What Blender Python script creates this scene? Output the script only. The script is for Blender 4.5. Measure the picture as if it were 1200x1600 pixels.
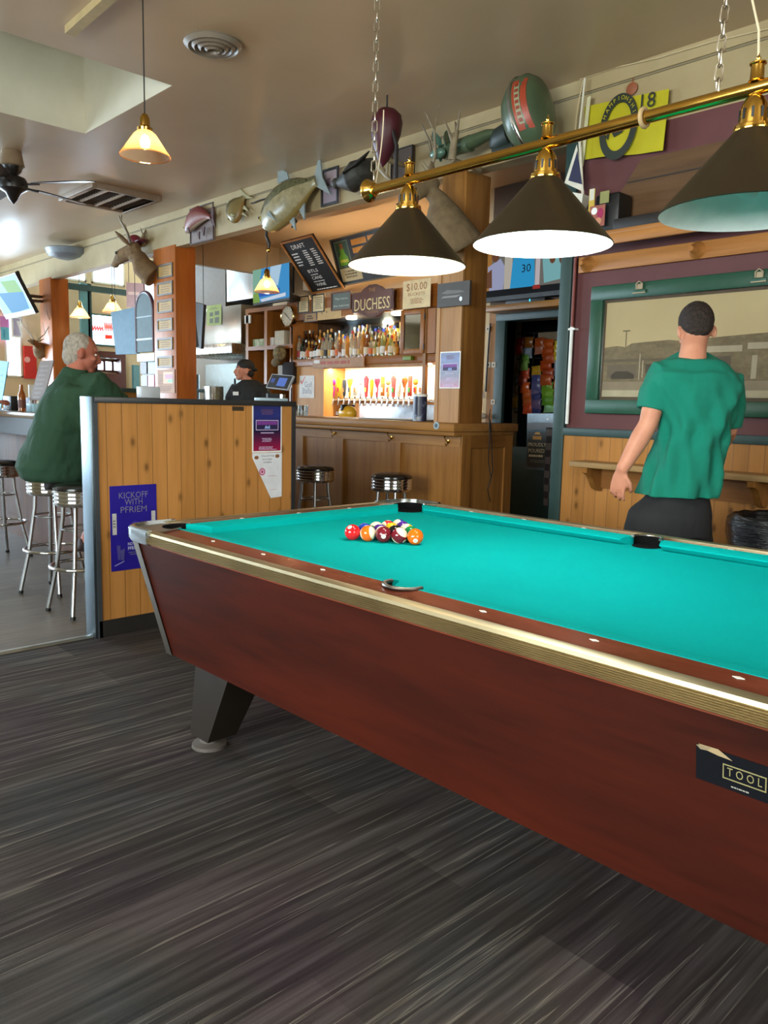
import bpy, bmesh, math, random
from mathutils import Vector, Matrix, noise
from math import sin, cos, pi, radians as rad
for o in list(bpy.data.objects): bpy.data.objects.remove(o)
SC = bpy.context.scene
COL = SC.collection
RND = random.Random(7)

# ------------------------------------------------------------------ camera
F, HC = 1241.3, 1.25
_p, _r, _a = rad(7.62881), rad(1.30469), rad(43.50861)
_dn = Vector((-sin(_r)*cos(_p), cos(_r)*cos(_p), sin(_p))); _up = -_dn
_fw = (Vector((0, 0, 1)) - _up*_up.z).normalized(); _rt = _fw.cross(_up)
_mx = _fw*cos(_a) - _rt*sin(_a); _yy = _fw*sin(_a) + _rt*cos(_a)
RM = Matrix((-_mx, _yy, _up))                     # rows: the place's axes seen from the camera
cam = bpy.data.objects.new('camera', bpy.data.cameras.new('camera')); COL.objects.link(cam)
cam.data.sensor_fit = 'VERTICAL'; cam.data.sensor_height = 24; cam.data.sensor_width = 18
cam.data.lens = F/1600*24; cam.data.clip_start = .02; cam.data.clip_end = 200
_rc = Matrix((RM.col[0], -RM.col[1], -RM.col[2])).transposed()
cam.matrix_world = Matrix.Translation((0, 0, HC)) @ _rc.to_4x4()
SC.camera = cam
O = Vector((0, 0, HC))
def ray(u, v): return RM @ Vector(((u-600)/F, (v-800)/F, 1))
def PY(u, v, Y): d = ray(u, v); return O + d*(Y/d.y)
def PX(u, v, X): d = ray(u, v); return O + d*(X/d.x)
def PZ(u, v, Z): d = ray(u, v); return O + d*((Z-HC)/d.z)
def PD(u, v, D): return O + ray(u, v)*D           # at depth D along the view axis

# ------------------------------------------------------------------ light and exposure
SC.view_settings.view_transform = 'Standard'; SC.view_settings.look = 'None'
SC.view_settings.gamma = 1; SC.view_settings.use_curve_mapping = False
SC.view_settings.exposure = 0.62
SC.cycles.use_denoising = True
SC.cycles.max_bounces = 7; SC.cycles.diffuse_bounces = 4; SC.cycles.glossy_bounces = 4
SC.cycles.transparent_max_bounces = 12; SC.cycles.caustics_reflective = False; SC.cycles.caustics_refractive = False
SC.cycles.sample_clamp_indirect = 4
W = bpy.data.worlds.new('world'); SC.world = W; W.use_nodes = True
W.node_tree.nodes['Background'].inputs[0].default_value = (.75, .88, 1, 1)
W.node_tree.nodes['Background'].inputs[1].default_value = 1.9
def area(name, loc, target, sx, sy, power, col):
    l = bpy.data.lights.new(name, 'AREA'); l.shape = 'RECTANGLE'; l.size = sx; l.size_y = sy; l.energy = power; l.color = col
    o = bpy.data.objects.new(name, l); COL.objects.link(o); o.location = loc
    o.rotation_euler = (Vector(target)-Vector(loc)).to_track_quat('-Z', 'Y').to_euler(); return o
def point(name, loc, power, col, r=.03):
    l = bpy.data.lights.new(name, 'POINT'); l.energy = power; l.color = col; l.shadow_soft_size = r
    o = bpy.data.objects.new(name, l); COL.objects.link(o); o.location = loc; return o
DAY = (.80, .90, 1.0)
area('daylight_front_windows', (-15.2, 7.2, 2.6), (-5, 7.0, 1.4), 5, 3.4, 3200, DAY)       # outside the street windows
area('daylight_corner_windows', (-15.2, .5, 1.9), (-5, .5, 1.6), 6, 1.7, 720, DAY)
area('daylight_side_windows', (-11.5, -3.7, 1.9), (-11.5, 0, 1.6), 5, 1.8, 420, DAY)      # outside the windows of the side wall
area('daylight_skylight', (-5.45, .95, 4.9), (-5.45, .95, 0), 1.5, 3.4, 26, DAY)
area('daylight_near_windows', (-1.2, -3.7, 1.9), (-1.2, 0, 1.2), 4, 1.8, 420, (1, .95, .86))         # outside the windows behind the camera
area('daylight_end_windows', (3.2, .6, 1.9), (0, .6, 1.3), 2.6, 1.6, 120, (1, .88, .74))
WARM = (1, .72, .42)
area('valance_strip_light', (-6.55, 6.13, 1.70), (-6.55, 6.2, 1.2), 2.3, .05, 26, (1, .86, .62))

# ------------------------------------------------------------------ materials
def C(h, k=1.0):
    h = h.lstrip('#'); r = [int(h[i:i+2], 16)/255 for i in (0, 2, 4)]
    return tuple(min(1, (x/12.92 if x <= .04045 else ((x+.055)/1.055)**2.4)*k) for x in r) + (1,)
_M = {}
class N:
    """small node-tree builder"""
    def __init__(s, name):
        s.m = bpy.data.materials.new(name); s.m.use_nodes = True; s.t = s.m.node_tree
        s.b = s.t.nodes['Principled BSDF']; s.out = s.t.nodes['Material Output']
    def n(s, typ, **k):
        x = s.t.nodes.new(typ)
        for a, b in k.items():
            if a.startswith('i_'):
                i = a[2:]; i = int(i) if i.isdigit() else i
                x.inputs[i].default_value = b
            else: setattr(x, a, b)
        return x
    def l(s, a, b): s.t.links.new(a, b)
    def coord(s, scale=(1, 1, 1), rot=(0, 0, 0), which='Object'):
        c = s.n('ShaderNodeTexCoord'); m = s.n('ShaderNodeMapping'); s.l(c.outputs[which], m.inputs[0])
        m.inputs['Scale'].default_value = scale; m.inputs['Rotation'].default_value = rot; return m.outputs[0]
    def noise(s, vec, scale=5, detail=3, rough=.5):
        x = s.n('ShaderNodeTexNoise', i_Scale=scale, i_Detail=detail, i_Roughness=rough); s.l(vec, x.inputs['Vector']); return x.outputs['Fac']
    def ramp(s, fac, stops, interp='LINEAR'):
        x = s.n('ShaderNodeValToRGB'); s.l(fac, x.inputs[0]); e = x.color_ramp.elements; x.color_ramp.interpolation = interp
        while len(e) < len(stops): e.new(.5)
        for i, (p, c) in enumerate(stops): e[i].position = p; e[i].color = c
        return x.outputs[0]
    def mix(s, fac, a, b, mode='MIX'):
        x = s.n('ShaderNodeMixRGB', blend_type=mode)
        for i, v in enumerate((fac, a, b)):
            if hasattr(v, 'is_output'): s.l(v, x.inputs[i])
            else: x.inputs[i].default_value = v
        return x.outputs[0]
    def bump(s, fac, strength=.3, dist=.01):
        x = s.n('ShaderNodeBump', i_Strength=strength, i_Distance=dist); s.l(fac, x.inputs['Height']); s.l(x.outputs[0], s.b.inputs['Normal'])
    def set(s, col=None, rough=.5, metal=0, spec=None, coat=None):
        if col is not None:
            if hasattr(col, 'is_output'): s.l(col, s.b.inputs['Base Color'])
            else: s.b.inputs['Base Color'].default_value = col
        s.b.inputs['Roughness'].default_value = rough; s.b.inputs['Metallic'].default_value = metal
        if spec is not None: s.b.inputs['Specular IOR Level'].default_value = spec
        if coat is not None: s.b.inputs['Coat Weight'].default_value = coat; s.b.inputs['Coat Roughness'].default_value = .15
        return s.m
def flat(h, rough=.6, metal=0, k=1.0, nz=.06, spec=None):
    """plain colour with a little procedural mottling"""
    key = (h, rough, metal, k, spec)
    if key not in _M:
        a = N('paint_'+h.strip('#')); v = a.coord(); f = a.noise(v, 14, 3)
        c = C(h, k); d = tuple(x*(1-nz*2) for x in c[:3])+(1,); e = tuple(min(1, x*(1+nz)) for x in c[:3])+(1,)
        _M[key] = a.set(a.ramp(f, [(.3, d), (.7, e)]), rough, metal, spec)
    return _M[key]
def glow(h, power=1.0, k=1.0):
    key = ('e', h, power)
    if key not in _M:
        a = N('glow_'+h.strip('#')); a.set((.01, .01, .01, 1), .6, spec=.05); a.b.inputs['Emission Color'].default_value = C(h); a.b.inputs['Emission Strength'].default_value = power
        _M[key] = a.m
    return _M[key]
def wood(h1, h2, axis='Z', rough=.45, plank=0, knots=True, k=1.0, coat=0, groove=None, pax='Y', scale=1.0):
    """grain runs along axis; boards of width plank repeat along pax"""
    key = ('w', h1, h2, axis, rough, plank, knots, k, pax, scale)
    if key in _M: return _M[key]
    a = N('wood_'+h1.strip('#')); sc = {'X': (.7, 9, 9), 'Y': (9, .7, 9), 'Z': (9, 9, .7)}[axis]; sc = tuple(x*scale for x in sc)
    v = a.coord(sc); f = a.noise(v, 3, 6, .6); f2 = a.noise(a.coord(tuple(x*.25 for x in sc)), 2.5, 2)
    col = a.ramp(f, [(.3, C(h2, k)), (.55, C(h1, k)), (.8, C(h1, k*1.15))])
    col = a.mix(.35, col, a.ramp(f2, [(.35, C(h2, k)), (.65, C(h1, k*1.1))]))
    if knots:
        vo = a.n('ShaderNodeTexVoronoi', i_Scale=5.5); vo.voronoi_dimensions = '2D' if plank else '3D'; ks = {'X': (.45, 1, 1), 'Y': (1, .45, 1), 'Z': (1, 1, .45)}[axis]
        
        if plank:
            c0 = a.n('ShaderNodeTexCoord'); s0 = a.n('ShaderNodeSeparateXYZ'); a.l(c0.outputs['Object'], s0.inputs[0]); m0 = a.n('ShaderNodeMath', operation='MULTIPLY'); a.l(s0.outputs['Z'], m0.inputs[0]); m0.inputs[1].default_value = .55
            cb = a.n('ShaderNodeCombineXYZ'); a.l(s0.outputs[pax], cb.inputs[0]); a.l(m0.outputs[0], cb.inputs[1]); a.l(cb.outputs[0], vo.inputs['Vector'])
        else: a.l(a.coord(ks), vo.inputs['Vector'])
        col = a.mix(a.ramp(vo.outputs['Distance'], [(.035, (1, 1, 1, 1)), (.075, (.35, .35, .35, 1)), (.13, (0, 0, 0, 1))]), col, C(h2, k*.3))
    h = f
    if plank:
        c = a.n('ShaderNodeTexCoord'); s = a.n('ShaderNodeSeparateXYZ'); a.l(c.outputs['Object'], s.inputs[0])
        d = a.n('ShaderNodeMath', operation='DIVIDE'); a.l(s.outputs[pax], d.inputs[0]); d.inputs[1].default_value = plank
        fr = a.n('ShaderNodeMath', operation='FRACT'); a.l(d.outputs[0], fr.inputs[0])
        fl = a.n('ShaderNodeMath', operation='FLOOR'); a.l(d.outputs[0], fl.inputs[0])
        wn = a.n('ShaderNodeTexWhiteNoise', noise_dimensions='1D'); a.l(fl.outputs[0], wn.inputs['W'])
        col = a.mix(.28, col, a.ramp(wn.outputs[0], [(0, C(h2, k*.95)), (1, C(h1, k*1.3))]))
        g = a.ramp(fr.outputs[0], [(0, (0, 0, 0, 1)), (.05, (1, 1, 1, 1)), (.95, (1, 1, 1, 1)), (1, (0, 0, 0, 1))])
        col = a.mix(g, C(h2, k*.72), col); h = g
    a.bump(h, .25 if plank else .08, .004 if plank else .002)
    _M[key] = a.set(col, rough, coat=coat, spec=.28); return _M[key]
def metal(h, rough=.2, k=1.0, brushed=None):
    key = ('m', h, rough, brushed, k)
    if key not in _M:
        a = N('metal_'+h.strip('#')); sc = brushed or (1, 1, 1); f = a.noise(a.coord(sc), 30 if brushed else 6, 4)
        a.set(a.ramp(f, [(.3, C(h, k*.85)), (.7, C(h, k))]), rough, 1)
        r = a.n('ShaderNodeMapRange', i_3=max(.02, rough-.08), i_4=rough+.12); a.l(f, r.inputs[0]); a.l(r.outputs[0], a.b.inputs['Roughness'])
        _M[key] = a.m
    return _M[key]
def glass(tint='#ffffff', gloss=.12, rough=.02):
    """thin pane: clear with a mirror share"""
    key = ('g', tint, gloss)
    if key not in _M:
        a = N('glass_'+tint.strip('#')); t = a.n('ShaderNodeBsdfTransparent'); t.inputs[0].default_value = C(tint)
        g = a.n('ShaderNodeBsdfGlossy'); g.inputs['Roughness'].default_value = rough
        lw = a.n('ShaderNodeLayerWeight', i_Blend=.3); mr = a.n('ShaderNodeMapRange', i_3=gloss*.5, i_4=min(1, gloss*4)); a.l(lw.outputs['Facing'], mr.inputs[0])
        m = a.n('ShaderNodeMixShader'); a.l(mr.outputs[0], m.inputs[0]); a.l(t.outputs[0], m.inputs[1]); a.l(g.outputs[0], m.inputs[2])
        a.l(m.outputs[0], a.out.inputs[0]); _M[key] = a.m
    return _M[key]
def cloudy(name, stops, scale, rough=.6, vecscale=(1, 1, 1), detail=4, bump=0, metalv=0):
    key = ('c', name)
    if key not in _M:
        a = N(name); f = a.noise(a.coord(vecscale), scale, detail, .6); a.set(a.ramp(f, [(p, C(c)) for p, c in stops]), rough, metalv)
        if bump: a.bump(f, bump, .02)
        _M[key] = a.m
    return _M[key]

# ------------------------------------------------------------------ mesh builder
_TX = {}
def text_geo(s):
    if s not in _TX:
        cu = bpy.data.curves.new('t', 'FONT'); cu.body = s; cu.size = 1; cu.align_x = 'LEFT'; cu.resolution_u = 2
        ob = bpy.data.objects.new('t', cu); COL.objects.link(ob)
        dg = bpy.context.evaluated_depsgraph_get(); me = ob.evaluated_get(dg).to_mesh()
        v = [x.co.copy() for x in me.vertices]; f = [list(p.vertices) for p in me.polygons]
        ob.evaluated_get(dg).to_mesh_clear(); bpy.data.objects.remove(ob); bpy.data.curves.remove(cu); _TX[s] = (v, f)
    return _TX[s]
class MB:
    def __init__(s): s.bm = bmesh.new(); s.mats = []
    def mi(s, m):
        if m not in s.mats: s.mats.append(m)
        return s.mats.index(m)
    def raw(s, vs, fs, m, M=None, smooth=True):
        i = s.mi(m); bv = [s.bm.verts.new(M @ Vector(v) if M else Vector(v)) for v in vs]
        for f in fs:
            try: x = s.bm.faces.new([bv[k] for k in f]); x.material_index = i; x.smooth = smooth
            except ValueError: pass
        return bv
    def box(s, a, b, m, M=None, bev=0):
        x0, y0, z0 = (min(a[i], b[i]) for i in range(3)); x1, y1, z1 = (max(a[i], b[i]) for i in range(3))
        vs = [(x0, y0, z0), (x1, y0, z0), (x1, y1, z0), (x0, y1, z0), (x0, y0, z1), (x1, y0, z1), (x1, y1, z1), (x0, y1, z1)]
        bv = s.raw(vs, [(3, 2, 1, 0), (4, 5, 6, 7), (0, 1, 5, 4), (1, 2, 6, 5), (2, 3, 7, 6), (3, 0, 4, 7)], m, M)
        if bev:
            es = {e for v in bv for e in v.link_edges}
            r = bmesh.ops.bevel(s.bm, geom=list(es), offset=bev, segments=2, affect='EDGES', profile=.5)
            for f in r['faces']: f.material_index = s.mi(m); f.smooth = True
        return s
    def prism(s, poly, d, m, M=None):
        """poly: 2-D outline in the XY plane, thickness d along +Z"""
        n = len(poly); vs = [(x, y, 0) for x, y in poly]+[(x, y, d) for x, y in poly]
        fs = [tuple(range(n-1, -1, -1)), tuple(range(n, 2*n))]+[(i, (i+1) % n, n+(i+1) % n, n+i) for i in range(n)]
        s.raw(vs, fs, m, M); return s
    def hull8(s, bot, top, m):
        """box from four bottom and four top points"""
        s.raw(list(bot)+list(top), [(3, 2, 1, 0), (4, 5, 6, 7), (0, 1, 5, 4), (1, 2, 6, 5), (2, 3, 7, 6), (3, 0, 4, 7)], m); return s
    def loft(s, rings, m, caps=True, closed=False, M=None):
        n = len(rings[0]); vs = [p for r in rings for p in r]; fs = []; k = len(rings)
        for j in range(k if closed else k-1):
            a, b = j*n, ((j+1) % k)*n
            fs += [(a+i, a+(i+1) % n, b+(i+1) % n, b+i) for i in range(n)]
        if caps and not closed: fs += [tuple(range(n-1, -1, -1)), tuple(range((k-1)*n, k*n))]
        s.raw(vs, fs, m, M); return s
    def tube(s, pts, r, m, seg=8, closed=False, caps=True, flat_=1.0, M=None):
        pts = [Vector(p) for p in pts]; n = len(pts); rr = r if isinstance(r, (list, tuple)) else [r]*n; rings = []; u = None
        for i, p in enumerate(pts):
            a = pts[(i-1) % n] if (closed or i) else p; b = pts[(i+1) % n] if (closed or i < n-1) else p
            t = (b-a).normalized() if (b-a).length > 1e-9 else Vector((0, 0, 1))
            if u is None:
                u = Vector((0, 0, 1)) if abs(t.z) < .9 else Vector((1, 0, 0))
            u = (u - t*u.dot(t)).normalized(); w = t.cross(u)
            rings.append([p + (u*cos(2*pi*k/seg)*flat_ + w*sin(2*pi*k/seg))*rr[i] for k in range(seg)])
        return s.loft(rings, m, caps, closed, M)
    def cyl(s, a, b, r, m, r2=None, seg=20): return s.tube([a, b], [r, r if r2 is None else r2], m, seg)
    def lathe(s, prof, m, M=None, seg=28, caps=False, arc=2*pi):
        full = abs(arc-2*pi) < 1e-6; n = seg if full else seg+1
        rings = [[(r*cos(arc*k/seg), r*sin(arc*k/seg), z) for k in range(n)] for r, z in prof]
        vs = [p for r in rings for p in r]; fs = []
        for j in range(len(rings)-1):
            a, b = j*n, (j+1)*n
            for i in range(n if full else n-1): fs.append((a+i, a+(i+1) % n, b+(i+1) % n, b+i))
        if caps: fs += [tuple(range(n-1, -1, -1)), tuple(range((len(rings)-1)*n, len(rings)*n))]
        s.raw(vs, fs, m, M); return s
    def ball(s, c, r, m, sc=(1, 1, 1), M=None, seg=16):
        T = Matrix.Translation(Vector(c)) @ Matrix.Diagonal((sc[0], sc[1], sc[2], 1))
        if M: T = M @ T
        k = seg//2; prof = [(max(1e-5, r*sin(pi*j/k)), -r*cos(pi*j/k)) for j in range(k+1)]
        s.lathe(prof, m, T, seg); return s
    def text(s, st, size, m, M, width=None, align='c', depth=0):
        v, f = text_geo(st)
        if not v: return s
        x0 = min(p.x for p in v); x1 = max(p.x for p in v); y0 = min(p.y for p in v); y1 = max(p.y for p in v); k = size/.72; kx = k
        if width: kx = width/max(1e-6, (x1-x0))
        off = {'c': (x0+x1)/2, 'l': x0, 'r': x1}[align]
        s.raw([((p.x-off)*kx, p.y*k, 0) for p in v], f, m, M, smooth=False); return s
    def build(s, name, parent=None, struct=False, label=None, sharp=38, origin=None, local=False, mods=None):
        bmesh.ops.remove_doubles(s.bm, verts=s.bm.verts, dist=1e-5) if len(s.bm.verts) < 60000 else None
        bmesh.ops.recalc_face_normals(s.bm, faces=s.bm.faces)
        me = bpy.data.meshes.new(name); off = Vector((0, 0, 0))
        if parent is not None and not local:
            q = parent
            while q is not None: off += Vector(q.location); q = q.parent
        elif parent is None and not struct and not local:
            if origin is not None: off = Vector(origin)
            elif len(s.bm.verts):
                vs = s.bm.verts; lo = [min(v.co[i] for v in vs) for i in range(3)]; hi = [max(v.co[i] for v in vs) for i in range(3)]
                off = Vector(((lo[0]+hi[0])/2, (lo[1]+hi[1])/2, lo[2]))
        if off.length: bmesh.ops.translate(s.bm, verts=s.bm.verts, vec=-off)
        s.bm.to_mesh(me); s.bm.free()
        for m in s.mats: me.materials.append(m)
        try: me.set_sharp_from_angle(angle=rad(sharp))
        except Exception: pass
        o = bpy.data.objects.new(name, me); COL.objects.link(o)
        if parent is not None: o.parent = parent
        elif not struct and not local: o.location = off
        if struct: o['kind'] = 'structure'
        if label: o['label'] = label
        return o
def tag(o, label, cat, group=None, kind=None):
    o['label'] = label; o['category'] = cat
    if group: o['group'] = group
    if kind: o['kind'] = kind
    return o
def thing(name, label, cat, loc=(0, 0, 0), group=None, rz=0):
    o = bpy.data.objects.new(name, None); COL.objects.link(o); o.location = loc; o.rotation_euler[2] = rz; o.empty_display_size = .1
    return tag(o, label, cat, group)
def kids(o): return [x for x in bpy.data.objects if x.parent == o]
def dup(root, loc, rz, label, group=None):
    r = root.copy(); COL.objects.link(r); r.location = loc; r.rotation_euler[2] = rz; r['label'] = label
    if group: r['group'] = group
    def rec(a, b):
        for c in kids(a):
            d = c.copy(); COL.objects.link(d); d.parent = b; rec(c, d)
    src = kids(root)
    for c in src:
        d = c.copy(); COL.objects.link(d); d.parent = r; rec(c, d)
    return r
class Card(MB):
    """flat picture-like thing: p = top-left corner, r and d = unit vectors right and down, size w x h, thickness t away from the viewer"""
    def __init__(s, p, r, d, w, h, t, m):
        MB.__init__(s); s.p = Vector(p); s.r = Vector(r).normalized(); s.d = Vector(d).normalized(); s.nn = -(s.r.cross(s.d)).normalized(); s.w = w; s.h = h
        M = Matrix((s.r, -s.d, s.nn)).transposed().to_4x4(); M.translation = s.p; s.M = M
        s.box((0, -h, -t), (w, 0, 0), m, M); s.k = 0
    def rect(s, x0, y0, x1, y1, m, z=None):
        if z is None: s.k += 1; z = .0006+.0001*s.k
        s.raw([(x0*s.w, -y0*s.h, z), (x1*s.w, -y0*s.h, z), (x1*s.w, -y1*s.h, z), (x0*s.w, -y1*s.h, z)], [(0, 3, 2, 1)], m, s.M, False); return s
    def bar(s, x0, y0, x1, y1, z0, z1, m):
        s.box((x0*s.w, -y1*s.h, z0), (x1*s.w, -y0*s.h, z1), m, s.M); return s
    def frame(s, b, m, t=.012):
        w, h = s.w, s.h
        for a, c in (((0, -b), (w, 0)), ((0, -h), (w, -h+b)), ((0, -h+b), (b, -b)), ((w-b, -h+b), (w, -b))):
            s.box((a[0], a[1], 0), (c[0], c[1], t), m, s.M)
        return s
    def poly(s, pts, m):
        s.k += 1; z = .0006+.0001*s.k; s.raw([(x*s.w, -y*s.h, z) for x, y in pts], [tuple(range(len(pts)))], m, s.M, False); return s
    def disc(s, x, y, rx, ry, m, seg=24): return s.poly([(x+rx/s.w*cos(2*pi*i/seg), y+ry/s.h*sin(2*pi*i/seg)) for i in range(seg)], m)
    def write(s, st, x, y, size, m, width=None, align='c'):
        s.k += 1; M = s.M @ Matrix.Translation((x*s.w, -y*s.h, .0008+.0001*s.k)); s.text(st, size, m, M, None if width is None else width*s.w, align); return s
    def lines(s, x0, y0, x1, y1, n, m, fill=.5, seed=1):
        """rows of small unreadable print"""
        r = random.Random(seed)
        for i in range(n):
            ya = y0+(y1-y0)*i/n; yb = ya+(y1-y0)/n*fill; x = x0+(x1-x0)*r.uniform(0, .12)
            xe = x1-(x1-x0)*r.uniform(0, .25)
            while x < xe:
                w = (x1-x0)*r.uniform(.05, .16); s.rect(x, ya, min(x+w, xe), yb, m, .0012); x += w+(x1-x0)*.025
        return s
def cardY(u0, v0, u1, v1, Y, t, m):
    """card on a plane of constant Y from its top-left and bottom-right picture points; faces the tables"""
    a, b = PY(u0, v0, Y), PY(u1, v1, Y); return Card(a, (1, 0, 0), (0, 0, -1), b.x-a.x, a.z-b.z, t, m)
def cardX(u0, v0, u1, v1, X, t, m):
    a, b = PX(u0, v0, X), PX(u1, v1, X); return Card(a, (0, 1, 0), (0, 0, -1), b.y-a.y, a.z-b.z, t, m)
def card4(tl, tr, bl, t, m):
    tl, tr, bl = Vector(tl), Vector(tr), Vector(bl); r = (tr-tl); d = bl-tl; r0 = r.normalized(); d1 = d-r0*d.dot(r0)
    return Card(tl, r0, d1, r.length, d1.length, t, m)
# ------------------------------------------------------------------ the room
XL, XR, YF, YW, YB, CE = -14.5, 3.0, -3.5, 4.45, 6.4, 3.27
M_cream = cloudy('cream_wall', [(.3, '#a39069'), (.7, '#b4a17a')], 2.5, .6)
M_ceil = cloudy('ceiling_gloss_paint', [(.3, '#bca282'), (.7, '#c6ad8c')], 1.2, .36, bump=.05)
M_white = cloudy('white_plaster', [(.3, '#cdc4ae'), (.7, '#d8d0bb')], 3, .6)
M_maroon = cloudy('maroon_wall', [(.3, '#582c2c'), (.7, '#633434')], 3, .55)
M_tan = cloudy('tan_wall', [(.3, '#c8b089'), (.7, '#d4bd98')], 2, .7)
M_green = flat('#2c4441', .45)
M_teal = flat('#2f5a50', .5)
M_pine = wood('#bd8448', '#a06c34', 'Z', .38, plank=.085, pax='X', k=.9)
M_pineY = wood('#bd8448', '#a06c34', 'Z', .38, plank=.085, pax='Y', k=.95)
M_oak = wood('#9a6a34', '#7a4e22', 'Z', .38, knots=False)
M_oakX = wood('#9c6e3a', '#7d5226', 'X', .35, knots=False)
M_oakY = wood('#8a5c2c', '#6c431c', 'Y', .35, knots=False)
M_oakL = wood('#b08250', '#946636', 'Z', .42, knots=True)
M_pinep = wood('#b87c42', '#96602c', 'X', .4)
M_orange = wood('#b4662a', '#94501c', 'Z', .4, knots=False)
M_black = flat('#121212', .45)
M_dark = flat('#24211f', .5)
M_steel = metal('#b9bcbd', .28)
M_galv = metal('#7b8a94', .36, brushed=(1, 1, .15))
M_chrome = metal('#e6e8ea', .08)
M_brass = metal('#d6ab52', .12)
M_paper = flat('#e6e0d0', .7)
M_whitep = flat('#f2f2ee', .6)
M_ink = flat('#1c1a18', .6)

def carpet():
    a = N('striped_carpet'); c = a.n('ShaderNodeTexCoord'); s = a.n('ShaderNodeSeparateXYZ'); a.l(c.outputs['Object'], s.inputs[0])
    v = a.coord((13, .5, 1)); f = a.noise(v, 3.2, 2, .55)          # long streaks along Y
    v2 = a.coord((30, .5, 1)); f2 = a.noise(v2, 2.2, 2, .55)
    big = a.noise(a.coord((1, 1, 1)), 1.7, 3)
    base = a.ramp(f, [(.3, C('#201e1d')), (.46, C('#393635')), (.56, C('#4e4a48')), (.72, C('#646060'))])
    lin = a.ramp(f2, [(.60, (0, 0, 0, 1)), (.635, (.6, .6, .6, 1)), (.66, (0.1, .1, .1, 1))])
    col = a.mix(lin, base, C('#b3aca0'))
    tint = a.ramp(big, [(.3, C('#4c5356')), (.5, C('#5a4f48')), (.68, C('#5c4650'))])
    col = a.mix(.42, col, a.mix(1, col, tint, 'MULTIPLY')); col = a.mix(.25, col, tint)
    br = a.n('ShaderNodeTexBrick', offset=.5); a.l(a.coord((1, 1, 1), (0, 0, pi/2)), br.inputs['Vector'])
    br.inputs['Scale'].default_value = 1; br.inputs['Brick Width'].default_value = 1.0; br.inputs['Row Height'].default_value = .25; br.inputs['Mortar Size'].default_value = 0
    br.inputs['Color1'].default_value = (.62, .62, .62, 1); br.inputs['Color2'].default_value = (1.2, 1.17, 1.15, 1)
    col = a.mix(1, col, br.outputs[0], 'MULTIPLY')
    fz = a.noise(a.coord((1, 1, 1)), 420, 2); a.bump(a.mix(.5, fz, f2), .5, .004)
    return a.set(col, .93, spec=.15)
def vinyl():
    a = N('vinyl_plank_floor'); br = a.n('ShaderNodeTexBrick', offset=.37); a.l(a.coord((1, 1, 1), (0, 0, pi/2)), br.inputs['Vector'])
    for k, v in (('Scale', 1), ('Brick Width', .92), ('Row Height', .155), ('Mortar Size', .003)): br.inputs[k].default_value = v
    br.inputs['Color1'].default_value = C('#575049'); br.inputs['Color2'].default_value = C('#7a6f63'); br.inputs['Mortar'].default_value = C('#3b3631')
    g = a.noise(a.coord((25, 1.6, 1)), 2.4, 4); col = a.mix(.5, br.outputs[0], a.ramp(g, [(.3, C('#4b453f')), (.7, C('#84796c'))]))
    a.bump(br.outputs['Fac'], .1, .002); return a.set(col, .38)
b = MB(); b.box((-4.03, YF-.1, -.1), (XR+.1, 8.3, 0), carpet()); b.build('floor', struct=True)
b = MB(); b.box((XL-.1, YF-.1, -.1), (-4.03, 10.2, 0), vinyl()); b.build('floor', struct=True)
b = MB(); b.prism([(-.028, 0), (-.02, .006), (.02, .006), (.028, 0)], 5.2, metal('#b6b2a8', .4), Matrix.Translation((-4.03, 1.70, 0)) @ Matrix.Rotation(pi/2, 4, 'X')); b.build('trim_1', struct=True)

def wall(name, ax, plane, t, u0, u1, z0, z1, holes, m, parent=None):
    """wall on plane ax=plane, thickness t (sign = outward), spanning u0..u1; holes = [(ua, ub, za, zb)]"""
    us = sorted({u0, u1}|{h[0] for h in holes}|{h[1] for h in holes}); zs = sorted({z0, z1}|{h[2] for h in holes}|{h[3] for h in holes}); b = MB()
    for i in range(len(us)-1):
        for j in range(len(zs)-1):
            cu, cz = (us[i]+us[i+1])/2, (zs[j]+zs[j+1])/2
            if any(h[0] < cu < h[1] and h[2] < cz < h[3] for h in holes): continue
            p, q = ((plane, us[i], zs[j]), (plane+t, us[i+1], zs[j+1])) if ax == 'X' else ((us[i], plane, zs[j]), (us[i+1], plane+t, zs[j+1]))
            b.box(p, q, m)
    return b.build(name, struct=True)
WN = [0]
def window(ax, plane, t, ua, ub, za, zb, nu=1, nz=1, m=None, fr=.05, pane=None):
    WN[0] += 1; m = m or M_white; b = MB()
    def bx(a, c, e, f, d0=-.02, d1=None):
        d1 = t if d1 is None else d1
        p, q = ((plane+d0*(1 if t > 0 else -1), a, e), (plane+d1, c, f)) if ax == 'X' else ((a, plane+d0*(1 if t > 0 else -1), e), (c, plane+d1, f))
        b.box(p, q, m)
    bx(ua, ub, za, za+fr); bx(ua, ub, zb-fr, zb); bx(ua, ua+fr, za, zb); bx(ub-fr, ub, za, zb)
    for i in range(1, nu): c = ua+(ub-ua)*i/nu; bx(c-.02, c+.02, za, zb, -.01, t*.5)
    for i in range(1, nz): c = za+(zb-za)*i/nz; bx(ua, ub, c-.02, c+.02, -.01, t*.5)
    w = b.build('window_%d' % WN[0], struct=True)
    b = MB(); b.box((plane+t*.4, ua+fr, za+fr), (plane+t*.4+.006, ub-fr, zb-fr), pane or glass('#f4fbff')) if ax == 'X' else b.box((ua+fr, plane+t*.4, za+fr), (ub-fr, plane+t*.4+.006, zb-fr), pane or glass('#f4fbff'))
    p = b.build('pane', w, local=True); return w

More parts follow.
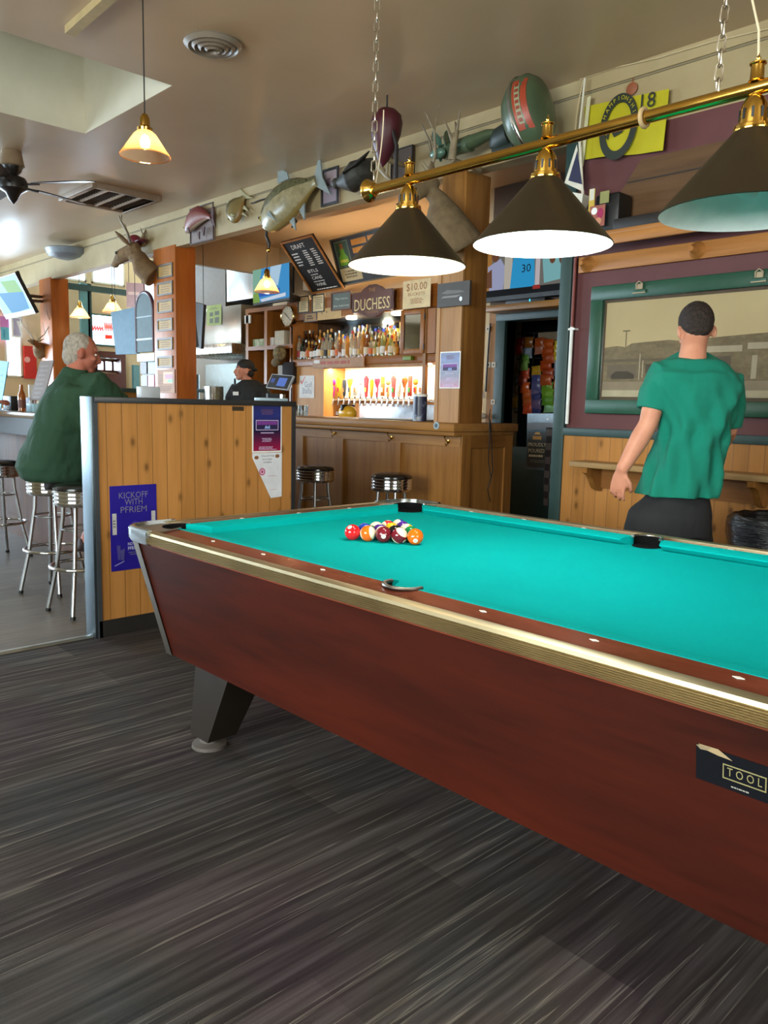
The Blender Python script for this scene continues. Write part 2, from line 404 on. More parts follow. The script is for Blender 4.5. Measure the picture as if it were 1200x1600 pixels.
# street wall with its windows
SW = [(4.75, 5.03, 1.59, 2.68), (5.12, 5.2, 1.0, 1.01), (5.55, 5.69, 1.50, 2.77), (6.26, 6.95, 2.22, 2.80), (6.34, 6.83, 1.757, 1.975), (5.60, 6.2, 3.34, 4.05), (6.3, 6.93, 3.34, 4.05), (7.3, 8.6, 2.2, 3.9)]
SW.pop(1)
wall('wall_street', 'X', XL, -.15, 4.45, 10.1, 0, 4.3, SW, M_tan)
for i, h in enumerate(SW): window('X', XL, -.15, *h, nu=[1, 1, 1, 3, 1, 1, 2][i], nz=[1, 2, 1, 1, 1, 1, 2][i], m=[M_white, M_white, M_teal, flat('#5a2c22'), M_white, M_white, M_teal][i], fr=.03)
wall('wall_street_corner', 'X', XL, -.15, YF, 4.45, 0, CE, [(-2.6, 3.6, .9, 2.7)], M_cream)
window('X', XL, -.15, -2.6, 3.6, .9, 2.7, nu=4, m=M_white)
wall('wall_far_end', 'Y', 10.0, .15, XL, -9.2, 0, 4.3, [], M_tan)
wall('wall_front', 'Y', YF, -.12, XL, XR, 0, CE, [(-13.2, -9.4, .9, 2.7), (-3.2, .8, .9, 2.7)], M_cream)
window('Y', YF, -.12, -13.2, -9.4, .9, 2.7, nu=3); window('Y', YF, -.12, -3.2, .8, .9, 2.7, nu=3)
wall('wall_near_end', 'X', XR, .12, YF, 8.2, 0, CE, [(-.7, 1.9, 1.0, 2.6)], M_cream)
window('X', XR, .12, -.7, 1.9, 1.0, 2.6, nu=2)
# ceiling with the skylight opening, bar ceiling, hall ceiling
SX0, SX1, SY0, SY1, SZ = -6.30, -4.94, -.9, 2.72, 3.84
b = MB()
for p, q in (((XL, YF), (SX0, YW)), ((SX1, YF), (XR, YW)), ((SX0, YF), (SX1, SY0)), ((SX0, SY1), (SX1, YW))): b.box((p[0], p[1], CE), (q[0], q[1], CE+.08), M_ceil)
b.box((-8.9, YW+.12, CE), (XR, 8.2, CE+.08), M_ceil)
b.build('ceiling', struct=True)
b = MB(); b.box((XL, YW+.12, 4.2), (-8.9, 10.1, 4.28), M_white); b.build('ceiling', struct=True)
b = MB()
for p, q in (((SX0-.06, SY0), (SX0+.004, SY1)), ((SX1-.004, SY0), (SX1+.06, SY1)), ((SX0-.06, SY0-.06), (SX1+.06, SY0+.004)), ((SX0-.06, SY1-.004), (SX1+.06, SY1+.06))): b.box((p[0], p[1], CE+.0005), (q[0], q[1], SZ+.3), M_white)
b.build('wall_skylight_shaft', struct=True)
b = MB()
for p, q in (((SX0, SY0), (SX0+.04, SY1)), ((SX1-.04, SY0), (SX1, SY1)), ((SX0, SY0), (SX1, SY0+.04)), ((SX0, SY1-.04), (SX1, SY1)), ((SX0, .9), (SX1, .95))): b.box((p[0], p[1], SZ), (q[0], q[1], SZ+.05), M_white)
w = b.build('window_20', struct=True); b = MB(); b.box((SX0, SY0, SZ+.02), (SX1, SY1, SZ+.026), glass('#a6a8a0')); b.build('pane', w, local=True)
# header over the openings, cream, one plane with the maroon wall
b = MB(); b.box((XL, YW, 2.905), (XR, YW+.12, CE), M_cream); b.box((XL, YW-.02, 3.19), (XR, YW, CE), M_cream); b.box((XL, YW-.008, 3.18), (XR, YW, 3.19), flat('#8a7d62')); b.build('wall_header', struct=True)
b = MB(); b.box((-8.94, YW+.12, 2.905), (-8.86, YB, 4.2), M_tan); b.build('wall_header_return', struct=True)
# maroon wall with wainscot, rail and corner trim
b = MB(); b.box((-3.03, YW, 1.1), (XR, YW+.12, 2.905), M_maroon); b.box((-3.03, YW+.004, 0), (XR, YW+.12, 1.1), M_maroon); b.build('wall_back', struct=True)
b = MB(); b.box((-2.99, YW-.022, .1), (XR, YW, 1.085), M_pine); b.build('trim_2', struct=True)
b = MB(); b.box((-2.98, YW-.035, 1.085), (XR, YW, 1.135), M_green, bev=.004); b.build('trim_3', struct=True)
b = MB(); b.box((-3.06, YW-.035, 0), (-2.975, YW+.14, 2.905), M_green, bev=.004); b.build('trim_4', struct=True)
b = MB(); b.box((-2.98, YW-.03, 0), (XR, YW, .1), M_dark); b.build('baseboard_back', struct=True)
# passage behind the corner, door wall, back bar wall, kitchen wall
DX0, DX1, DZ = -4.78, -3.95, 2.12
b = MB(); b.box((-3.03, YW+.12, 0), (-2.95, 6.0, 2.905), M_maroon); b.build('wall_passage', struct=True)
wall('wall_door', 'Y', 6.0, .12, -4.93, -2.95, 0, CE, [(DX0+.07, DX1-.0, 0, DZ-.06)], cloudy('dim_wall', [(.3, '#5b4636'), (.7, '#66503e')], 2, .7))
wall('wall_bar', 'Y', YB, .1, -8.9, -4.93, 0, CE, [], M_tan)
b = MB(); b.box((-4.97, 6.0, 0), (-4.93, YB, CE), M_tan); b.build('wall_jog', struct=True)
b = MB()
for p, q in (((-4.93, 7.6, 0), (-3.4, 7.7, 2.6)), ((-5.03, 6.5, 0), (-4.93, 7.7, 2.6)), ((-3.5, 6.12, 0), (-3.4, 7.7, 2.6)), ((-5.03, 6.12, 2.5), (-3.4, 7.7, 2.6))): b.box(p, q, flat('#2a2f2e', .7))
b.build('wall_closet', struct=True)
b = MB()
b.box((DX0-.04, 5.96, 0), (DX0+.07, 6.13, DZ+.03), M_green, bev=.006); b.box((DX1-.02, 5.96, 0), (DX1+.08, 6.13, DZ+.03), M_green, bev=.006)
b.box((DX0-.04, 5.955, DZ-.07), (DX1+.08, 6.13, DZ+.03), M_green, bev=.006); b.build('door_1', struct=True)
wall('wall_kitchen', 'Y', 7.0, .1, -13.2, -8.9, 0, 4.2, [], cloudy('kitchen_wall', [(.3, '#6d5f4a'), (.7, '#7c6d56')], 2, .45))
b = MB(); b.box((-9.0, YB, 0), (-8.9, 7.0, 4.2), M_tan); b.build('wall_kitchen_side', struct=True)
# pine partition with galvanised end post
PX0, PX1, PY0, PY1, PZ1 = -4.09, -3.97, 1.70, 2.985, 1.262
b = MB(); b.box((PX0+.01, PY0+.02, .07), (PX1-.012, PY1-.02, PZ1-.03), M_dark); b.box((PX1-.012, PY0+.035, .09), (PX1, PY1-.02, PZ1-.03), M_pineY)
b.box((PX0, PY0+.02, .09), (PX0+.012, PY1-.02, PZ1-.03), M_pineY); b.build('wall_partition', struct=True)
b = MB(); b.box((PX0-.012, PY0+.021, PZ1-.03), (PX1+.012, PY1+.01, PZ1), flat('#2b2c2e', .4), bev=.003); b.box((PX0-.006, PY1-.02, 0), (PX1+.008, PY1+.008, PZ1-.03), flat('#2b2c2e', .4)); b.box((PX1-.004, PY0+.015, 0), (PX1+.006, PY0+.037, PZ1-.03), flat('#3b3f42', .4)); b.build('trim_5', struct=True)
b = MB(); b.box((PX0, PY0, 0), (PX1, PY0+.02, PZ1+.001), M_galv, bev=.002); b.build('trim_6', struct=True)
b = MB(); b.box((PX0+.004, PY0+.02, 0), (PX1+.006, PY1-.02, .09), M_dark); b.build('baseboard_partition', struct=True)
# wooden columns under the header
def column(i, x0, x1, y0, y1, z0, z1, m): b = MB(); b.box((x0, y0, z0), (x1, y1, z1), m, bev=.006); return b.build('trim_%d' % i, struct=True)
column(7, -8.56, -8.06, YW-.01, YW+.24, 0, 2.93, M_orange)
column(8, -12.0, -11.57, YW-.01, YW+.24, 0, 2.93, M_orange)
column(9, -4.14, -3.905, YW-.01, YW+.26, 1.13, 2.92, M_oak)
b = MB(); b.box((-4.145, YW-.02, 1.13), (-4.11, YW+.0, 2.35), M_oakL); b.box((-3.94, YW-.02, 1.13), (-3.9, YW+.0, 2.35), M_oakL); b.box((-4.11, YW-.014, 1.13), (-3.94, YW-.01, 2.35), M_oakL); b.build('trim_10', struct=True)
# ------------------------------------------------------------------ pool table
TX, TY = -1.39, 2.01
M_cloth = cloudy('teal_billiard_cloth', [(.3, '#068a78'), (.7, '#079482')], 1.5, .85)
_n = N('cloth_weave'); _f = _n.noise(_n.coord((1, 1, 1)), 900, 2); _g = _n.noise(_n.coord((1, 1, 1)), 1.4, 3)
_n.bump(_f, .15, .001); M_cloth = _n.set(_n.ramp(_g, [(.3, C('#049894')), (.7, C('#05a29e'))]), .95, spec=.03)
def mahogany(name, a1, a2, k=1.0, rough=.3):
    a = N(name); d = a.noise(a.coord((.6, 3, 3)), 1.5, 4); mp = a.n('ShaderNodeVectorMath', operation='ADD'); a.l(a.coord((.9, 1, 9)), mp.inputs[0]); a.l(d, mp.inputs[1])
    f = a.noise(mp.outputs[0], 3.5, 7, .62); b = a.noise(a.coord((.35, 1, 2.2)), 2.2, 2)
    col = a.ramp(f, [(.28, C(a2, k)), (.5, C(a1, k)), (.75, C(a1, k*1.35))]); col = a.mix(.4, col, a.ramp(b, [(.35, C(a2, k)), (.65, C('#6e2610', k))]))
    a.bump(f, .05, .001); return a.set(col, rough, spec=.2)
M_mah = mahogany('mahogany_laminate', '#4e1a0c', '#301006', .54, .5); M_mah2 = mahogany('mahogany_rail_top', '#7c4330', '#552818', 1.0, .16)
T = thing('pool_table', 'mahogany pool table with teal cloth and ribbed metal rail edge on the striped carpet', 'pool table', (TX, TY, 0))
def mir(pts, sx, sy): return [(x*sx, y*sy) for x, y in pts]
def zt(x, y):
    d = max((abs(y)-.62)/.12, (abs(x)-1.21)/.13); return .80-.013*max(0, min(1, d))
def slab(b, pl, m, th=.035, zf=zt, dz=0):
    n = len(pl); vs = [(TX+x, TY+y, zf(x, y)+dz) for x, y in pl]+[(TX+x, TY+y, zf(x, y)+dz-th) for x, y in pl]
    b.raw(vs, [tuple(range(n)), tuple(range(2*n-1, n-1, -1))]+[(i, (i+1) % n, n+(i+1) % n, n+i) for i in range(n)], m, smooth=False)
b = MB()
b.hull8([(TX-1.14, TY-.66, .35), (TX+1.14, TY-.66, .35), (TX+1.14, TY+.66, .35), (TX-1.14, TY+.66, .35)], [(TX-1.27, TY-.72, .757), (TX+1.27, TY-.72, .757), (TX+1.27, TY+.72, .757), (TX-1.27, TY+.72, .757)], M_mah); b.build('cabinet', T)
b = MB(); b.box((TX-1.22, TY-.63, .74), (TX+1.22, TY+.63, .77), M_cloth); b.build('playing_bed', T)
for sy in (-1, 1):                                   # long rails with the side pocket notch
    arc = [(.052*sin(t), .62+.045*cos(t)) for t in [pi/2-i*pi/12 for i in range(13)]]
    pl = [(-1.116, .62), (-1.116, .735), (1.116, .735), (1.116, .62)]+arc
    b = MB(); slab(b, mir(pl, 1, sy), M_mah2); b.build('rail', T)
for sx in (-1, 1):
    b = MB(); slab(b, [(1.21*sx, -.522), (1.335*sx, -.522), (1.335*sx, .522), (1.21*sx, .522)], M_mah2); b.build('rail', T)
rib = [(0, .757)]+[q for i in range(6) for q in ((.004, .7575+i*.0045), (.0055, .759+i*.0045), (.004, .7605+i*.0045), (.0002, .7612+i*.0045))]+[(.005, .786), (.007, .789), (.004, .797), (-.012, .8005), (-.03, .7975), (-.03, .757)]
M_rib = metal('#b9a986', .4)
for sx, sy in ((0, -1), (0, 1), (-1, 0), (1, 0)):
    b = MB(); L = 1.16 if sy else .56; R = []
    for e in (-L, L): R.append([Vector((TX+e, TY+sy*(.735+o), z)) if sy else Vector((TX+sx*(1.335+o), TY+e, z)) for o, z in rib])
    b.loft(R, M_rib); b.build('rail_trim', T)
M_pk = flat('#0b0b0c', .95, spec=.1); M_cast = metal('#a9a39a', .38); M_castc = metal('#cdd6dc', .12)
for sx in (-1, 1):
    for sy in (-1, 1):
        arc = [(-.165+.068*cos(t), -.155+.068*sin(t)) for t in [-pi/4+i*pi/10 for i in range(11)]]
        co = [(-.11+.112*cos(t), -.11+.112*sin(t)) for t in [pi/2-i*pi/16 for i in range(9)]]
        pl = [(-.225, .003)]+co+[(.003, -.225), (-.122, -.218)]+arc+[(-.222, -.108)]
        pl = [((1.34+x)*sx, (.74+y)*sy) for x, y in pl]
        b = MB(); slab(b, pl, M_cast, .012, dz=.003)
        ring = [(-.215, .006)]+[(-.11+.116*cos(t), -.11+.116*sin(t)) for t in [pi/2-i*pi/16 for i in range(9)]]+[(.006, -.215)]
        ring = [((1.34+x)*sx, (.74+y)*sy) for x, y in ring]
        def off(p, k, z): cx, cy = (1.34-.11)*sx, (.74-.11)*sy; return Vector((TX+p[0]+(p[0]-cx)*k*.0, TY+p[1], z))
        rr = []
        for p in ring:
            cx, cy = 1.23*sx, .63*sy; d = Vector((max(0, (p[0]-cx)*sx)*sx, max(0, (p[1]-cy)*sy)*sy)); d = d.normalized() if d.length else Vector((0, 0))
            P = Vector((TX+p[0], TY+p[1], 0)); D = Vector((d.x, d.y, 0))
            rr.append([P-D*.02+Vector((0, 0, .806)), P-D*.004+Vector((0, 0, .804)), P+D*.003+Vector((0, 0, .797)), P+D*.003+Vector((0, 0, .765)), P-D*.006+Vector((0, 0, .752)), P-D*.02+Vector((0, 0, .752))])
        b.loft(rr, M_castc)
        for q in (ring[0], ring[-1]):
            pass
        e = [((1.34-.226)*sx, (.74+.004)*sy), ((1.34-.226)*sx, (.74-.05)*sy), ((1.34-.224)*sx, (.74-.12)*sy)]
        b.tube([(TX+x, TY+y, zt(x, y)+.004) for x, y in e], .0045, M_castc, 6)
        b.build('corner_casting', T)
        b = MB(); M_ = Matrix.Translation((TX+1.175*sx, TY+.585*sy, 0)); b.lathe([(.0665, .8015), (.0655, .7712)], M_pk, M_ @ Matrix.Rotation(math.atan2(sy, sx)-pi*.62, 4, 'Z'), 20, arc=pi*1.24); b.lathe([(.066, .7712), (.001, .7712)], M_pk, M_, 24); b.build('pocket', T)
        # corner strip of the cabinet
        b = MB(); t = Vector((TX+1.272*sx, TY+.722*sy, .757)); q = Vector((TX+1.142*sx, TY+.662*sy, .35)); w = Vector((.035*sx, 0, 0)); w2 = Vector((0, .035*sy, 0)); z4 = Vector((.004*sx, .004*sy, 0))
        b.raw([t+z4, t-w+Vector((0, .004*sy, 0)), q-w+Vector((0, .004*sy, 0)), q+z4], [(0, 1, 2, 3)], M_cast); b.raw([t+z4, t-w2+Vector((.004*sx, 0, 0)), q-w2+Vector((.004*sx, 0, 0)), q+z4], [(0, 1, 2, 3)], M_cast); b.build('corner_strip', T)
        # leg
        X = lambda v: TX+(v+(.2 if sx > 0 else 0))*sx if sx > 0 else TX+v*sx
        Y = lambda v: TY+v*sy
        b = MB(); b.hull8([(X(1.10), Y(.60), .045), (X(.98), Y(.60), .045), (X(.98), Y(.48), .045), (X(1.10), Y(.48), .045)], [(X(1.10), Y(.57), .36), (X(.86), Y(.57), .36), (X(.86), Y(.40), .36), (X(1.10), Y(.40), .36)], flat('#2c2218', .5, k=.6))
        l = b.build('leg', T)
        b = MB(); b.lathe([(.001, .045), (.03, .045), (.035, .02), (.062, .012), (.064, 0), (.001, 0)], flat('#57504a', .6), Matrix.Translation((X(1.05), Y(.55), 0))); b.build('foot', l)
for sy in (-1, 1):                                    # side pockets
    b = MB(); pts = [(TX+.054*sin(t), TY+sy*(.615+.048*cos(t)), .802) for t in [-pi*.56+i*pi*1.12/14 for i in range(15)]]
    b.tube(pts, .0065, metal('#8f8d89', .3), 8, flat_=.8)
    wl = [[Vector((TX+.05*sin(t), TY+sy*(.615+.044*cos(t)), z)) for z in (.80, .771)] for t in [-pi*.55+i*pi*1.1/14 for i in range(15)]]
    for i in range(14): b.raw([wl[i][0], wl[i+1][0], wl[i+1][1], wl[i][1]], [(0, 1, 2, 3)], M_pk)
    b.lathe([(.05, .7714), (.001, .7714)], M_pk, Matrix.Translation((TX, TY+sy*.61, 0))); b.build('pocket', T)
def cush(p, q):                                       # p, q: (joint point, nose point) at both ends
    b = MB(); R = []
    for (jx, jy), (nx, ny) in (p, q):
        dx, dy = jx-nx, jy-ny
        bx, by = nx+(0.036*(1 if jx > nx else -1) if abs(dx) > abs(dy)+.03 else 0), ny+(0.036*(1 if jy > ny else -1) if abs(dy) >= abs(dx) else 0)
        R.append([Vector((TX+jx, TY+jy, .801)), Vector((TX+(jx+nx*2)/3, TY+(jy+ny*2)/3, .7985)), Vector((TX+nx, TY+ny, .792)), Vector((TX+nx, TY+ny, .788)), Vector((TX+bx, TY+by, .7702)), Vector((TX+jx, TY+jy, .7702))])
    b.loft(R, M_cloth); b.build('cushion', T)
for sy in (-1, 1):
    for sx in (-1, 1): cush(((.052*sx, .622*sy), (.075*sx, .56*sy)), ((1.128*sx, .622*sy), (1.058*sx, .56*sy)))
for sx in (-1, 1): cush(((1.212*sx, -.545), (1.14*sx, -.478)), ((1.212*sx, .545), (1.14*sx, .478)))
# sights
dm = flat('#efe9dc', .4)
for sy in (-1, 1):
    for i in (-3, -2, -1, 1, 2, 3):
        b = MB(); x = i*.285; z0 = zt(x, .648)
        b.prism([(-.011, 0), (0, -.006), (.011, 0), (0, .006)], .0012, dm, Matrix.Translation((TX+x, TY+sy*.648, z0))); b.build('rail_sight', T)
for sx in (-1, 1):
    for i in (-1, 0, 1):
        b = MB(); b.prism([(-.006, 0), (0, -.011), (.006, 0), (0, .011)], .0012, dm, Matrix.Translation((TX+sx*1.245, TY+i*.28, zt(1.245, 0)))); b.build('rail_sight', T)
# torn sticker on the long side
yf = lambda z: TY-.72+(.757-z)*.147-.0015
z0, z1 = .684, .618
tl, tr, bl = (-.572, yf(z0), z0), (-.38, yf(z0), z0), (-.572, yf(z1), z1)
c = card4(tl, tr, bl, .0006, flat('#0a0c12', .6, spec=.15)); bt = flat('#8d8458', .6)
c.poly([(.02, -.02), (.2, -.04), (.33, .16), (.2, .14), (.06, .08)], flat('#a08a66', .8)); c.poly([(0, .02), (.14, -.02), (.1, .1), (.04, .12)], flat('#8a7a5e', .8))
for a in ((.245, .30, .62, .335), (.245, .68, .62, .715), (.245, .30, .255, .715), (.61, .30, .62, .715)): c.rect(*a, bt)
c.write('T O O L', .435, .60, .016, bt, .30); c.lines(.3, .86, .52, .91, 1, flat('#9a968c', .6), .8, 6)
c.build('sticker', T, label='torn black sticker with a gold boxed word')

# ------------------------------------------------------------------ balls, racked
BALLS = {1: ('#e8b41e', 0), 2: ('#1c3fa0', 0), 3: ('#d8161e', 0), 4: ('#4a2380', 0), 5: ('#f0660c', 0), 6: ('#0c7a44', 0), 7: ('#6e1322', 0), 8: ('#141214', 0),
         9: ('#e8b41e', 1), 10: ('#1c3fa0', 1), 11: ('#d8161e', 1), 12: ('#4a2380', 1), 13: ('#f0660c', 1), 14: ('#0c7a44', 1), 15: ('#6e1322', 1)}
BN = {1: 'yellow', 2: 'blue', 3: 'red', 4: 'purple', 5: 'orange', 6: 'green', 7: 'maroon', 8: 'black'}
def ballmat(n):
    h, st = BALLS[n]; a = N('ball_resin_%d' % n)
    if not st: return a.set(C(h), .06, spec=.6)
    c = a.n('ShaderNodeTexCoord'); s = a.n('ShaderNodeSeparateXYZ'); a.l(c.outputs['Object'], s.inputs[0]); m = a.n('ShaderNodeMath', operation='ABSOLUTE'); a.l(s.outputs['Z'], m.inputs[0])
    g = a.n('ShaderNodeMath', operation='GREATER_THAN'); a.l(m.outputs[0], g.inputs[0]); g.inputs[1].default_value = .0155
    return a.set(a.mix(g.outputs[0], C(h), C('#efe6c4')), .06, spec=.6)
rp0, rp1 = Vector((-2.112, 1.852)), Vector((-1.915, 1.965)); du = (rp1-rp0).normalized()*.0580; dv = Vector((-du.y, du.x))*.87
rows = [[3, 13, 7, 15, 5], [2, 12, 8, 6], [14, 1, 9], [11, 4], [10]]
CT, LT, UP = Vector((.72, -.69, .1)), Vector((-.69, -.727, 0)), Vector((0, 0, 1))
DISC = {3: CT*.6+LT*.35+UP*.7, 5: CT*.9-UP*.45, 7: -CT+UP*.2, 8: UP*.3-CT, 2: -CT, 6: -CT+LT, 4: -CT, 1: -CT+UP*.3}
POLE = {13: -LT*.9+CT*.35+UP*.2, 15: UP*.75-LT*.55+CT*.35, 12: LT*.4-CT+UP*.1, 14: UP, 9: UP*.8+LT*.6, 11: -LT-CT*.5, 10: UP*.3+CT*.6+LT*.6}
ROT = {3: (0, -.9, .6), 13: (0, 1.15, 0), 7: (0, 2, 2), 15: (.4, .5, -.6), 5: (0, .5, -1.0), 10: (0, .3, 0), 9: (.2, .3, 0), 14: (0, .1, 0), 11: (0, 1, 0), 12: (0, .2, 0)}
where = {3: 'at the left end of the front row', 13: 'between the red and maroon balls', 7: 'in the middle of the front row', 15: 'beside the orange end ball', 5: 'at the right end of the front row',
         2: 'peeking out behind the red ball', 12: 'behind the maroon ball', 8: 'inside the racked balls', 6: 'tucked behind the orange end ball', 14: 'at the rack edge behind the blue ball', 1: 'on top row behind the purple stripe', 9: 'at the right edge of the rack', 11: 'near the back of the rack', 4: 'behind the yellow stripe ball', 10: 'at the far tip of the rack'}
bc = flat('#f2ecd8', .1); R_ = .0285
for j, row in enumerate(rows):
    for i, n in enumerate(row):
        p = rp0+du*(i+j*.5)+dv*j*1.0; b = MB(); b.ball((0, 0, 0), R_, ballmat(n), seg=32); o = b.build('billiard_ball', local=True)
        o.location = (p.x, p.y, .77+R_); o.rotation_euler = (DISC[n].to_track_quat('X', 'Z') if n in DISC else POLE[n].to_track_quat('Z', 'X')).to_euler()
        tag(o, '%s %s billiard ball %s' % ('striped' if BALLS[n][1] else 'solid', BN[n if n < 9 else n-8], where[n]), 'billiard ball', 'racked billiard balls')
        for s in (1, -1):
            b = MB(); b.lathe([(max(1e-5, (R_+.0003)*sin(t)), s*(R_+.0003)*cos(t)) for t in [k*.29/5 for k in range(6)]], bc, Matrix.Rotation(pi/2, 4, 'Y'), 20)
            Mt = Matrix.Rotation(s*pi/2, 4, 'Y') @ Matrix.Translation((0, -.0045, R_+.0008)) ; b.text(str(n), .0075, M_ink, Mt)
            b.build('number_disc', o, local=True)

b = MB(); q = PZ(540, 1160, 0); b.tube([q+Vector((-.06, .05, .02)), q+Vector((-.02, .06, .05)), q+Vector((.03, .03, .035)), q+Vector((.06, .07, .01)), q+Vector((.12, .04, .008)), q+Vector((.2, .1, .008))], .008, flat('#4c4a48', .5), 8); b.box(q+Vector((-.1, .02, 0)), q+Vector((-.03, .06, .045)), flat('#a9a6a0', .6), bev=.006)
tag(b.build('loose_cable'), 'small grey plug and cable lying on the carpet under the pool table', 'cable')
# ------------------------------------------------------------------ three-shade billiard lamp
BY, BZ = 2.0, 2.015
L = thing('billiard_lamp', 'brass bar lamp with three black cone shades hanging over the pool table', 'billiard lamp', (-1.45, BY, BZ))
b = MB(); b.cyl((-2.22, BY, BZ), (-.3, BY, BZ), .0165, M_brass, seg=24)
b.build('bar', L)
b = MB(); b.lathe([(.001, -.02), (.02, -.018), (.036, -.008), (.04, 0), (.034, .008), (.03, .012), (.024, .03), (.017, .034), (.001, .034)], M_brass, Matrix.Translation((-2.225, BY, BZ)) @ Matrix.Rotation(pi/2, 4, 'Y')); b.build('end_cap', L)
b = MB(); b.tube([(-1.148, BY+.022*sin(t), BZ+.022*cos(t)) for t in [i*2*pi/16 for i in range(16)]], .006, flat('#b09468', .7), 8, closed=True); b.build('cord_tie', L)
M_shade = flat('#332819', .4, .35); M_shw = flat('#f4f4f0', .5); M_blueglow = flat('#e8f4f2', .5)
for i, (x, fl, gl) in enumerate(((-2.02, WARM, 1), (-1.455, (.85, .97, 1), 1), (-.86, None, 0))):
    rz, tz, r0, r1 = 1.733, 1.925, .203, .036
    b = MB(); Mx = Matrix.Translation((x, BY, 0))
    b.lathe([(r1, tz), (r0, rz), (r0+.0015, rz-.002), (r0-.001, rz-.004)], M_shade, Mx, 48)
    b.lathe([(r0-.001, rz-.004), (r0-.003, rz), (r1-.002, tz-.004), (.001, tz-.004)], M_shw, Mx, 48); s = b.build('lamp_shade', L)
    b = MB(); b.lathe([(.043, tz-.012), (.045, tz-.006), (.043, tz+.004), (.034, tz+.006), (.033, tz+.03), (.03, tz+.05), (.022, tz+.066), (.012, tz+.074), (.01, BZ)], M_brass, Mx, 28)
    for k in range(10): a = k*2*pi/10; b.box((.0315, -.003, tz+.016), (.0345, .003, tz+.04), M_black, Mx @ Matrix.Rotation(a, 4, 'Z'))
    b.build('fitter', L)
    b = MB(); b.lathe([(.014, BZ+.014), (.019, BZ+.016), (.016, BZ+.02), (.015, BZ+.05), (.019, BZ+.053), (.019, BZ+.056), (.004, BZ+.058), (.004, BZ+.063), (.0055, BZ+.067), (.002, BZ+.073), (.001, BZ+.08)], M_brass, Mx, 24); b.build('finial', L)
    b = MB(); b.ball((x, BY, rz+.062), .03, glow('#fff3dc' if i == 0 else '#f4ffff', 10 if fl else 0) if fl else M_whitep, (1, 1, 1.15)); b.cyl((x, BY, rz+.09), (x, BY, tz), .014, M_whitep); b.build('bulb', L)
    if fl: point('billiard_bulb_light', (x, BY, rz+.015), 5 if i == 0 else 21, (1, .86, .62) if i == 0 else (.88, .98, 1), .035)
def chain(p, q, ln=.042, r=.0022, w=.009, m=None, parent=None, name='chain'):
    p, q = Vector(p), Vector(q); n = int((q-p).length/(ln*.78)); b = MB(); d = (q-p).normalized(); u = d.orthogonal().normalized(); v = d.cross(u)
    for i in range(n):
        c = p+(q-p)*((i+.5)/n); a = u if i % 2 else v
        pts = [c+d*(ln/2-w)*(1 if sin(t) > 0 else -1)+d*w*sin(t)+a*w*cos(t) for t in [(k+.5)*2*pi/12 for k in range(12)]]; b.tube(pts, r, m or metal('#d8d0c0', .25), 6, closed=True)
    return b.build(name, parent)
chain((-2.20, BY, BZ+.03), (-2.20, BY+.0, CE-.02), parent=L); chain((-.955, BY, BZ+.01), (-.93, BY, CE-.02), parent=L)
b = MB(); b.tube([(-2.20+.05*sin(t*9)*(.4 if t < .7 else 1), BY+.01+.014*sin(t*7), BZ+.02+(CE-BZ)*t) for t in [i/40 for i in range(41)]][:9], .0022, flat('#cbb99a', .5), 6)
b.build('cord', L)
b = MB(); b.tube([(-.86, BY, BZ+.06), (-.865, BY, BZ+.13), (-.90, BY, BZ+.25), (-.91, BY, BZ+.36), (-.875, BY, BZ+.5), (-.87, BY, CE)], .0028, flat('#d6c6a4', .5), 6); b.build('cord', L)
for x in (-2.20, -.93):
    b = MB(); b.lathe([(.001, CE-.02), (.012, CE-.018), (.02, CE-.004), (.02, CE)], M_brass, Matrix.Translation((x, BY, 0))); b.build('ceiling_hook', L)

# ------------------------------------------------------------------ amber glass pendants
def amber():
    a = N('amber_ribbed_glass'); t = a.n('ShaderNodeBsdfTranslucent'); t.inputs[0].default_value = C('#f2c090'); tr = a.n('ShaderNodeBsdfTransparent'); tr.inputs[0].default_value = C('#f6cfa2')
    g = a.n('ShaderNodeBsdfGlossy'); g.inputs['Roughness'].default_value = .1
    m = a.n('ShaderNodeMixShader'); m.inputs[0].default_value = .45; a.l(t.outputs[0], m.inputs[1]); a.l(tr.outputs[0], m.inputs[2])
    m2 = a.n('ShaderNodeMixShader'); m2.inputs[0].default_value = .1; a.l(m.outputs[0], m2.inputs[1]); a.l(g.outputs[0], m2.inputs[2]); a.l(m2.outputs[0], a.out.inputs[0]); return a.m
M_amber = amber()
def pendant(p, ztop, label, power=5, r=.1, k=1.0):
    t = thing('pendant_lamp', label, 'pendant lamp', p, 'amber glass pendant lamps'); q = Vector(p); n = 72; rings = []
    for (rr, z) in ((.028*k, .10*k), (.045*k, .085*k), (r, 0)):
        rings.append([q+Vector((rr*(1+.018*(i % 2))*cos(2*pi*i/n), rr*(1+.018*(i % 2))*sin(2*pi*i/n), z)) for i in range(n)])
    b = MB(); b.loft(rings, M_amber, caps=False); b.build('lamp_shade', t)
    b = MB(); b.tube([q+Vector((r*cos(2*pi*i/40), r*sin(2*pi*i/40), 0)) for i in range(40)], .0025*k, M_amber, 6, closed=True); b.build('shade_rim', t)
    b = MB(); b.lathe([(.03*k, .098*k), (.032*k, .11*k), (.022*k, .118*k), (.02*k, .15*k), (.012*k, .165*k), (.004, .17*k)], M_brass, Matrix.Translation(q)); b.build('socket', t)
    b = MB(); b.cyl(q+Vector((0, 0, .16*k)), (q.x, q.y, ztop), .0035, M_dark, seg=6); b.build('cord', t)
    b = MB(); b.ball(q+Vector((0, 0, .055*k)), .022*k, glow('#ffd98a', 16), (1, 1, 1.3)); b.build('bulb', t)
    point('pendant_light', q+Vector((0, 0, .03)), power, (1, .7, .35), .025)
pc = PZ(223, 0, CE); pq = PY(225, 245, pc.y)
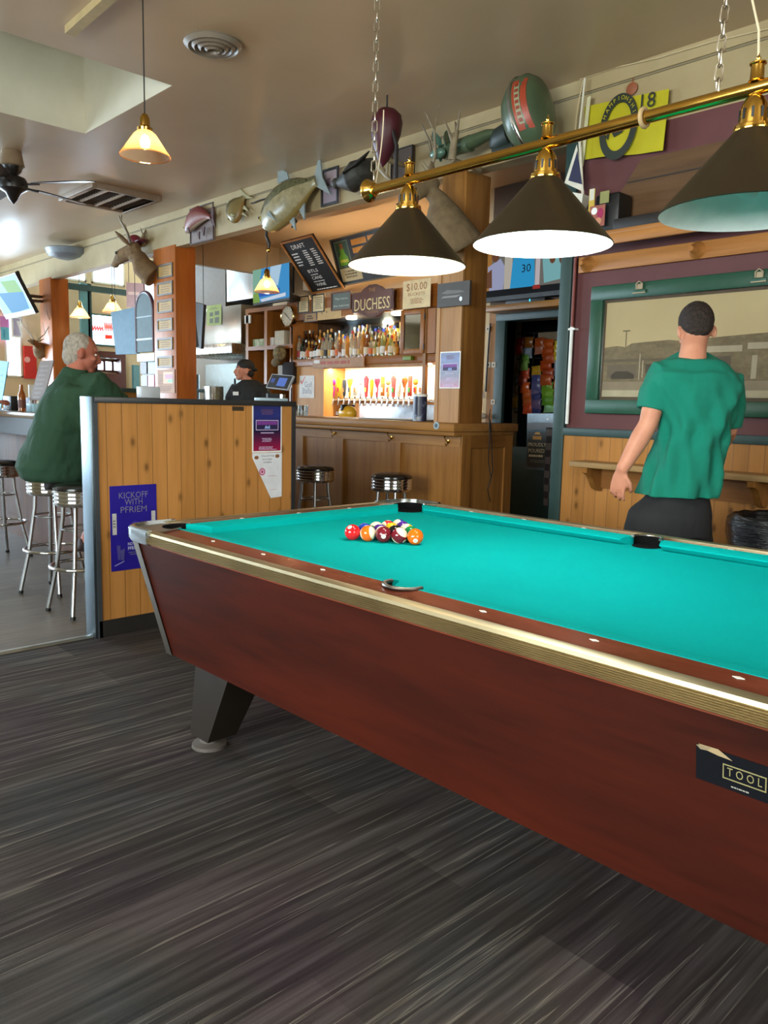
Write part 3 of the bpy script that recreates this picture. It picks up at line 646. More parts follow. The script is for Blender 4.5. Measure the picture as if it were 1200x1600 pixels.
pendant((pc.x, pc.y, pq.z), CE, 'amber glass cone pendant hanging in front of the skylight opening', 3.4, .128, 1.25)
q = PD(125, 496, 12.5); pendant(q, 4.2, 'pale lit amber pendant hanging nearest the street window, left of its twin', 6, .15, 1.5)
q = PD(176, 488, 11.0); pendant(q, 4.2, 'amber pendant hanging beside the wall deer head above the seated man', 6, .14, 1.4)
q = PD(417, 456, 8.3); pendant(q, CE, 'amber glass pendant hanging in front of the small television', 4, .13, 1.4)
# ------------------------------------------------------------------ bar counter
BX1, BF = -3.77, 4.24
T = thing('bar_counter', 'oak panelled bar counter with a thick wooden top running behind the chrome stools', 'bar counter', (-6.5, 4.6, 0))
b = MB(); b.box((-9.2, BF, 1.075), (BX1, 4.99, 1.135), M_oakX, bev=.008); b.box((-9.2, BF+.03, 1.045), (BX1-.02, 4.97, 1.075), M_oakX, bev=.004); b.build('counter_top', T)
b = MB(); b.box((-9.2, 4.375, 0), (BX1-.035, 4.95, 1.045), M_oak); b.build('body', T)
st = [PY(u, 720, 4.36).x for u in (711, 621, 532, 470, 420)]+[-6.9, -7.9]
b = MB(); b.box((-9.2, 4.36, .965), (BX1-.03, 4.376, 1.045), M_oakX); b.box((-9.2, 4.36, 0), (BX1-.03, 4.376, .16), M_oakX)
for i, x in enumerate(st): b.box((x-.09 if i else x-.06, 4.358, .16), (x+.03 if i else BX1-.03, 4.376, .965), M_oak)
b.build('front_frame', T)
b = MB(); b.box((BX1-.036, 4.36, 0), (BX1-.02, 4.46, 1.045), M_oak); b.box((BX1-.036, 4.86, 0), (BX1-.02, 4.952, 1.045), M_oak); b.box((BX1-.036, 4.46, .955), (BX1-.02, 4.86, 1.045), M_oakY); b.box((BX1-.036, 4.46, 0), (BX1-.02, 4.86, .16), M_oakY); b.build('end_frame', T)
b = MB(); b.box((-9.2, 4.352, 0), (BX1-.01, 4.36, .1), M_dark); b.build('kickboard', T)
for i, (u, v) in enumerate(((523, 677), (612, 684), (701, 690))):
    p = PY(u, v, 4.358); b = MB(); b.lathe([(.001, 0), (.014, 0), (.014, .005), (.001, .006)], M_brass, Matrix.Translation(p) @ Matrix.Rotation(pi/2, 4, 'X'), 12)
    b.tube([p, p+Vector((0, -.03, .005)), p+Vector((0, -.045, .03))], .004, M_brass, 6); b.tube([p+Vector((0, -.004, -.01)), p+Vector((0, -.03, -.03)), p+Vector((0, -.035, -.012))], .004, M_brass, 6); b.ball(p+Vector((0, -.045, .033)), .007, M_brass, seg=8)
    tag(b.build('coat_hook'), 'brass coat hook on the bar front, %s' % ('nearest the partition', 'between the two bar stools', 'closest to the bar corner')[i], 'hook', 'brass hooks along the bar front')
p = PY(682, 665, BF-.001); b = MB(); b.lathe([(.001, -.001), (.028, -.001), (.028, .003), (.001, .003)], flat('#8f9ba0', .4), Matrix.Translation(p) @ Matrix.Rotation(pi/2, 4, 'X')); b.lathe([(.001, .0035), (.015, .0035)], flat('#2c3a44', .4), Matrix.Translation(p) @ Matrix.Rotation(pi/2, 4, 'X'))
tag(b.build('round_badge'), 'small round grey badge stuck on the bar top edge below the canister', 'sticker')
b = MB(); b.tube([PX(766, 640, -3.95), PX(764, 657, BX1+.004)+Vector((0, 0, .01)), PX(765, 680, BX1+.006), PX(763, 720, BX1+.008), PX(767, 745, BX1+.008), PX(762, 765, BX1+.008), PX(766, 784, BX1+.008)], .004, M_black, 6)
b.tube([PX(766, 657, BX1+.004)+Vector((0, 0, .01)), PX(768, 690, BX1+.006), PX(770, 735, BX1+.008), PX(765, 755, BX1+.008)], .004, M_black, 6); tag(b.build('power_cord'), 'dark looped cord hanging down the end of the bar', 'cord')
b = MB(); a0, a1 = PZ(520, 651, 1.137), PZ(655, 655, 1.137); b.box((-5.1, 4.52, 1.135), (-4.25, 4.9, 1.142), M_black, bev=.002); tag(b.build('bar_mat'), 'long thin black rubber mat lying on the bar top', 'bar mat')
# canister on the bar
p = Vector((-4.36, 4.50, 1.136)); T = thing('canister', 'tall round tin with dark blue printed sides and pale lid beside the pillar', 'canister', p)
b = MB(); b.lathe([(.001, 0), (.055, 0), (.055, .2)], cloudy('tin_print', [(.4, '#1d2138'), (.55, '#2c3350'), (.62, '#8b93a6'), (.7, '#b9a348')], 9, .35, detail=5), Matrix.Translation(p)); b.build('tin_body', T)
b = MB(); b.lathe([(.057, .19), (.058, .205), (.05, .21), (.001, .21)], M_whitep, Matrix.Translation(p)); b.build('lid', T)
p = Vector((-4.72, 4.40, 1.136)); M_gold = flat('#d8a428', .25)
q = PY(543, 650, 4.75); q.z = 1.142; T = thing('mini_helmet', 'small gold football helmet standing on the bar mat', 'helmet', q)
b = MB(); b.lathe([(.075, 0), (.084, .03), (.08, .06), (.062, .09), (.03, .105), (.001, .108)], M_gold, Matrix.Translation(q) @ Matrix.Diagonal((1.2, .85, .95, 1))); b.build('shell', T)
b = MB(); b.box(q+Vector((-.015, -.074, .055)), q+Vector((.015, .074, .108)), M_black, bev=.004); b.build('stripe', T)
b = MB(); b.tube([q+Vector((-.07, -.05, .02)), q+Vector((-.12, -.035, .02)), q+Vector((-.12, .035, .02)), q+Vector((-.07, .05, .02))], .004, M_whitep, 6); b.tube([q+Vector((-.07, -.05, .04)), q+Vector((-.12, -.035, .035)), q+Vector((-.12, .035, .035)), q+Vector((-.07, .05, .04))], .004, M_whitep, 6); b.build('face_guard', T)
for i, u in enumerate((457, 466, 476)):
    q = PY(u, 646, 4.7); b = MB(); b.lathe([(.001, .003), (.028, .003), (.034, .1), (.036, .1), (.03, 0), (.001, 0)], glass('#dfe4e4', .3), Matrix.Translation((q.x, 4.7, 1.135)), 18)
    tag(b.build('tumbler'), 'clear glass tumbler on the bar end, %s' % ('nearest the partition', 'the middle of three', 'closest to the white sign'), 'glass', 'tumblers at the partition end of the bar') if False else tag(b.build('tumbler'), ('clear tumbler touching the dark partition edge', 'clear tumbler between its two twins on the bar', 'clear tumbler closest to the taps')[i], 'glass', 'tumblers at the partition end of the bar')
# ------------------------------------------------------------------ stools
def make_stool(label, grp):
    t = thing('bar_stool', label, 'bar stool', (0, 0, 0), grp)
    b = MB(); b.lathe([(.001, .765), (.09, .764), (.132, .756), (.15, .742), (.151, .73)], flat('#1b1918', .18), seg=36); b.build('seat', t, local=True)
    pr = [(.149, .735)]
    for k in range(4): z = .73-k*.022; pr += [(.147, z), (.153, z-.006), (.153, z-.014), (.147, z-.02)]
    pr += [(.14, .636), (.001, .636)]
    b = MB(); b.lathe(pr, M_chrome, seg=40); b.build('seat_band', t, local=True)
    for k in range(4):
        a = pi/4+k*pi/2; c, s = cos(a), sin(a)
        b = MB(); b.tube([(.10*c, .10*s, .64), (.105*c, .105*s, .55), (.15*c, .15*s, .26), (.205*c, .205*s, .015)], .0115, M_steel, 10); l = b.build('leg', t, local=True)
        b = MB(); b.cyl((.204*c, .204*s, .02), (.207*c, .207*s, 0), .015, M_black, seg=10); b.build('foot_tip', l, local=True)
    b = MB(); b.tube([(.178*cos(k*2*pi/40), .178*sin(k*2*pi/40), .28) for k in range(40)], .0105, M_chrome, 10, closed=True); b.build('foot_ring', t, local=True)
    b = MB(); b.tube([(.108*cos(k*2*pi/24), .108*sin(k*2*pi/24), .5) for k in range(24)], .006, M_steel, 6, closed=True); b.build('brace_ring', t, local=True)
    return t
s0 = make_stool('chrome banded black stool at the bar directly behind the far table corner', 'chrome stools along the oak bar')
s0.location = (-4.16, 4.02, 0); s0.rotation_euler[2] = .3
dup(s0, (-4.98, 3.96, 0), .1, 'chrome banded black stool at the bar beside the partition, fully in view')
dup(s0, (-5.72, 3.96, 0), .5, 'chrome stool at the bar mostly hidden by the partition edge')
G2 = 'chrome stools along the side counter'
dup(s0, (-5.17, 1.95, 0), .55, 'chrome stool under the grey-haired man in green', G2); dup(s0, (-4.55, 1.88, 0), .1, 'empty chrome stool half hidden by the metal partition post', G2); dup(s0, (-6.52, 2.06, 0), .3, 'empty chrome stool farthest from the partition at the side counter', G2)
# side counter where the man sits
T = thing('side_counter', 'long grey-edged drinking counter with orange wood front beyond the partition', 'counter', (-8, 2.7, 0))
b = MB(); b.box((-13.4, 2.30, 1.085), (PX0-.03, 2.97, 1.13), flat('#83705a', .22), bev=.004); b.build('counter_top', T)
b = MB(); b.box((-13.4, 2.29, .95), (PX0-.03, 2.32, 1.085), flat('#2b2e30', .5)); b.build('fascia', T)
b = MB(); b.box((-13.4, 2.5, 0), (PX0-.03, 2.8, 1.085), wood('#5c3516', '#40220c', 'Z', .5, knots=False)); b.build('base', T)
# ------------------------------------------------------------------ back bar
YC = 6.0
xa, xb, xc, xd, xe = (PY(u, 550, YC).x for u in (455, 628, 665, 690, 500))
M_cab = wood('#9c6228', '#80491a', 'X', .35, knots=False); M_cabZ = wood('#a0642a', '#84501e', 'Z', .35, knots=False); M_ply = wood('#d29a58', '#c08648', 'Z', .5, knots=False)
T = thing('back_bar', 'warm wooden back bar cabinet with bottle shelf, soffit board and lit tap recess', 'back bar', ((xa+xd)/2, 6.2, 0))
b = MB(); b.box((xa, YC, 1.70), (xd, YB-.002, 1.785), M_cab, bev=.004); b.build('bottle_shelf', T)
b = MB(); b.box((xa-.05, YC-.03, 2.245), (xd+.2, YC, 2.455), M_cab); b.box((xa-.05, YC, 2.25), (xd+.2, YB-.002, 2.275), flat('#6d6458', .4)); b.box((xa-.05, YC-.03, 2.455), (xd+.2, YB-.002, 2.475), M_cab); b.build('soffit', T)
b = MB(); b.box((xa-.0, YC, 1.1), (xa+.03, YB-.002, 2.25), M_cabZ); b.build('side_panel', T); b = MB(); b.box((xd-.0, YC+.02, 1.1), (xd+.03, YB-.002, 2.25), M_cabZ); b.build('side_panel', T); b = MB(); b.box((xc-.02, YC-.02, 1.1), (xc+.02, YC+.02, 2.25), M_oak); b.build('front_post', T)
def mirror_(): return metal('#9aa4a8', .06, k=.8)
b = MB(); b.box((xa+.03, YB-.012, 1.785), (xb, YB-.004, 2.25), mirror_()); b.build('mirror', T)
b = MB(); b.box((xa+.03, 6.04, 1.0), (xe+.0, 6.08, 1.70), M_ply); b.build('plywood_panel', T)
b = MB(); b.box((xe, YB-.03, 1.0), (xd, YB-.004, 1.70), flat('#efeadf', .3)); b.box((xe+.01, YB-.05, 1.0), (xc-.05, YB-.03, 1.32), metal('#dfe3e6', .22)); b.box((xe+.0, 6.04, 1.0), (xe+.03, YB-.03, 1.7), M_ply); b.build('tap_wall', T)
b = MB(); b.box((xe+.03, YC+.03, 1.665), (xc-.05, YC+.06, 1.70), M_oakL); b.box((xe+.03, YC+.07, 1.68), (xc-.05, YC+.16, 1.697), glow('#fff0cc', 5)); b.build('strip_light', T)
b = MB(); b.box((xa, 5.9, .0), (xd, 6.37, 1.0), M_cab); b.build('under_counter', T)
b = MB(); b.cyl((xe+.05, 6.28, 1.30), (xc-.04, 6.28, 1.30), .028, metal('#d8dadb', .15)); b.build('tap_rail', T)
T2 = thing('glass_door_cabinet', 'small wooden wall cabinet with a glass door at the end of the bottle shelf', 'cabinet', ((xb+xc)/2, 6.1, 1.79))
b = MB(); b.box((xb, YC-.01, 1.79), (xb+.02, YB-.01, 2.24), M_cabZ); b.box((xc-.02, YC-.01, 1.79), (xc+.14, YB-.01, 2.24), M_cabZ); b.box((xb, YC-.01, 2.22), (xc, YB-.01, 2.24), M_cab); b.box((xb, YC-.01, 1.785), (xc, YB-.01, 1.80), M_cab); b.box((xb+.02, YC+.02, 2.0), (xc-.02, YB-.02, 2.008), glass('#cfe0dc', .3)); b.build('body', T2)
b = MB()
for p, q in (((xb, 1.79), (xb+.055, 2.24)), ((xc-.055, 1.79), (xc, 2.24)), ((xb+.055, 1.79), (xc-.055, 1.84)), ((xb+.055, 2.19), (xc-.055, 2.24))): b.box((p[0], YC-.035, p[1]), (q[0], YC-.012, q[1]), M_cabZ, bev=.003)
d = b.build('door', T2); b = MB(); b.box((xb+.055, YC-.025, 1.84), (xc-.055, YC-.02, 2.19), glass('#b8c4c4', .3)); b.build('glass_pane', d)
for z in (1.86, 2.16):
    b = MB(); b.box((xc-.004, YC-.037, z-.03), (xc+.006, YC-.03, z+.03), M_black); b.build('hinge', d)
for i, (x, z) in enumerate(((xb+.12, 1.80), (xb+.2, 1.80), (xb+.13, 2.01), (xb+.22, 2.01))):
    b = MB(); b.lathe([(.001, 0), (.03, 0), (.004, .01), (.004, .06), (.035, .09), (.03, .14)], glass('#e8ecea', .5), Matrix.Translation((x, 6.15, z)), 14); tag(b.build('stem_glass'), ('stemmed glass low in the cabinet nearer its left side', 'stemmed glass low in the cabinet nearer the hinges', 'stemmed glass on the cabinet shelf nearer its left side', 'stemmed glass on the cabinet shelf nearer the hinges')[i], 'glass', 'glasses in the small cabinet')
for i, u in enumerate((541, 612)):
    p = PY(u, 489, 6.02); b = MB(); b.lathe([(.001, -.03), (.055, -.03), (.065, -.02), (.06, 0)], glow('#fff2d6', 9), Matrix.Translation((p.x, 6.1, 2.25))); tag(b.build('puck_light'), ('round puck light under the soffit below the plaques', 'round puck light under the soffit below the maroon carved sign')[i], 'light', 'puck lights over the bottles')
    point('puck_glow', (p.x, 6.1, 2.19), 3.5, (1, .85, .6), .05)
b = MB(); b.box((xa+.3, YC+.1, 2.477), (xd-.1, YC+.14, 2.49), glow('#ffcf90', 3)); tag(b.build('added_glow_strip'), 'thin added glowing strip on top of the soffit, warming the bar ceiling', 'light strip')  # added glowing strip, put in to go with the uplight below
area('added_bar_uplight', ((xa+xd)/2, YC+.12, 2.50), ((xa+xd)/2, YC-.2, 3.3), 2.2, .05, 9, (1, .72, .42))  # added uplight, brightens the wall and ceiling above the back bar
area('valance_glow', (-6.7, 6.14, 1.672), (-6.7, 6.2, 1.2), 1.5, .05, 14, (1, .86, .62))
# bottles
def bglass(h, g=.35):
    a = N('bottle_glass_'+h.strip('#')); a.set(C(h), .05, spec=.8); a.b.inputs['Coat Weight'].default_value = .6; t = a.n('ShaderNodeBsdfTransparent'); t.inputs[0].default_value = C(h, 1.6)
    m = a.n('ShaderNodeMixShader'); m.inputs[0].default_value = g; a.l(a.b.outputs[0], m.inputs[1]); a.l(t.outputs[0], m.inputs[2]); a.l(m.outputs[0], a.out.inputs[0]); return a.m
BG = [('clear', bglass('#c9c4b4', .6)), ('amber', bglass('#9a5a1c')), ('dark green', bglass('#25381f')), ('pale green', bglass('#a5a662')), ('golden', bglass('#c98f34')), ('brown', bglass('#4a2814')), ('blue', bglass('#5a86b8')), ('ruby', bglass('#8c2420'))]
BP = [[(.001, 0), (.036, .004), (.038, .02), (.038, .17), (.03, .20), (.013, .225), (.012, .29)], [(.001, 0), (.042, .004), (.043, .1), (.036, .13), (.014, .165), (.012, .23)],
      [(.001, 0), (.032, .004), (.033, .19), (.024, .225), (.012, .245), (.012, .31)], [(.001, 0), (.034, .004), (.04, .06), (.034, .12), (.012, .17), (.013, .26)]]
LB = [('cream', flat('#e4d9bc', .6)), ('white', M_whitep), ('black', M_black), ('red', flat('#a4241c', .5)), ('gold', flat('#c69a3c', .4)), ('blue', flat('#32509a', .5)), ('orange', flat('#dc6a1c', .5)), ('none', None)]
CP = [('black', M_black), ('gold', M_gold), ('red', flat('#b0201c', .4)), ('silver', M_steel), ('blue', flat('#3447c8', .4)), ('wooden', flat('#b98a54', .6))]
used = set()
def bottle(x, y, z, i, j, k, l, sc=1.0, pos='', grp=''):
    nm = '%s liquor bottle, %s label, %s cap%s' % (BG[j][0], LB[k][0] if LB[k][1] else 'no', CP[l][0], pos)
    t = thing('liquor_bottle', nm, 'bottle', (x, y, z), grp); Ms = Matrix.Diagonal((sc, sc, sc, 1))
    pr = BP[i]; b = MB(); b.lathe(pr, BG[j][1], Ms, 16); b.build('glass_body', t, local=True)
    if LB[k][1]: r = max(p[0] for p in pr)+.0008; b = MB(); b.lathe([(r, .035), (r, .115)], LB[k][1], Ms, 16); b.build('paper_label', t, local=True)
    b = MB(); b.lathe([(.0145, pr[-1][1]-.03), (.0145, pr[-1][1]+.006), (.001, pr[-1][1]+.008)], CP[l][1], Ms, 10); b.build('cap', t, local=True)
r = random.Random(5); x0, x1 = PY(468, 550, 6.1).x, PY(625, 550, 6.1).x
words1 = 'front row'; n = 26
for row, (yy, zz, sc, dn) in enumerate(((6.07, 1.786, .92, 27), (6.17, 1.846, .95, 25), (6.27, 1.866, 1.0, 14))):
    for a in range(dn):
        x = x0+(x1-x0)*(a+.5+r.uniform(-.12, .12))/dn
        if row == 2: x = x0+(x1-x0)*(.45+.55*(a+.5)/dn)
        tcol = (x-x0)/(x1-x0); j = r.choice([1, 2, 4, 5, 1, 0, 5] if tcol < .25 else [0, 0, 0, 1, 4, 0, 2] if tcol < .65 else [3, 4, 0, 3, 1, 2]); nth = ('against the cabinet side', 'toward the clock side', 'left of the middle', 'at the middle', 'right of the middle', 'toward the glass cabinet', 'beside the glass cabinet')[min(6, int(tcol*7))]
        ordn = ('', 'second ', 'third ', 'fourth ', 'fifth ')
        for tr in range(300):
            i, k, l = r.randrange(4), r.choice([0, 0, 1, 1, 2, 4, 6, 7, 3, 0]), r.choice([0, 0, 1, 3, 5, 0, 2, 4, 3])
            key = (j, k, l, row, nth)
            if key not in used: break
            if tr % 10 == 9: j = r.randrange(8)
        used.add(key)
        bottle(x, yy, zz, i, j, k, l, sc*r.uniform(.86, 1.04), ', %s row %s' % (('front', 'middle', 'rear')[row], nth), 'liquor bottles on the back bar shelf')
b = MB(); b.box((xa+.03, 6.13, 1.785), (xb, 6.22, 1.845), M_cab); b.box((xa+.03, 6.22, 1.785), (xb, 6.33, 1.865), M_cab); tag(b.build('bottle_riser'), 'stepped wooden riser under the rear bottles on the back bar', 'riser')
# taps
TAPC = ['#e8e6e0', '#3fae3c', '#46b04a', '#d82ea0', '#e8c42a', '#3c4450', '#e0bc44', '#e8e2c8', '#ded8e8', '#e01818', '#f2b818', '#c8405a', '#e07a20', '#e8c070', '#c84840', '#e8dcc0', '#b86428', '#d8442c', '#e8a838', '#f0ead8']
CN = ['white', 'green', 'bright green', 'magenta', 'yellow', 'charcoal', 'mustard', 'cream', 'lilac', 'red', 'amber', 'rose', 'orange', 'straw', 'brick red', 'ivory', 'brown', 'scarlet', 'honey', 'pale']
for i in range(20):
    u = 502+i*(664-502)/19; p = PY(u, 626, 6.26); x = p.x; z = 1.30
    t = thing('beer_tap', '%s handled beer tap in the long row of taps' % CN[i], 'beer tap', (x, 6.22, z), 'beer taps on the steel rail')
    b = MB(); b.cyl((x, 6.26, z), (x, 6.19, z), .016, M_chrome, seg=10); b.tube([(x, 6.19, z+.02), (x, 6.19, z-.01), (x, 6.175, z-.06)], [.013, .014, .009], M_chrome, 10); b.cyl((x, 6.19, z+.01), (x, 6.19, z+.045), .009, M_chrome, seg=8); b.build('faucet', t)
    c = flat(TAPC[i], .35); c2 = flat(TAPC[(i*7+3) % 20], .35); b = MB(); k = i % 5; Mt = Matrix.Translation((x, 6.19, z+.045)) @ Matrix.Diagonal((1.25, 1, 1.2, 1))
    if k == 0: b.lathe([(.009, 0), (.016, .02), (.022, .12), (.02, .16), (.001, .17)], c, Mt, 12)
    elif k == 1: b.lathe([(.009, 0), (.013, .03), (.014, .1), (.03, .14), (.03, .17), (.001, .19)], c, Mt, 12)
    elif k == 2: b.box((-.022, -.01, .01), (.022, .01, .19), c, Mt, bev=.006)
    elif k == 3: b.box((-.014, -.009, 0), (.014, .009, .1), c, Mt, bev=.004); b.ball((0, 0, .14), .034, c, (1, .4, 1), Mt, 12)
    else: b.prism([(-.012, 0), (.012, 0), (.026, .17), (.0, .2), (-.026, .17)], .02, c, Mt @ Matrix.Rotation(pi/2, 4, 'X') @ Matrix.Translation((0, 0, -.01)))
    h = b.build('handle', t); b = MB(); b.box((x-.012, 6.172, z+.1), (x+.012, 6.178, z+.15), c2); b.build('badge', h)
# things on the soffit board and wall above
def framed(u0, v0, u1, v1, Y, label, mf, mp, ink, cat='framed certificate', name='framed_certificate', grp=None, seed=1, fr=.012, n=7, ax='Y'):
    c = (cardY if ax == 'Y' else cardX)(u0, v0, u1, v1, Y, .008, mp); c.frame(fr, mf, .008)
    if n: c.lines(.2, .16, .85, .86, n, ink, .35, seed)
    return tag(c.build(name), label, cat, grp)
cert = flat('#ead7a6', .6)
framed(466, 464, 483, 488, YC-.04, 'pale framed certificate on the soffit nearest the clock', M_dark, cert, M_ink, seed=3, grp='plaques on the soffit board')
framed(488, 461, 507, 487, YC-.04, 'pale framed certificate between the chalky plaque and its twin', M_dark, cert, M_ink, seed=4, grp='plaques on the soffit board')
c = cardY(518, 458, 549, 483, YC-.04, .01, flat('#64706a', .6)); c.frame(.014, flat('#6e3c1e', .5), .01); wr = flat('#d8dcd0', .7); c.write('The more,', .5, .42, .026, wr, .66).write('the merrier', .5, .8, .026, wr, .8); tag(c.build('plaque'), 'grey green plaque with two lines of chalky writing beside the carved sign', 'plaque', 'plaques on the soffit board')
c = cardY(440, 489, 466, 502, YC-.04, .006, flat('#3e4048', .5)); c.write('No Smoking', .5, .7, .02, cert, .8); tag(c.build('small_plaque'), 'small dark plaque on the soffit just right of the clock', 'plaque') if False else c.bm.free()
c = cardY(475, 490, 495, 502, YC-.034, .004, flat('#b08a50', .5)); c.frame(.008, flat('#4c4a5a', .5), .004); c.lines(.2, .3, .8, .8, 2, M_ink, .5, 2); tag(c.build('label_strip'), 'small dark-edged label under the pale certificates', 'label')
c = cardY(496, 483, 533, 497, YC-.034, .004, flat('#cfae74', .6)); c.disc(.2, .4, .008, .01, M_ink).disc(.4, .35, .008, .01, M_ink); tag(c.build('card_strip'), 'plain tan card strip with two dark dots on the soffit edge', 'card')
# carved maroon sign
M_sgn = flat('#4c2418', .4)
tl, br = PY(553, 456, YC-.06), PY(618, 486, YC-.06); w, h = br.x-tl.x, tl.z-br.z
T = thing('carved_sign', 'carved maroon wooden sign reading DUCHESS above the bottles', 'sign', ((tl.x+br.x)/2, YC-.06, br.z))
out = [(0, .1), (.04, 0), (.22, 0), (.3, -.16), (.42, -.3), (.58, -.3), (.7, -.16), (.78, 0), (.96, 0), (1, .1), (.985, .5), (1, .9), (.96, 1), (.78, 1), (.7, 1.12), (.58, 1.26), (.42, 1.26), (.3, 1.12), (.22, 1), (.04, 1), (0, .9), (.015, .5)]
c = MB(); Mt = Matrix(((1, 0, 0), (0, 0, -1), (0, 1, 0))).transposed().to_4x4()
Mc = Matrix((Vector((1, 0, 0)), Vector((0, 0, 1)), Vector((0, -1, 0)))).transposed().to_4x4(); Mc.translation = tl
c.prism([(x*w, -y*h*.86-.02) for x, y in out], .03, M_sgn, Mc); c.prism([(.03*w+x*w*.94, -.03*h-y*h*.8-.02) for x, y in out], .004, flat('#5e3020', .45), Mc @ Matrix.Translation((0, 0, .03))); c.build('board', T)
c = MB(); gm = flat('#f0dc9a', .35); c.text('DUCHESS', h*.5, gm, Mc @ Matrix.Translation((w/2, -h*.86, .0355)), w*.84); c.build('lettering', T)
c = MB(); c.text('THE', h*.16, flat('#b98c4a', .5), Mc @ Matrix.Translation((w/2, -.12*h, .0355)), w*.16); c.text('TAVERN', h*.13, flat('#a07a44', .5), Mc @ Matrix.Translation((w/2, -1.02*h, .0355)), w*.3); c.build('small_lettering', T)
# price card
c = cardY(630, 440, 672, 479, YC-.1, .003, flat('#f0d9a8', .7)); rd = flat('#a86a3a', .7); c.write('$10.00', .5, .36, .075, rd, .74).write('BUCKETS', .5, .55, .03, rd, .6); c.lines(.25, .66, .75, .86, 4, rd, .5, 9); tag(c.build('price_card'), 'cream paper card reading $10.00 hanging over the glass cabinet', 'paper sign')
# knife plaque and poster on the pillar
c = cardY(684, 444, 733, 476, YW-.05, .02, flat('#3f372f', .5)); sv = M_steel; c.poly([(.12, .42), (.3, .3), (.72, .36), (.86, .44), (.6, .48), (.3, .47)], flat('#5e5850', .35)).poly([(.12, .62), (.2, .55), (.75, .55), (.6, .64)], flat('#77706a', .3)).disc(.74, .72, .014, .016, sv); tag(c.build('knife_plaque'), 'dark wooden plaque with mounted blades on the bar pillar', 'plaque')
def pk_poster(c):
    return c
Mp_grad = N('poster_gradient'); _c = Mp_grad.n('ShaderNodeTexCoord'); _s = Mp_grad.n('ShaderNodeSeparateXYZ'); Mp_grad.l(_c.outputs['Generated'], _s.inputs[0]); Mp_grad = Mp_grad.set(Mp_grad.ramp(_s.outputs['Z'], [(0, C('#a01c48')), (.28, C('#5a1440')), (.45, C('#14123a')), (.8, C('#1c2a78')), (1, C('#1a2260'))]), .25)
def gposter(c, name, label):
    c.lines(.28, .1, .72, .22, 4, flat('#6a4458', .5), .5, 7); wl = flat('#cdb8dc', .5)
    for a in ((.12, .32, .88, .335), (.12, .52, .88, .535), (.12, .32, .14, .535), (.86, .32, .88, .535)): c.rect(*a, wl)
    c.rect(.16, .345, .84, .42, flat('#7a3a90', .5)); c.rect(.16, .42, .84, .515, flat('#241c48', .5)); c.poly([(.4, .5), (.45, .43), (.52, .46), (.58, .42), (.6, .5)], flat('#8fa8e0', .5))
    c.rect(.28, .58, .72, .60, wl); c.lines(.3, .7, .7, .79, 3, wl, .5, 3); c.lines(.18, .88, .82, .96, 3, wl, .5, 5); return tag(c.build(name), label, 'poster')
c = cardY(688, 550, 718, 607, YW-.03, .001, M_whitep); c.rect(.04, .03, .96, .97, Mp_grad); gposter(c, 'poster', 'glossy blue and magenta poster taped to the bar pillar')
# draft board, leaning forward
c = card4(PY(438, 379, 5.5), PY(488, 366, 5.5), PY(477, 461, 5.96), .02, flat('#161514', .6)); c.frame(.02, M_pinep, .014); ww = flat('#efece4', .6)
c.write('DRAFT', .42, .17, .055, ww, .4).write('BTLS', .42, .62, .04, ww, .3).write('CANS', .42, .75, .04, ww, .3).write('WINE', .42, .88, .04, ww, .3); c.lines(.1, .24, .3, .5, 5, ww, .4, 4).lines(.45, .22, .62, .52, 8, ww, .45, 6).lines(.7, .22, .86, .52, 8, ww, .45, 8).lines(.25, .655, .6, .67, 1, ww, .9, 2).lines(.25, .785, .6, .8, 1, ww, .9, 4).lines(.2, .93, .85, .95, 1, ww, .9, 4)
tag(c.build('menu_board'), 'black letter board headed DRAFT in a pine frame, hanging tilted', 'menu board')
c = card4(PY(515, 375, 5.8), PY(604, 352, 5.8), PY(537, 447, 5.97), .02, flat('#34383a', .5)); c.frame(.014, flat('#7d6a4c', .5), .01); og = flat('#e8962a', .5); gr = flat('#3e5a40', .5)
c.rect(.05, .07, .3, .62, flat('#6c7862', .5)).rect(.075, .1, .275, .6, gr).poly([(.14, .22), (.2, .22), (.21, .34), (.25, .42), (.25, .58), (.09, .58), (.09, .42), (.13, .34)], flat('#7ab03a', .35)).rect(.145, .13, .2, .24, flat('#b06a3a', .4)).rect(.1, .46, .24, .52, flat('#cfd04a', .5)).rect(.05, .64, .42, .92, flat('#cdb98a', .6))
c.write('JAMESON', .52, .2, .04, og, .3).write('WELL', .8, .2, .04, og, .18).write('DRINKS', .5, .34, .04, og, .26).write('SPECIALS', .78, .34, .04, og, .2) if False else c.rect(.36, .1, .62, .22, og).rect(.65, .1, .92, .22, og).rect(.36, .27, .6, .38, og).rect(.63, .27, .92, .38, og)
c.write('HOUR', .55, .52, .05, ww, .22); c.rect(.5, .66, .8, .8, og); c.lines(.38, .12, .9, .2, 1, flat('#8a4a10', .5), .8, 3).lines(.38, .29, .9, .36, 1, flat('#8a4a10', .5), .8, 5); c.lines(.1, .7, .38, .88, 3, flat('#7a5a30', .5), .5, 2); tag(c.build('framed_bar_poster'), 'framed poster with a green bottle and orange lettering bands', 'poster')
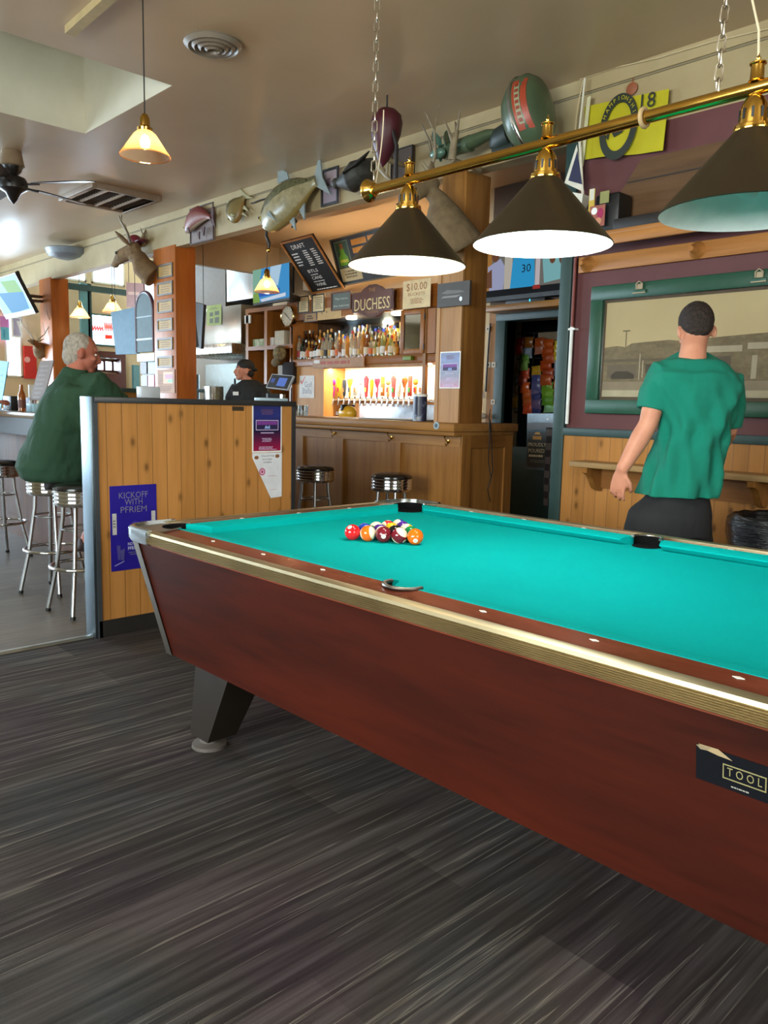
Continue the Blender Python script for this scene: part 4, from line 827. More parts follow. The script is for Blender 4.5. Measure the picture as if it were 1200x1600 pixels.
# wall clock beside the cubby shelves
p = PY(449, 494, 5.93); T = thing('wall_clock', 'round chrome rimmed clock at the corner of the back bar', 'clock', p); Mk = Matrix.Translation(p) @ Matrix.Rotation(pi/2, 4, 'X')
b = MB(); b.lathe([(.11, -.08), (.125, -.06), (.13, -.02), (.132, .0), (.124, .012), (.115, .004)], metal('#e0c890', .12), Mk, 36); b.build('rim', T)
b = MB(); b.lathe([(.001, 0), (.118, 0)], flat('#e6dcc0', .5), Mk, 36); fc = b.build('face', T)
b = MB(); b.box((-.004, -.01, .004), (.004, .07, .006), M_ink, Mk @ Matrix.Rotation(.9, 4, 'Z')); b.box((-.003, -.01, .006), (.003, .095, .008), M_ink, Mk @ Matrix.Rotation(-2.2, 4, 'Z')); b.build('hands', T)
for k in range(12):
    a = k*pi/6; b = MB(); b.box((-.003, .09, .002), (.003, .108, .003), M_ink, Mk @ Matrix.Rotation(a, 4, 'Z')); b.build('hour_mark', fc)
# small tv
c = card4(PY(395, 423, 5.7), PY(452, 410, 5.7), PY(396, 478, 5.7), .05, M_black)
c.rect(.0, .0, 1, .93, glow('#3f9ad8', .5)); c.poly([(0, 0), (.25, 0), (.12, .93), (0, .93)], glow('#8ac0a8', .45)).poly([(.5, 0), (.8, 0), (.7, .55), (.45, .5)], glow('#b8d8f0', .5)).rect(.15, .62, .75, .78, glow('#2a5ec0', .5)).poly([(0, .7), (.15, .6), (.2, .93), (0, .93)], glow('#6a8a3c', .8)).poly([(.2, .85), (.9, .78), (.9, .88), (.25, .93)], glow('#d8e4f4', .5))
o = tag(c.build('television'), 'small television showing a blue and green picture above the cubby shelves', 'television')
b = MB(); b.box(PY(447, 468, 5.75), PY(482, 458, 6.2), M_black); b.box(PY(456, 458, 5.85), PY(474, 405, 5.98), M_black); tag(b.build('black_speaker'), 'black box speaker standing between television and letter board', 'speaker')
# cubby shelves
xs = [PY(u, 520, YC).x for u in (386, 415, 455)]
T = thing('cubby_shelf', 'orange wood cubby shelving between the steel hood and the clock', 'shelves', (xs[1], 6.2, 0))
b = MB(); b.box((xs[0], YB-.02, 1.0), (xs[2], YB-.004, 2.44), wood('#8e5a20', '#744410', 'Z', .5, knots=False)); b.build('back_board', T)
for x in xs: b = MB(); b.box((x-.03, YC, 1.0), (x+.03, YB-.02, 2.44), M_cabZ); b.build('upright', T)
for z in (2.41, 1.925, 1.44, 1.0): b = MB(); b.box((xs[0]-.03, YC-.005, z), (xs[2]+.03, YB-.02, z+.05), M_cab); b.build('shelf', T)
def boxy(name, u0, v0, u1, v1, Y, d, m, label, cat, grp=None, bev=.004):
    a, q = PY(u0, v1, Y), PY(u1, v0, Y); b = MB(); b.box((a.x, Y, a.z), (q.x, Y+d, q.z), m, bev=bev); return tag(b.build(name), label, cat, grp)
boxy('carton', 395, 529, 413, 546, 6.05, .2, cloudy('carton_print', [(.45, '#c8c0a8'), (.6, '#8aa06a')], 14), 'printed pale carton in the cubby nearest the hood', 'box', 'items in the cubbies')
boxy('milk_carton', 420, 527, 427, 546, 6.05, .1, M_whitep, 'narrow white carton in the middle cubby', 'box', 'items in the cubbies'); boxy('stacked_cups', 429, 516, 444, 540, 6.05, .12, flat('#cfc4aa', .6), 'pale stacked paper cups in the cubby under the clock', 'cups', 'items in the cubbies')
boxy('thermostat', 382, 492, 391, 506, 6.0, .02, M_paper, 'small white switch box on the cubby side', 'switch box'); boxy('white_carton', 434, 570, 457, 590, 6.05, .15, flat('#9a8f80', .6), 'grey carton in the lower cubby behind the till screen', 'box', 'items in the cubbies')
p = PY(437, 552, 5.95); b = MB(); b.ball(p, .11, cloudy('fur_cap', [(.4, '#5a4a30'), (.6, '#8a7a52')], 20, .9), (1.0, .6, .9)); b.ball(p+Vector((-.07, -.01, -.11)), .07, flat('#6b5a3c', .9), (1.2, .5, .8)); tag(b.build('fur_hat'), 'brown furry hat hanging on the cubby edge below the clock', 'hat')
boxy('dark_jacket', 440, 565, 458, 600, 5.97, .06, flat('#241c1c', .9), 'dark cloth hanging in front of the lower cubby', 'cloth', bev=.02)
# till
T = thing('till', 'tilted till touchscreen on a stand behind the partition corner', 'till', PY(440, 625, 4.85)*1.0)
c = card4(PY(425, 584, 4.85), PY(459, 587, 4.85), PY(419, 606, 4.78), .02, flat('#b8bcc0', .4)); c.rect(.03, .04, .97, .95, flat('#14161c', .2)).rect(.1, .3, .26, .6, glow('#4a5a9c', .6)).rect(.42, .22, .8, .8, glow('#5a78c8', .6)); c.build('touchscreen', T)
b = MB(); q = PY(437, 606, 4.87); b.box((q.x-.1, 4.84, 1.136), (q.x+.16, 4.95, 1.27), M_black, bev=.01); b.box((q.x-.02, 4.86, 1.27), (q.x+.06, 4.9, 1.34), M_steel); b.build('stand', T)
c = cardY(468, 587, 491, 622, 6.035, .002, M_whitep); rp = flat('#d8402c', .5); gy = flat('#8a90a0', .5); c.poly([(.1, .2), (.16, .3), (.36, .02), (.4, .05), (.17, .4), (.06, .25)], rp).write('Golf', .6, .52, .07, gy, .5).write('Balls', .52, .8, .07, gy, .6); tag(c.build('paper_sign'), 'white paper sign with a red tick on the plywood beside the taps', 'paper sign')
# plank sign under the shelf
c = cardY(489, 561, 568, 573, YC-.04, .015, flat('#b08a6a', .6)); c.lines(.1, .3, .9, .7, 1, flat('#b0584a', .6), .8, 5).rect(.02, .15, .14, .5, flat('#dcd8d4', .5)); tag(c.build('plank_sign'), 'narrow pinkish plank sign fixed below the bottle shelf', 'sign')
boxy('green_tin', 629, 556, 642, 563, YC-.06, .05, flat('#6f8a28', .4), 'flat olive tin on the shelf lip under the glass cabinet', 'tin')
# ------------------------------------------------------------------ right hand wall
def PXz(u, v, Y): return PY(u, v, Y).z
tl, bl = PY(927.5, 448.7, YW-.03), PY(915, 645.6, YW-.03); xl = (tl.x+bl.x)/2; w, h = 1.62, tl.z-bl.z
T = thing('framed_photograph', 'wide sepia street photograph in a dark green frame on the maroon wall', 'framed photograph', (xl+w/2, YW-.03, bl.z))
c = Card((xl+.075, YW-.02, tl.z-.075), (1, 0, 0), (0, 0, -1), w-.15, h-.15, .015, flat('#4e3b2e', .5)); c.build('mat_board', T)
def sepia():
    a = N('old_photo_print'); f = a.noise(a.coord((14, 1, 22)), 2.2, 6, .7); g = a.noise(a.coord((3, 1, 9)), 2, 3)
    return a.set(a.mix(.5, a.ramp(f, [(.3, C('#665848')), (.55, C('#8f7e66')), (.75, C('#ab9a7c'))]), a.ramp(g, [(.3, C('#5b5044')), (.7, C('#8c7d68'))])), .25)
c = Card((xl+.105, YW-.028, tl.z-.105), (1, 0, 0), (0, 0, -1), w-.21, h-.21, .008, cloudy('old_photo_sky', [(.3, '#c6b088'), (.7, '#d2bc94')], 1.5, .5)); s1, s2, s3 = flat('#8d7e69', .3), flat('#6b5e4f', .3), flat('#ada08a', .3)
c.poly([(0, .475), (.06, .46), (.1, .475), (.13, .44), (.2, .43), (.3, .42), (.36, .44), (.45, .42), (.62, .40), (.78, .385), (.8, .35), (.9, .34), (1, .33), (1, .92), (0, .92)], sepia())
c.rect(.10, .30, .104, .47, s2).rect(.085, .30, .12, .312, s2).rect(0, .60, .35, .63, s2).rect(.02, .66, .16, .8, s2).rect(.2, .66, .33, .82, flat('#4d443a', .3)).rect(.17, .55, .175, .82, s3).rect(.185, .62, .19, .8, s3).rect(.36, .5, .6, .56, s3).rect(.38, .6, .56, .82, flat('#564b3f', .3)).rect(.62, .48, .78, .54, s3).rect(.64, .6, .66, .82, s3).rect(.71, .14, .722, .84, flat('#5c5143', .3)).rect(.69, .17, .745, .19, flat('#5c5143', .3)).rect(.76, .55, .97, .82, flat('#5a4f43', .3)).rect(0, .84, 1, .93, s1).rect(0, .93, 1, 1, flat('#b8ac92', .3)).lines(.03, .945, .25, .985, 2, s2, .4, 3)
c.poly([(.2, .76), (.22, .72), (.29, .72), (.32, .76), (.32, .8), (.2, .8)], s2).poly([(.04, .77), (.06, .73), (.12, .73), (.15, .77), (.15, .81), (.04, .81)], flat('#3f372f', .3)).poly([(.42, .77), (.45, .72), (.53, .72), (.57, .77), (.57, .82), (.42, .82)], flat('#3f372f', .3))
c.build('photo_print', T)
b = MB(); x0, x1, z0, z1 = xl, xl+w, tl.z-h, tl.z; fb = .085
for p, q in (((x0, z1-fb), (x1, z1)), ((x0, z0), (x1, z0+fb)), ((x0, z0+fb), (x0+fb, z1-fb)), ((x1-fb, z0+fb), (x1, z1-fb))): b.box((p[0], YW-.05, p[1]), (q[0], YW-.005, q[1]), flat('#22503c', .35), bev=.006)
b.build('frame', T)
b = MB(); b.box((x0+fb, YW-.032, z0+fb), (x1-fb, YW-.029, z1-fb), glass('#fffffc', .1)); b.build('glass_pane', T)
for i, (u, v) in enumerate(((1000, 452), (1187, 434))):
    p = PY(u, v, YW-.05); M_clip = flat('#b7a78c', .35, .6); T2 = thing('bulldog_clip', ('old metal clip on the green frame above the empty left of the photo', 'old metal clip on the green frame above the utility pole')[i], 'clip', p, 'clips on the green picture frame')
    b = MB(); b.box(p+Vector((-.04, -.012, -.02)), p+Vector((.04, 0, -.002)), flat('#2e5a48', .4), bev=.003); b.box(p+Vector((-.04, -.014, -.024)), p+Vector((.04, 0, -.018)), M_clip); b.build('jaw', T2)
    b = MB(); b.tube([p+Vector((-.018, -.008, 0)), p+Vector((-.02, -.012, .03)), p+Vector((0, -.014, .045)), p+Vector((.02, -.012, .03)), p+Vector((.018, -.008, 0))], .005, M_clip, 6); b.box(p+Vector((-.014, -.01, 0)), p+Vector((.014, -.004, .03)), M_clip); b.build('clip_handle', T2)
# high pine shelf
za, zb = PXz(908, 428, YW), PXz(906, 409, YW); zc, zd = PXz(965, 380, 4.2), PXz(965, 358, 4.2)
T = thing('wall_shelf', 'pine shelf with rounded pegs high on the maroon wall', 'shelf', (-2, 4.35, za))
b = MB(); b.box((-2.93, YW-.03, za), (-.2, YW-.001, zb+.02), M_pinep, bev=.003); b.build('backing_board', T)
b = MB(); b.box((-2.86, 4.19, zd-.025), (-.2, YW-.001, zd), M_pinep, bev=.003); b.box((-2.86, 4.19, zc), (-.2, 4.21, zd-.02), M_pinep, bev=.003); b.build('shelf_board', T)
for u, v in ((913, 421), (1085, 396), (1285, 372)):
    x = PY(u, v, YW-.06).x; z = (za+zb)/2+.01; b = MB(); b.lathe([(.001, .075), (.014, .075), (.02, .06), (.03, .03), (.05, 0), (.03, 0)], M_pinep, Matrix.Translation((x, YW-.03, z)) @ Matrix.Rotation(pi/2, 4, 'X'), 16); b.build('peg', T)
# ledge with corbels
p, q = PY(889, 720, 4.24), PY(889, 729, 4.24)
T = thing('drink_ledge', 'worn wooden drink ledge on curved brackets along the pine wainscot', 'ledge', (-1.5, 4.34, q.z))
b = MB(); b.box((p.x, 4.24, q.z), (XR-.3, YW-.023, p.z), wood('#a5865a', '#8a6a40', 'X', .4, knots=False), bev=.006); b.build('ledge_board', T)
b = MB(); b.box((p.x+.1, YW-.05, q.z-.13), (XR-.3, YW-.023, q.z), wood('#8a5a2a', '#6e4219', 'X', .45, knots=False)); b.build('apron', T)
for u in (922, 1183, 1500):
    x = PY(u, 740, 4.3).x; b = MB(); pr = [(0, 0), (.17, 0), (.165, -.03), (.12, -.045), (.09, -.08), (.05, -.13), (.0, -.15)]
    Mq = Matrix((Vector((0, -1, 0)), Vector((0, 0, 1)), Vector((-1, 0, 0)))).transposed().to_4x4(); Mq.translation = (x+.02, YW-.05, q.z); b.prism(pr, .04, M_oak, Mq); b.build('bracket', T)
# bin with black bag
bx, by = -1.42, 4.02; T = thing('waste_bin', 'round waste bin lined with a crumpled black bag below the ledge', 'waste bin', (bx, by, 0))
b = MB(); b.lathe([(.001, 0), (.2, 0), (.235, .66), (.001, .66)], flat('#2c2c2e', .5), Matrix.Translation((bx, by, 0))); b.build('can', T)
b = MB(); n = 64; R = []
for (r_, z) in ((.225, .42), (.246, .5), (.245, .56), (.25, .62), (.262, .67), (.268, .71), (.262, .745), (.24, .765), (.215, .755), (.2, .7), (.19, .62)):
    R.append([Vector((bx+(r_+.012*noise.noise(Vector((3*cos(2*pi*i/n), 3*sin(2*pi*i/n), z*22))))*cos(2*pi*i/n), by+(r_+.014*noise.noise(Vector((4*cos(2*pi*i/n), 4*sin(2*pi*i/n), z*26))))*sin(2*pi*i/n), z+.012*noise.noise(Vector((5*cos(2*pi*i/n), 5*sin(2*pi*i/n), 3))))) for i in range(n)])
b.loft(R, cloudy('black_bag_film', [(.3, '#0c0d0f'), (.7, '#16181b')], 6, .22, (1, 1, 14), bump=.8), caps=False); b.build('bag', T, sharp=60)
# conduit left of the photograph
a, m_, q = PY(905, 402, YW-.03), PY(893, 511, YW-.03), PY(881, 662, YW-.03); x = (a.x+m_.x+q.x)/3
T = thing('cue_tube', 'thin upright tube beside the green corner trim, white below and dull red above', 'tube', (x, YW-.03, q.z))
b = MB(); b.cyl((x, YW-.03, q.z), (x, YW-.03, m_.z), .011, M_whitep); b.build('lower_tube', T); b = MB(); b.cyl((x, YW-.03, m_.z), (x, YW-.03, a.z), .010, flat('#7e3a34', .5)); b.build('upper_tube', T)
b = MB(); b.box((x-.018, YW-.045, m_.z-.02), (x+.03, YW-.001, m_.z-.008), M_whitep); b.build('bracket', T)
# flag
Mf = cloudy('yellow_flag_cloth', [(.3, '#b0a512'), (.7, '#c2b618')], 3, .8)
A, B, Cc, Dd = PY(914, 167, YW-.04), PY(1046, 139, YW-.04), PY(1038, 236, YW-.04), PY(913, 249, YW-.04)
b = MB(); nu, nv = 24, 14; G = []
for j in range(nv+1):
    for i in range(nu+1):
        s, t = i/nu, j/nv; p = A.lerp(B, s).lerp(Dd.lerp(Cc, s), t); p.y += .012*sin(s*9+t*2)*t-.005; G.append(p)
fs = [(j*(nu+1)+i, j*(nu+1)+i+1, (j+1)*(nu+1)+i+1, (j+1)*(nu+1)+i) for j in range(nv) for i in range(nu)]
b.raw(G, fs, Mf); b.raw([p+Vector((0, .003, 0)) for p in G], fs, Mf)
T = tag(b.build('golf_flag'), 'yellow pin flag with a dark oval emblem and number 18 on the wall', 'flag')
w_, h_ = (B-A).length, (A-Dd).length; ax = (B-A).normalized(); Mk = Matrix((ax, Vector((0, -1, 0)).cross(ax)*1, Vector((0, -1, 0)))).transposed().to_4x4()
def flagm(s, t, lift=.022): p = A.lerp(B, s).lerp(Dd.lerp(Cc, s), t); m = Mk.copy(); m.translation = p+Vector((0, -lift, 0)); return m
b = MB(); dkn = flat('#262c22', .7); n = 40
ro, ri = (.125, .185), (.085, .135); vs = []
for i in range(n): vs += [(ro[0]*cos(2*pi*i/n), ro[1]*sin(2*pi*i/n), 0), (ri[0]*cos(2*pi*i/n), ri[1]*sin(2*pi*i/n), 0)]
b.raw(vs, [(2*i, 2*((i+1) % n), 2*((i+1) % n)+1, 2*i+1) for i in range(n)], dkn, flagm(.45, .5), False)
for k, ch in enumerate('CHAMPIONSHIP'): th = pi-(k+.7)*pi/12.5; b.text(ch, .024, Mf, flagm(.45, .5, .024) @ Matrix.Translation((.097*cos(th), .149*sin(th)-.0, 0)) @ Matrix.Rotation(th-pi/2, 4, 'Z'))
b.prism([(-.02, -.05), (.03, -.03), (.06, .03), (.03, .05), (.01, 0), (-.04, -.02)], .001, dkn, flagm(.45, .52)); b.prism([(-.08, -.04), (-.05, .0), (-.06, -.06)], .001, dkn, flagm(.45, .52)); b.build('emblem', T)
b = MB(); b.text('18', .085, dkn, flagm(.79, .26) @ Matrix.Rotation(.04, 4, 'Z')); b.build('number', T)
b = MB(); b.raw([(-.012, .2, 0), (.014, .205, 0), (.014, -.2, 0), (-.012, -.2, 0)], [(0, 1, 2, 3)], flat('#cfc8a0', .7), flagm(.03, .5, .02), False); b.build('hem_strip', T)
p = PY(988, 139, YW-.01); b = MB(); b.lathe([(.001, 0), (.034, 0), (.036, .008), (.02, .014), (.001, .014)], flat('#9c5a3a', .6), Matrix.Translation(p) @ Matrix.Rotation(pi/2, 4, 'X'), 20); b.tube([p+Vector((0, -.005, .034)), p+Vector((.003, -.005, .06)), p+Vector((-.002, -.005, .075))], .003, flat('#9c5a3a', .6), 6)
tag(b.build('hanging_ornament'), 'small rust-red round ornament hung above the yellow flag', 'ornament')
# model sailboat
T = thing('model_sailboat', 'model sailboat with a navy and white sail at the end of the shelf', 'model boat', PY(895, 312, 4.34)); ms = flat('#ddd8c8', .6); nv = flat('#272848', .6)
b = MB(); b.cyl(PY(914, 122, 4.36), PY(905, 205, 4.36), .006, ms, seg=8); b.cyl(PY(905, 205, 4.36), PY(912, 330, 4.36), .009, ms, seg=8); b.build('mast', T)
b = MB()
P_ = [PY(901, 226, 4.35), PY(882, 286, 4.35), PY(912, 300, 4.35)]; b.raw(P_+[p+Vector((0, .006, 0)) for p in P_], [(0, 1, 2), (5, 4, 3), (0, 3, 4, 1), (1, 4, 5, 2), (2, 5, 3, 0)], ms, smooth=False)
P_ = [PY(902, 236, 4.345), PY(888, 282, 4.345), PY(909, 288, 4.345)]; b.raw(P_+[p+Vector((0, .004, 0)) for p in P_], [(0, 1, 2), (5, 4, 3), (0, 3, 4, 1), (1, 4, 5, 2), (2, 5, 3, 0)], nv, smooth=False); b.build('sail', T)
b = MB(); q0, q1 = PY(886, 300, 4.34), PY(912, 306, 4.34); b.hull8([q0+Vector((.03, -.02, -.08)), q1+Vector((0, -.02, -.08)), q1+Vector((0, .03, -.08)), q0+Vector((.03, .03, -.08))], [q0+Vector((0, -.04, 0)), q1+Vector((.02, -.04, 0)), q1+Vector((.02, .05, 0)), q0+Vector((0, .05, 0))], ms); b.build('hull', T)
# things standing on the high shelf
zs = zd
def shelfbox(name, u0, v0, u1, Y, d, m, label, cat, grp='things on the high pine shelf', bev=.005, rot=0):
    a, q = PY(u0, 350, Y), PY(u1, 350, Y); z1 = PY(u0, v0, Y).z; b = MB(); b.box((a.x, Y, zs), (q.x, Y+d, z1), m, bev=bev); return tag(b.build(name), label, cat, grp)
T = thing('black_case', 'black case with a yellow striped edge at the left end of the high shelf', 'case', (-2.7, 4.3, zs), 'things on the high pine shelf')
a, q = PY(930, 300, 4.25), PY(966, 345, 4.25); b = MB(); b.box((a.x, 4.25, zs), (q.x, 4.4, PY(940, 303, 4.25).z), M_black, bev=.02); b.build('case_body', T)
c = cardY(921, 296, 928, 330, 4.235, .004, flat('#c9a93e', .6)); c.rect(.1, .0, .9, .5, flat('#d8d2c0', .6)); c.build('striped_edge', T); c = cardY(938, 300, 951, 316, 4.235, .004, flat('#8b8a52', .6)); c.build('tag', T)
c = cardY(922, 323, 944, 352, 4.21, .003, flat('#a05a4a', .5)); c.disc(.3, .25, .02, .02, M_whitep).disc(.7, .4, .022, .03, flat('#a01c50', .5)).disc(.6, .75, .02, .02, flat('#c98a68', .5)); tag(c.build('colour_print'), 'small colourful print leaning on the black case', 'print', 'things on the high pine shelf')
b = MB(); p, q = PY(958, 347, 4.22), PY(985, 347, 4.22); b.box((p.x, 4.22, zs), (q.x+.5, 4.4, PY(985, 338, 4.22).z), flat('#1a120e', .5), bev=.004); tag(b.build('dark_box'), 'low dark box lying along the high shelf under the old wooden panel', 'box', 'things on the high pine shelf')
M_old = wood('#66492e', '#4a321e', 'X', .6, knots=False)
P_ = [PY(u, v, 4.41) for u, v in ((983, 253), (1120, 246), (1130, 320), (968, 336), (969, 300))]; zt_ = PY(985, 338, 4.22).z
b = MB(); Mq = Matrix((Vector((1, 0, 0)), Vector((0, 0, 1)), Vector((0, -1, 0)))).transposed().to_4x4(); Mq.translation = (0, 4.44, 0)
x0 = P_[3].x; b.prism([(x0, zt_), (x0+.62, zt_), (x0+.62, P_[0].z), (x0+.12, P_[0].z), (x0+.0, P_[4].z)], .03, M_old, Mq); b.box((x0+.04, 4.405, (zt_+P_[0].z)/2+.06), (x0+.62, 4.411, (zt_+P_[0].z)/2+.066), M_dark)
tag(b.build('old_wooden_panel'), 'worn two-plank wooden panel with a cut corner on the high shelf', 'wooden panel', 'things on the high pine shelf')
c = cardY(1058, 237, 1112, 249, YW-.02, .01, flat('#232620', .5)); c.frame(.004, flat('#9a9a80', .5), .004); c.write('SNOW', .34, .76, .03, flat('#d8dcc8', .5), .5); tag(c.build('name_plate'), 'narrow dark plate reading SNOW above the wooden panel', 'sign')
# television over the door, its shelf
T = thing('television', 'wide television showing a basketball game over the green door frame', 'television', PY(820, 465, 5.85)); a, q = PY(753, 392, 5.85), PY(893, 462, 5.85); q.z = PY(820, 466, 5.85).z
c = Card((a.x, 5.85, a.z), (1, 0, 0), (0, 0, -1), q.x-a.x, a.z-q.z, .05, M_black); c.build('housing', T)
c = Card((a.x+.012, 5.848, a.z-.012), (1, 0, 0), (0, 0, -1), q.x-a.x-.024, a.z-q.z-.05, .002, glow('#a8a49a', 0.20)); sk = glow('#8a5636', 0.28)
c.rect(0, 0, .12, .9, glow('#c88a3a', 0.32)).poly([(.07, .35), (.22, .2), (.28, .4), (.26, .9), (.1, .95)], glow('#b8bce0', 0.36)).disc(.16, .12, .045, .06, sk).poly([(.05, .5), (.12, .4), (.13, .8), (.05, .8)], sk).rect(.27, 0, .36, .9, glow('#d8cfc0', 0.36)).poly([(.38, .12), (.5, .0), (.6, .05), (.62, .92), (.34, .92), (.36, .35)], glow('#2aa2dc', 0.44)).disc(.47, .02, .04, .05, sk).rect(.62, 0, .67, .9, glow('#e0d4d8', 0.36))
c.poly([(.68, .1), (.78, .0), (.92, .0), (.98, .2), (.98, .75), (.72, .82)], glow('#8fd0d4', 0.36)).disc(.8, .35, .03, .04, sk).disc(.9, .38, .03, .04, sk).poly([(.8, .06), (.86, .06), (.84, .2)], glow('#d8a43a', 0.36)).rect(0, .86, 1, 1, glow('#16181e', 0.12)).lines(.05, .89, .5, .97, 2, glow('#9ab8e8', 0.32), .5, 3).lines(.62, .86, .98, .95, 1, glow('#b8c8e0', 0.36), .7, 5).rect(.6, .84, .68, .92, glow('#c8382c', 0.28))
c.write('30', .52, .55, .07, glow('#123a70', 0.02), .1); c.build('screen', T)
p, q = PY(757, 481, 5.72), PY(884, 466, 5.72); b = MB(); b.box((p.x, 5.72, PY(800, 484, 5.72).z), (q.x, 5.998, PY(800, 474, 5.72).z), M_oakX, bev=.004); tag(b.build('tv_shelf'), 'thick wooden shelf under the wide television over the door', 'shelf')
zt_ = PY(800, 474, 5.72).z
b = MB(); a = PY(790, 470, 5.76); b.box((a.x, 5.76, zt_), (a.x+.42, 5.9, zt_+.035), M_black, bev=.003); b.box((a.x+.26, 5.758, zt_+.008), (a.x+.268, 5.76, zt_+.03), glow('#30c8e8', 2.00)); tag(b.build('set_top_box'), 'flat black box with a small cyan light under the wide television', 'media box')
# closet: snack rack, half door, poster
c = MB(); a, q = PY(797, 640, 6.4), PY(882, 520, 6.4)
T = thing('snack_rack', 'dark wire rack holding snack bags inside the green doorway', 'rack', (a.x, 6.45, a.z))
b = MB()
for u in (800, 815, 832, 849, 868, 884): x = PY(u, 560, 6.44).x; b.cyl((x, 6.45, a.z-.3), (x, 6.45, q.z+.02), .006, M_dark, seg=6)
for v in (520, 560, 600, 645): z = PY(840, v, 6.45).z; b.cyl((a.x-.02, 6.45, z), (q.x+.04, 6.45, z), .006, M_dark, seg=6)
b.build('wire_frame', T); c = cardY(841, 520, 878, 531, 6.42, .005, flat('#8a7c68', .6)); c.build('header_card', T)
for x in (PY(808, 560, 6.5).x, PY(875, 560, 6.5).x): b = MB(); b.box((x-.01, 6.45, 0), (x+.01, 6.47, q.z), M_dark); b.build('rack_post', T)
bags = [('red', '#b0281c', 813, 536), ('red', '#b8301c', 810, 546), ('brown', '#7a4a1c', 826, 535), ('silver blue', '#8a96a8', 824, 551), ('green', '#5a8a34', 820, 560), ('pale green', '#7aa04e', 818, 571), ('tomato red', '#c04a2c', 820, 583), ('salmon red', '#b8503c', 817, 595), ('orange', '#cc5a24', 820, 606), ('orange', '#c8622c', 823, 617), ('dull orange', '#b85a2a', 824, 628), ('bright orange', '#c8502c', 824, 639),
        ('yellow', '#b8902a', 838, 580), ('blue', '#4a4e86', 838, 594), ('slate blue', '#5a5a8a', 838, 603), ('purple', '#6a6084', 837, 612), ('navy', '#3e4478', 838, 622), ('violet', '#6a5a80', 838, 631), ('dark blue', '#3a3e70', 838, 640), ('pinkish', '#a86a58', 843, 545), ('rust', '#a04a20', 843, 536), ('rust orange', '#b8521c', 856, 538), ('deep orange', '#b04c1c', 856, 549), ('burnt orange', '#a8481c', 857, 560), ('orange red', '#b0441a', 853, 572), ('brick', '#a03e1c', 856, 583), ('copper', '#b05428', 853, 594),
        ('lime', '#6a9a2c', 855, 606), ('lime', '#74a432', 856, 616), ('grass green', '#5e9430', 856, 626), ('mint', '#86b884', 859, 636), ('lemon', '#c8b02c', 874, 540), ('mustard', '#b89a24', 873, 549), ('bright yellow', '#d0bc34', 873, 559), ('grey', '#8c8c98', 874, 570), ('ash', '#7c7c88', 874, 579), ('glossy orange', '#c86c20', 873, 603), ('chestnut', '#7a3a20', 873, 614), ('dark red', '#8a3024', 873, 624), ('dusty brown', '#80644e', 873, 634),
        ('tan', '#8a744a', 803, 573), ('olive tan', '#6a5a38', 804, 581), ('dull brown', '#5a4630', 802, 590), ('cocoa', '#4c3a2a', 803, 599), ('bronze', '#6a5434', 804, 608), ('sand', '#8c7848', 804, 616), ('sunny yellow', '#d0a814', 802, 629)]
seen = {}
for i, (cn, h, u, v) in enumerate(bags):
    p = PY(u, v, 6.38-(i % 3)*.008); s = .8 if u < 806 else 1
    wd, ht = .058*s*(1.2 if u > 845 and u < 865 else 1), .05
    b = MB(); R = []
    for k, t in enumerate((-1, -.86, -.4, .2, .7, .9, 1)):
        th = (.003, .006, .02, .024, .016, .006, .003)[k]; ww_ = wd*(1, 1, .93, .92, .95, 1, 1)[k]
        R.append([p+Vector((ww_*cos(a)*1.0, -.004-th*(1+.25*sin(3*a+i))*max(-.4, -sin(a)*1) if False else th*sin(a)*(1+.2*sin(5*a+i)), ht*t+.006*cos(a)*sin(i*1.7))) for a in [q_*2*pi/16 for q_ in range(16)]])
    b.loft(R, flat(h, .25)); o = b.build('snack_bag', origin=p)
    xw = 'under the rack header' if v < 556 else 'halfway up the rack' if v < 598 else 'low on the rack'; cw = 'by the left jamb' if u < 807 else 'in the first wide column' if u < 830 else 'in the middle column' if u < 846 else 'in the fourth column' if u < 866 else 'by the door corner trim'
    key = (cn, xw, cw); seen[key] = seen.get(key, 0)+1
    tag(o, '%s snack bag %s%s, %s' % (cn, ('upper, ' if False else ''), xw, cw) if seen[key] == 1 else '%s snack bag just below its twin %s, %s' % (cn, xw, cw), 'snack bag', 'snack bags on the rack in the doorway')
boxy('half_door', 805, 735, 868, 1010, 5.99, .05, flat('#0d3a36', .5), 'dark green half door closing the lower part of the doorway', 'door') if False else None
T = thing('half_door', 'dark green half door in the doorway below the snack rack', 'half door', (-4.35, 6.02, 0)); z = PY(840, 700, 6.02).z
b = MB(); b.box((DX0+.075, 6.02, .02), (DX1-.03, 6.06, z), flat('#0e3c38', .5), bev=.003); b.build('door_panel', T); b = MB(); b.box((DX0+.12, 6.012, .15), (DX1-.09, 6.02, z-.12), flat('#0b322f', .5), bev=.003); b.build('raised_panel', T)
c = card4(PY(824, 646, 6.0), PY(869, 646, 6.0), PY(815, 733, 6.0), .002, cloudy('beer_poster', [(.35, '#3f5560'), (.6, '#5d7680'), (.75, '#7c8f94')], 4, .2)); gg = flat('#d8d6b4', .5)
c.rect(0, .16, 1, .28, flat('#585a5c', .4)).rect(.05, .32, .75, .95, flat('#2f3634', .4)).poly([(.22, .4), (.32, .33), (.45, .33), (.52, .4), (.52, .46), (.22, .46)], flat('#c08a24', .4)).rect(.24, .37, .5, .40, flat('#3c3520', .5))
c.write('PROUDLY', .38, .58, .034, gg, .62).write('POURED', .36, .69, .036, gg, .56).lines(.08, .73, .68, .77, 1, gg, .9, 3).lines(.12, .82, .66, .88, 2, flat('#6d7470', .5), .5, 4).disc(.72, .1, .012, .008, M_whitep); tag(c.build('bar_poster'), 'blue grey poster reading PROUDLY POURED on the half door', 'poster')
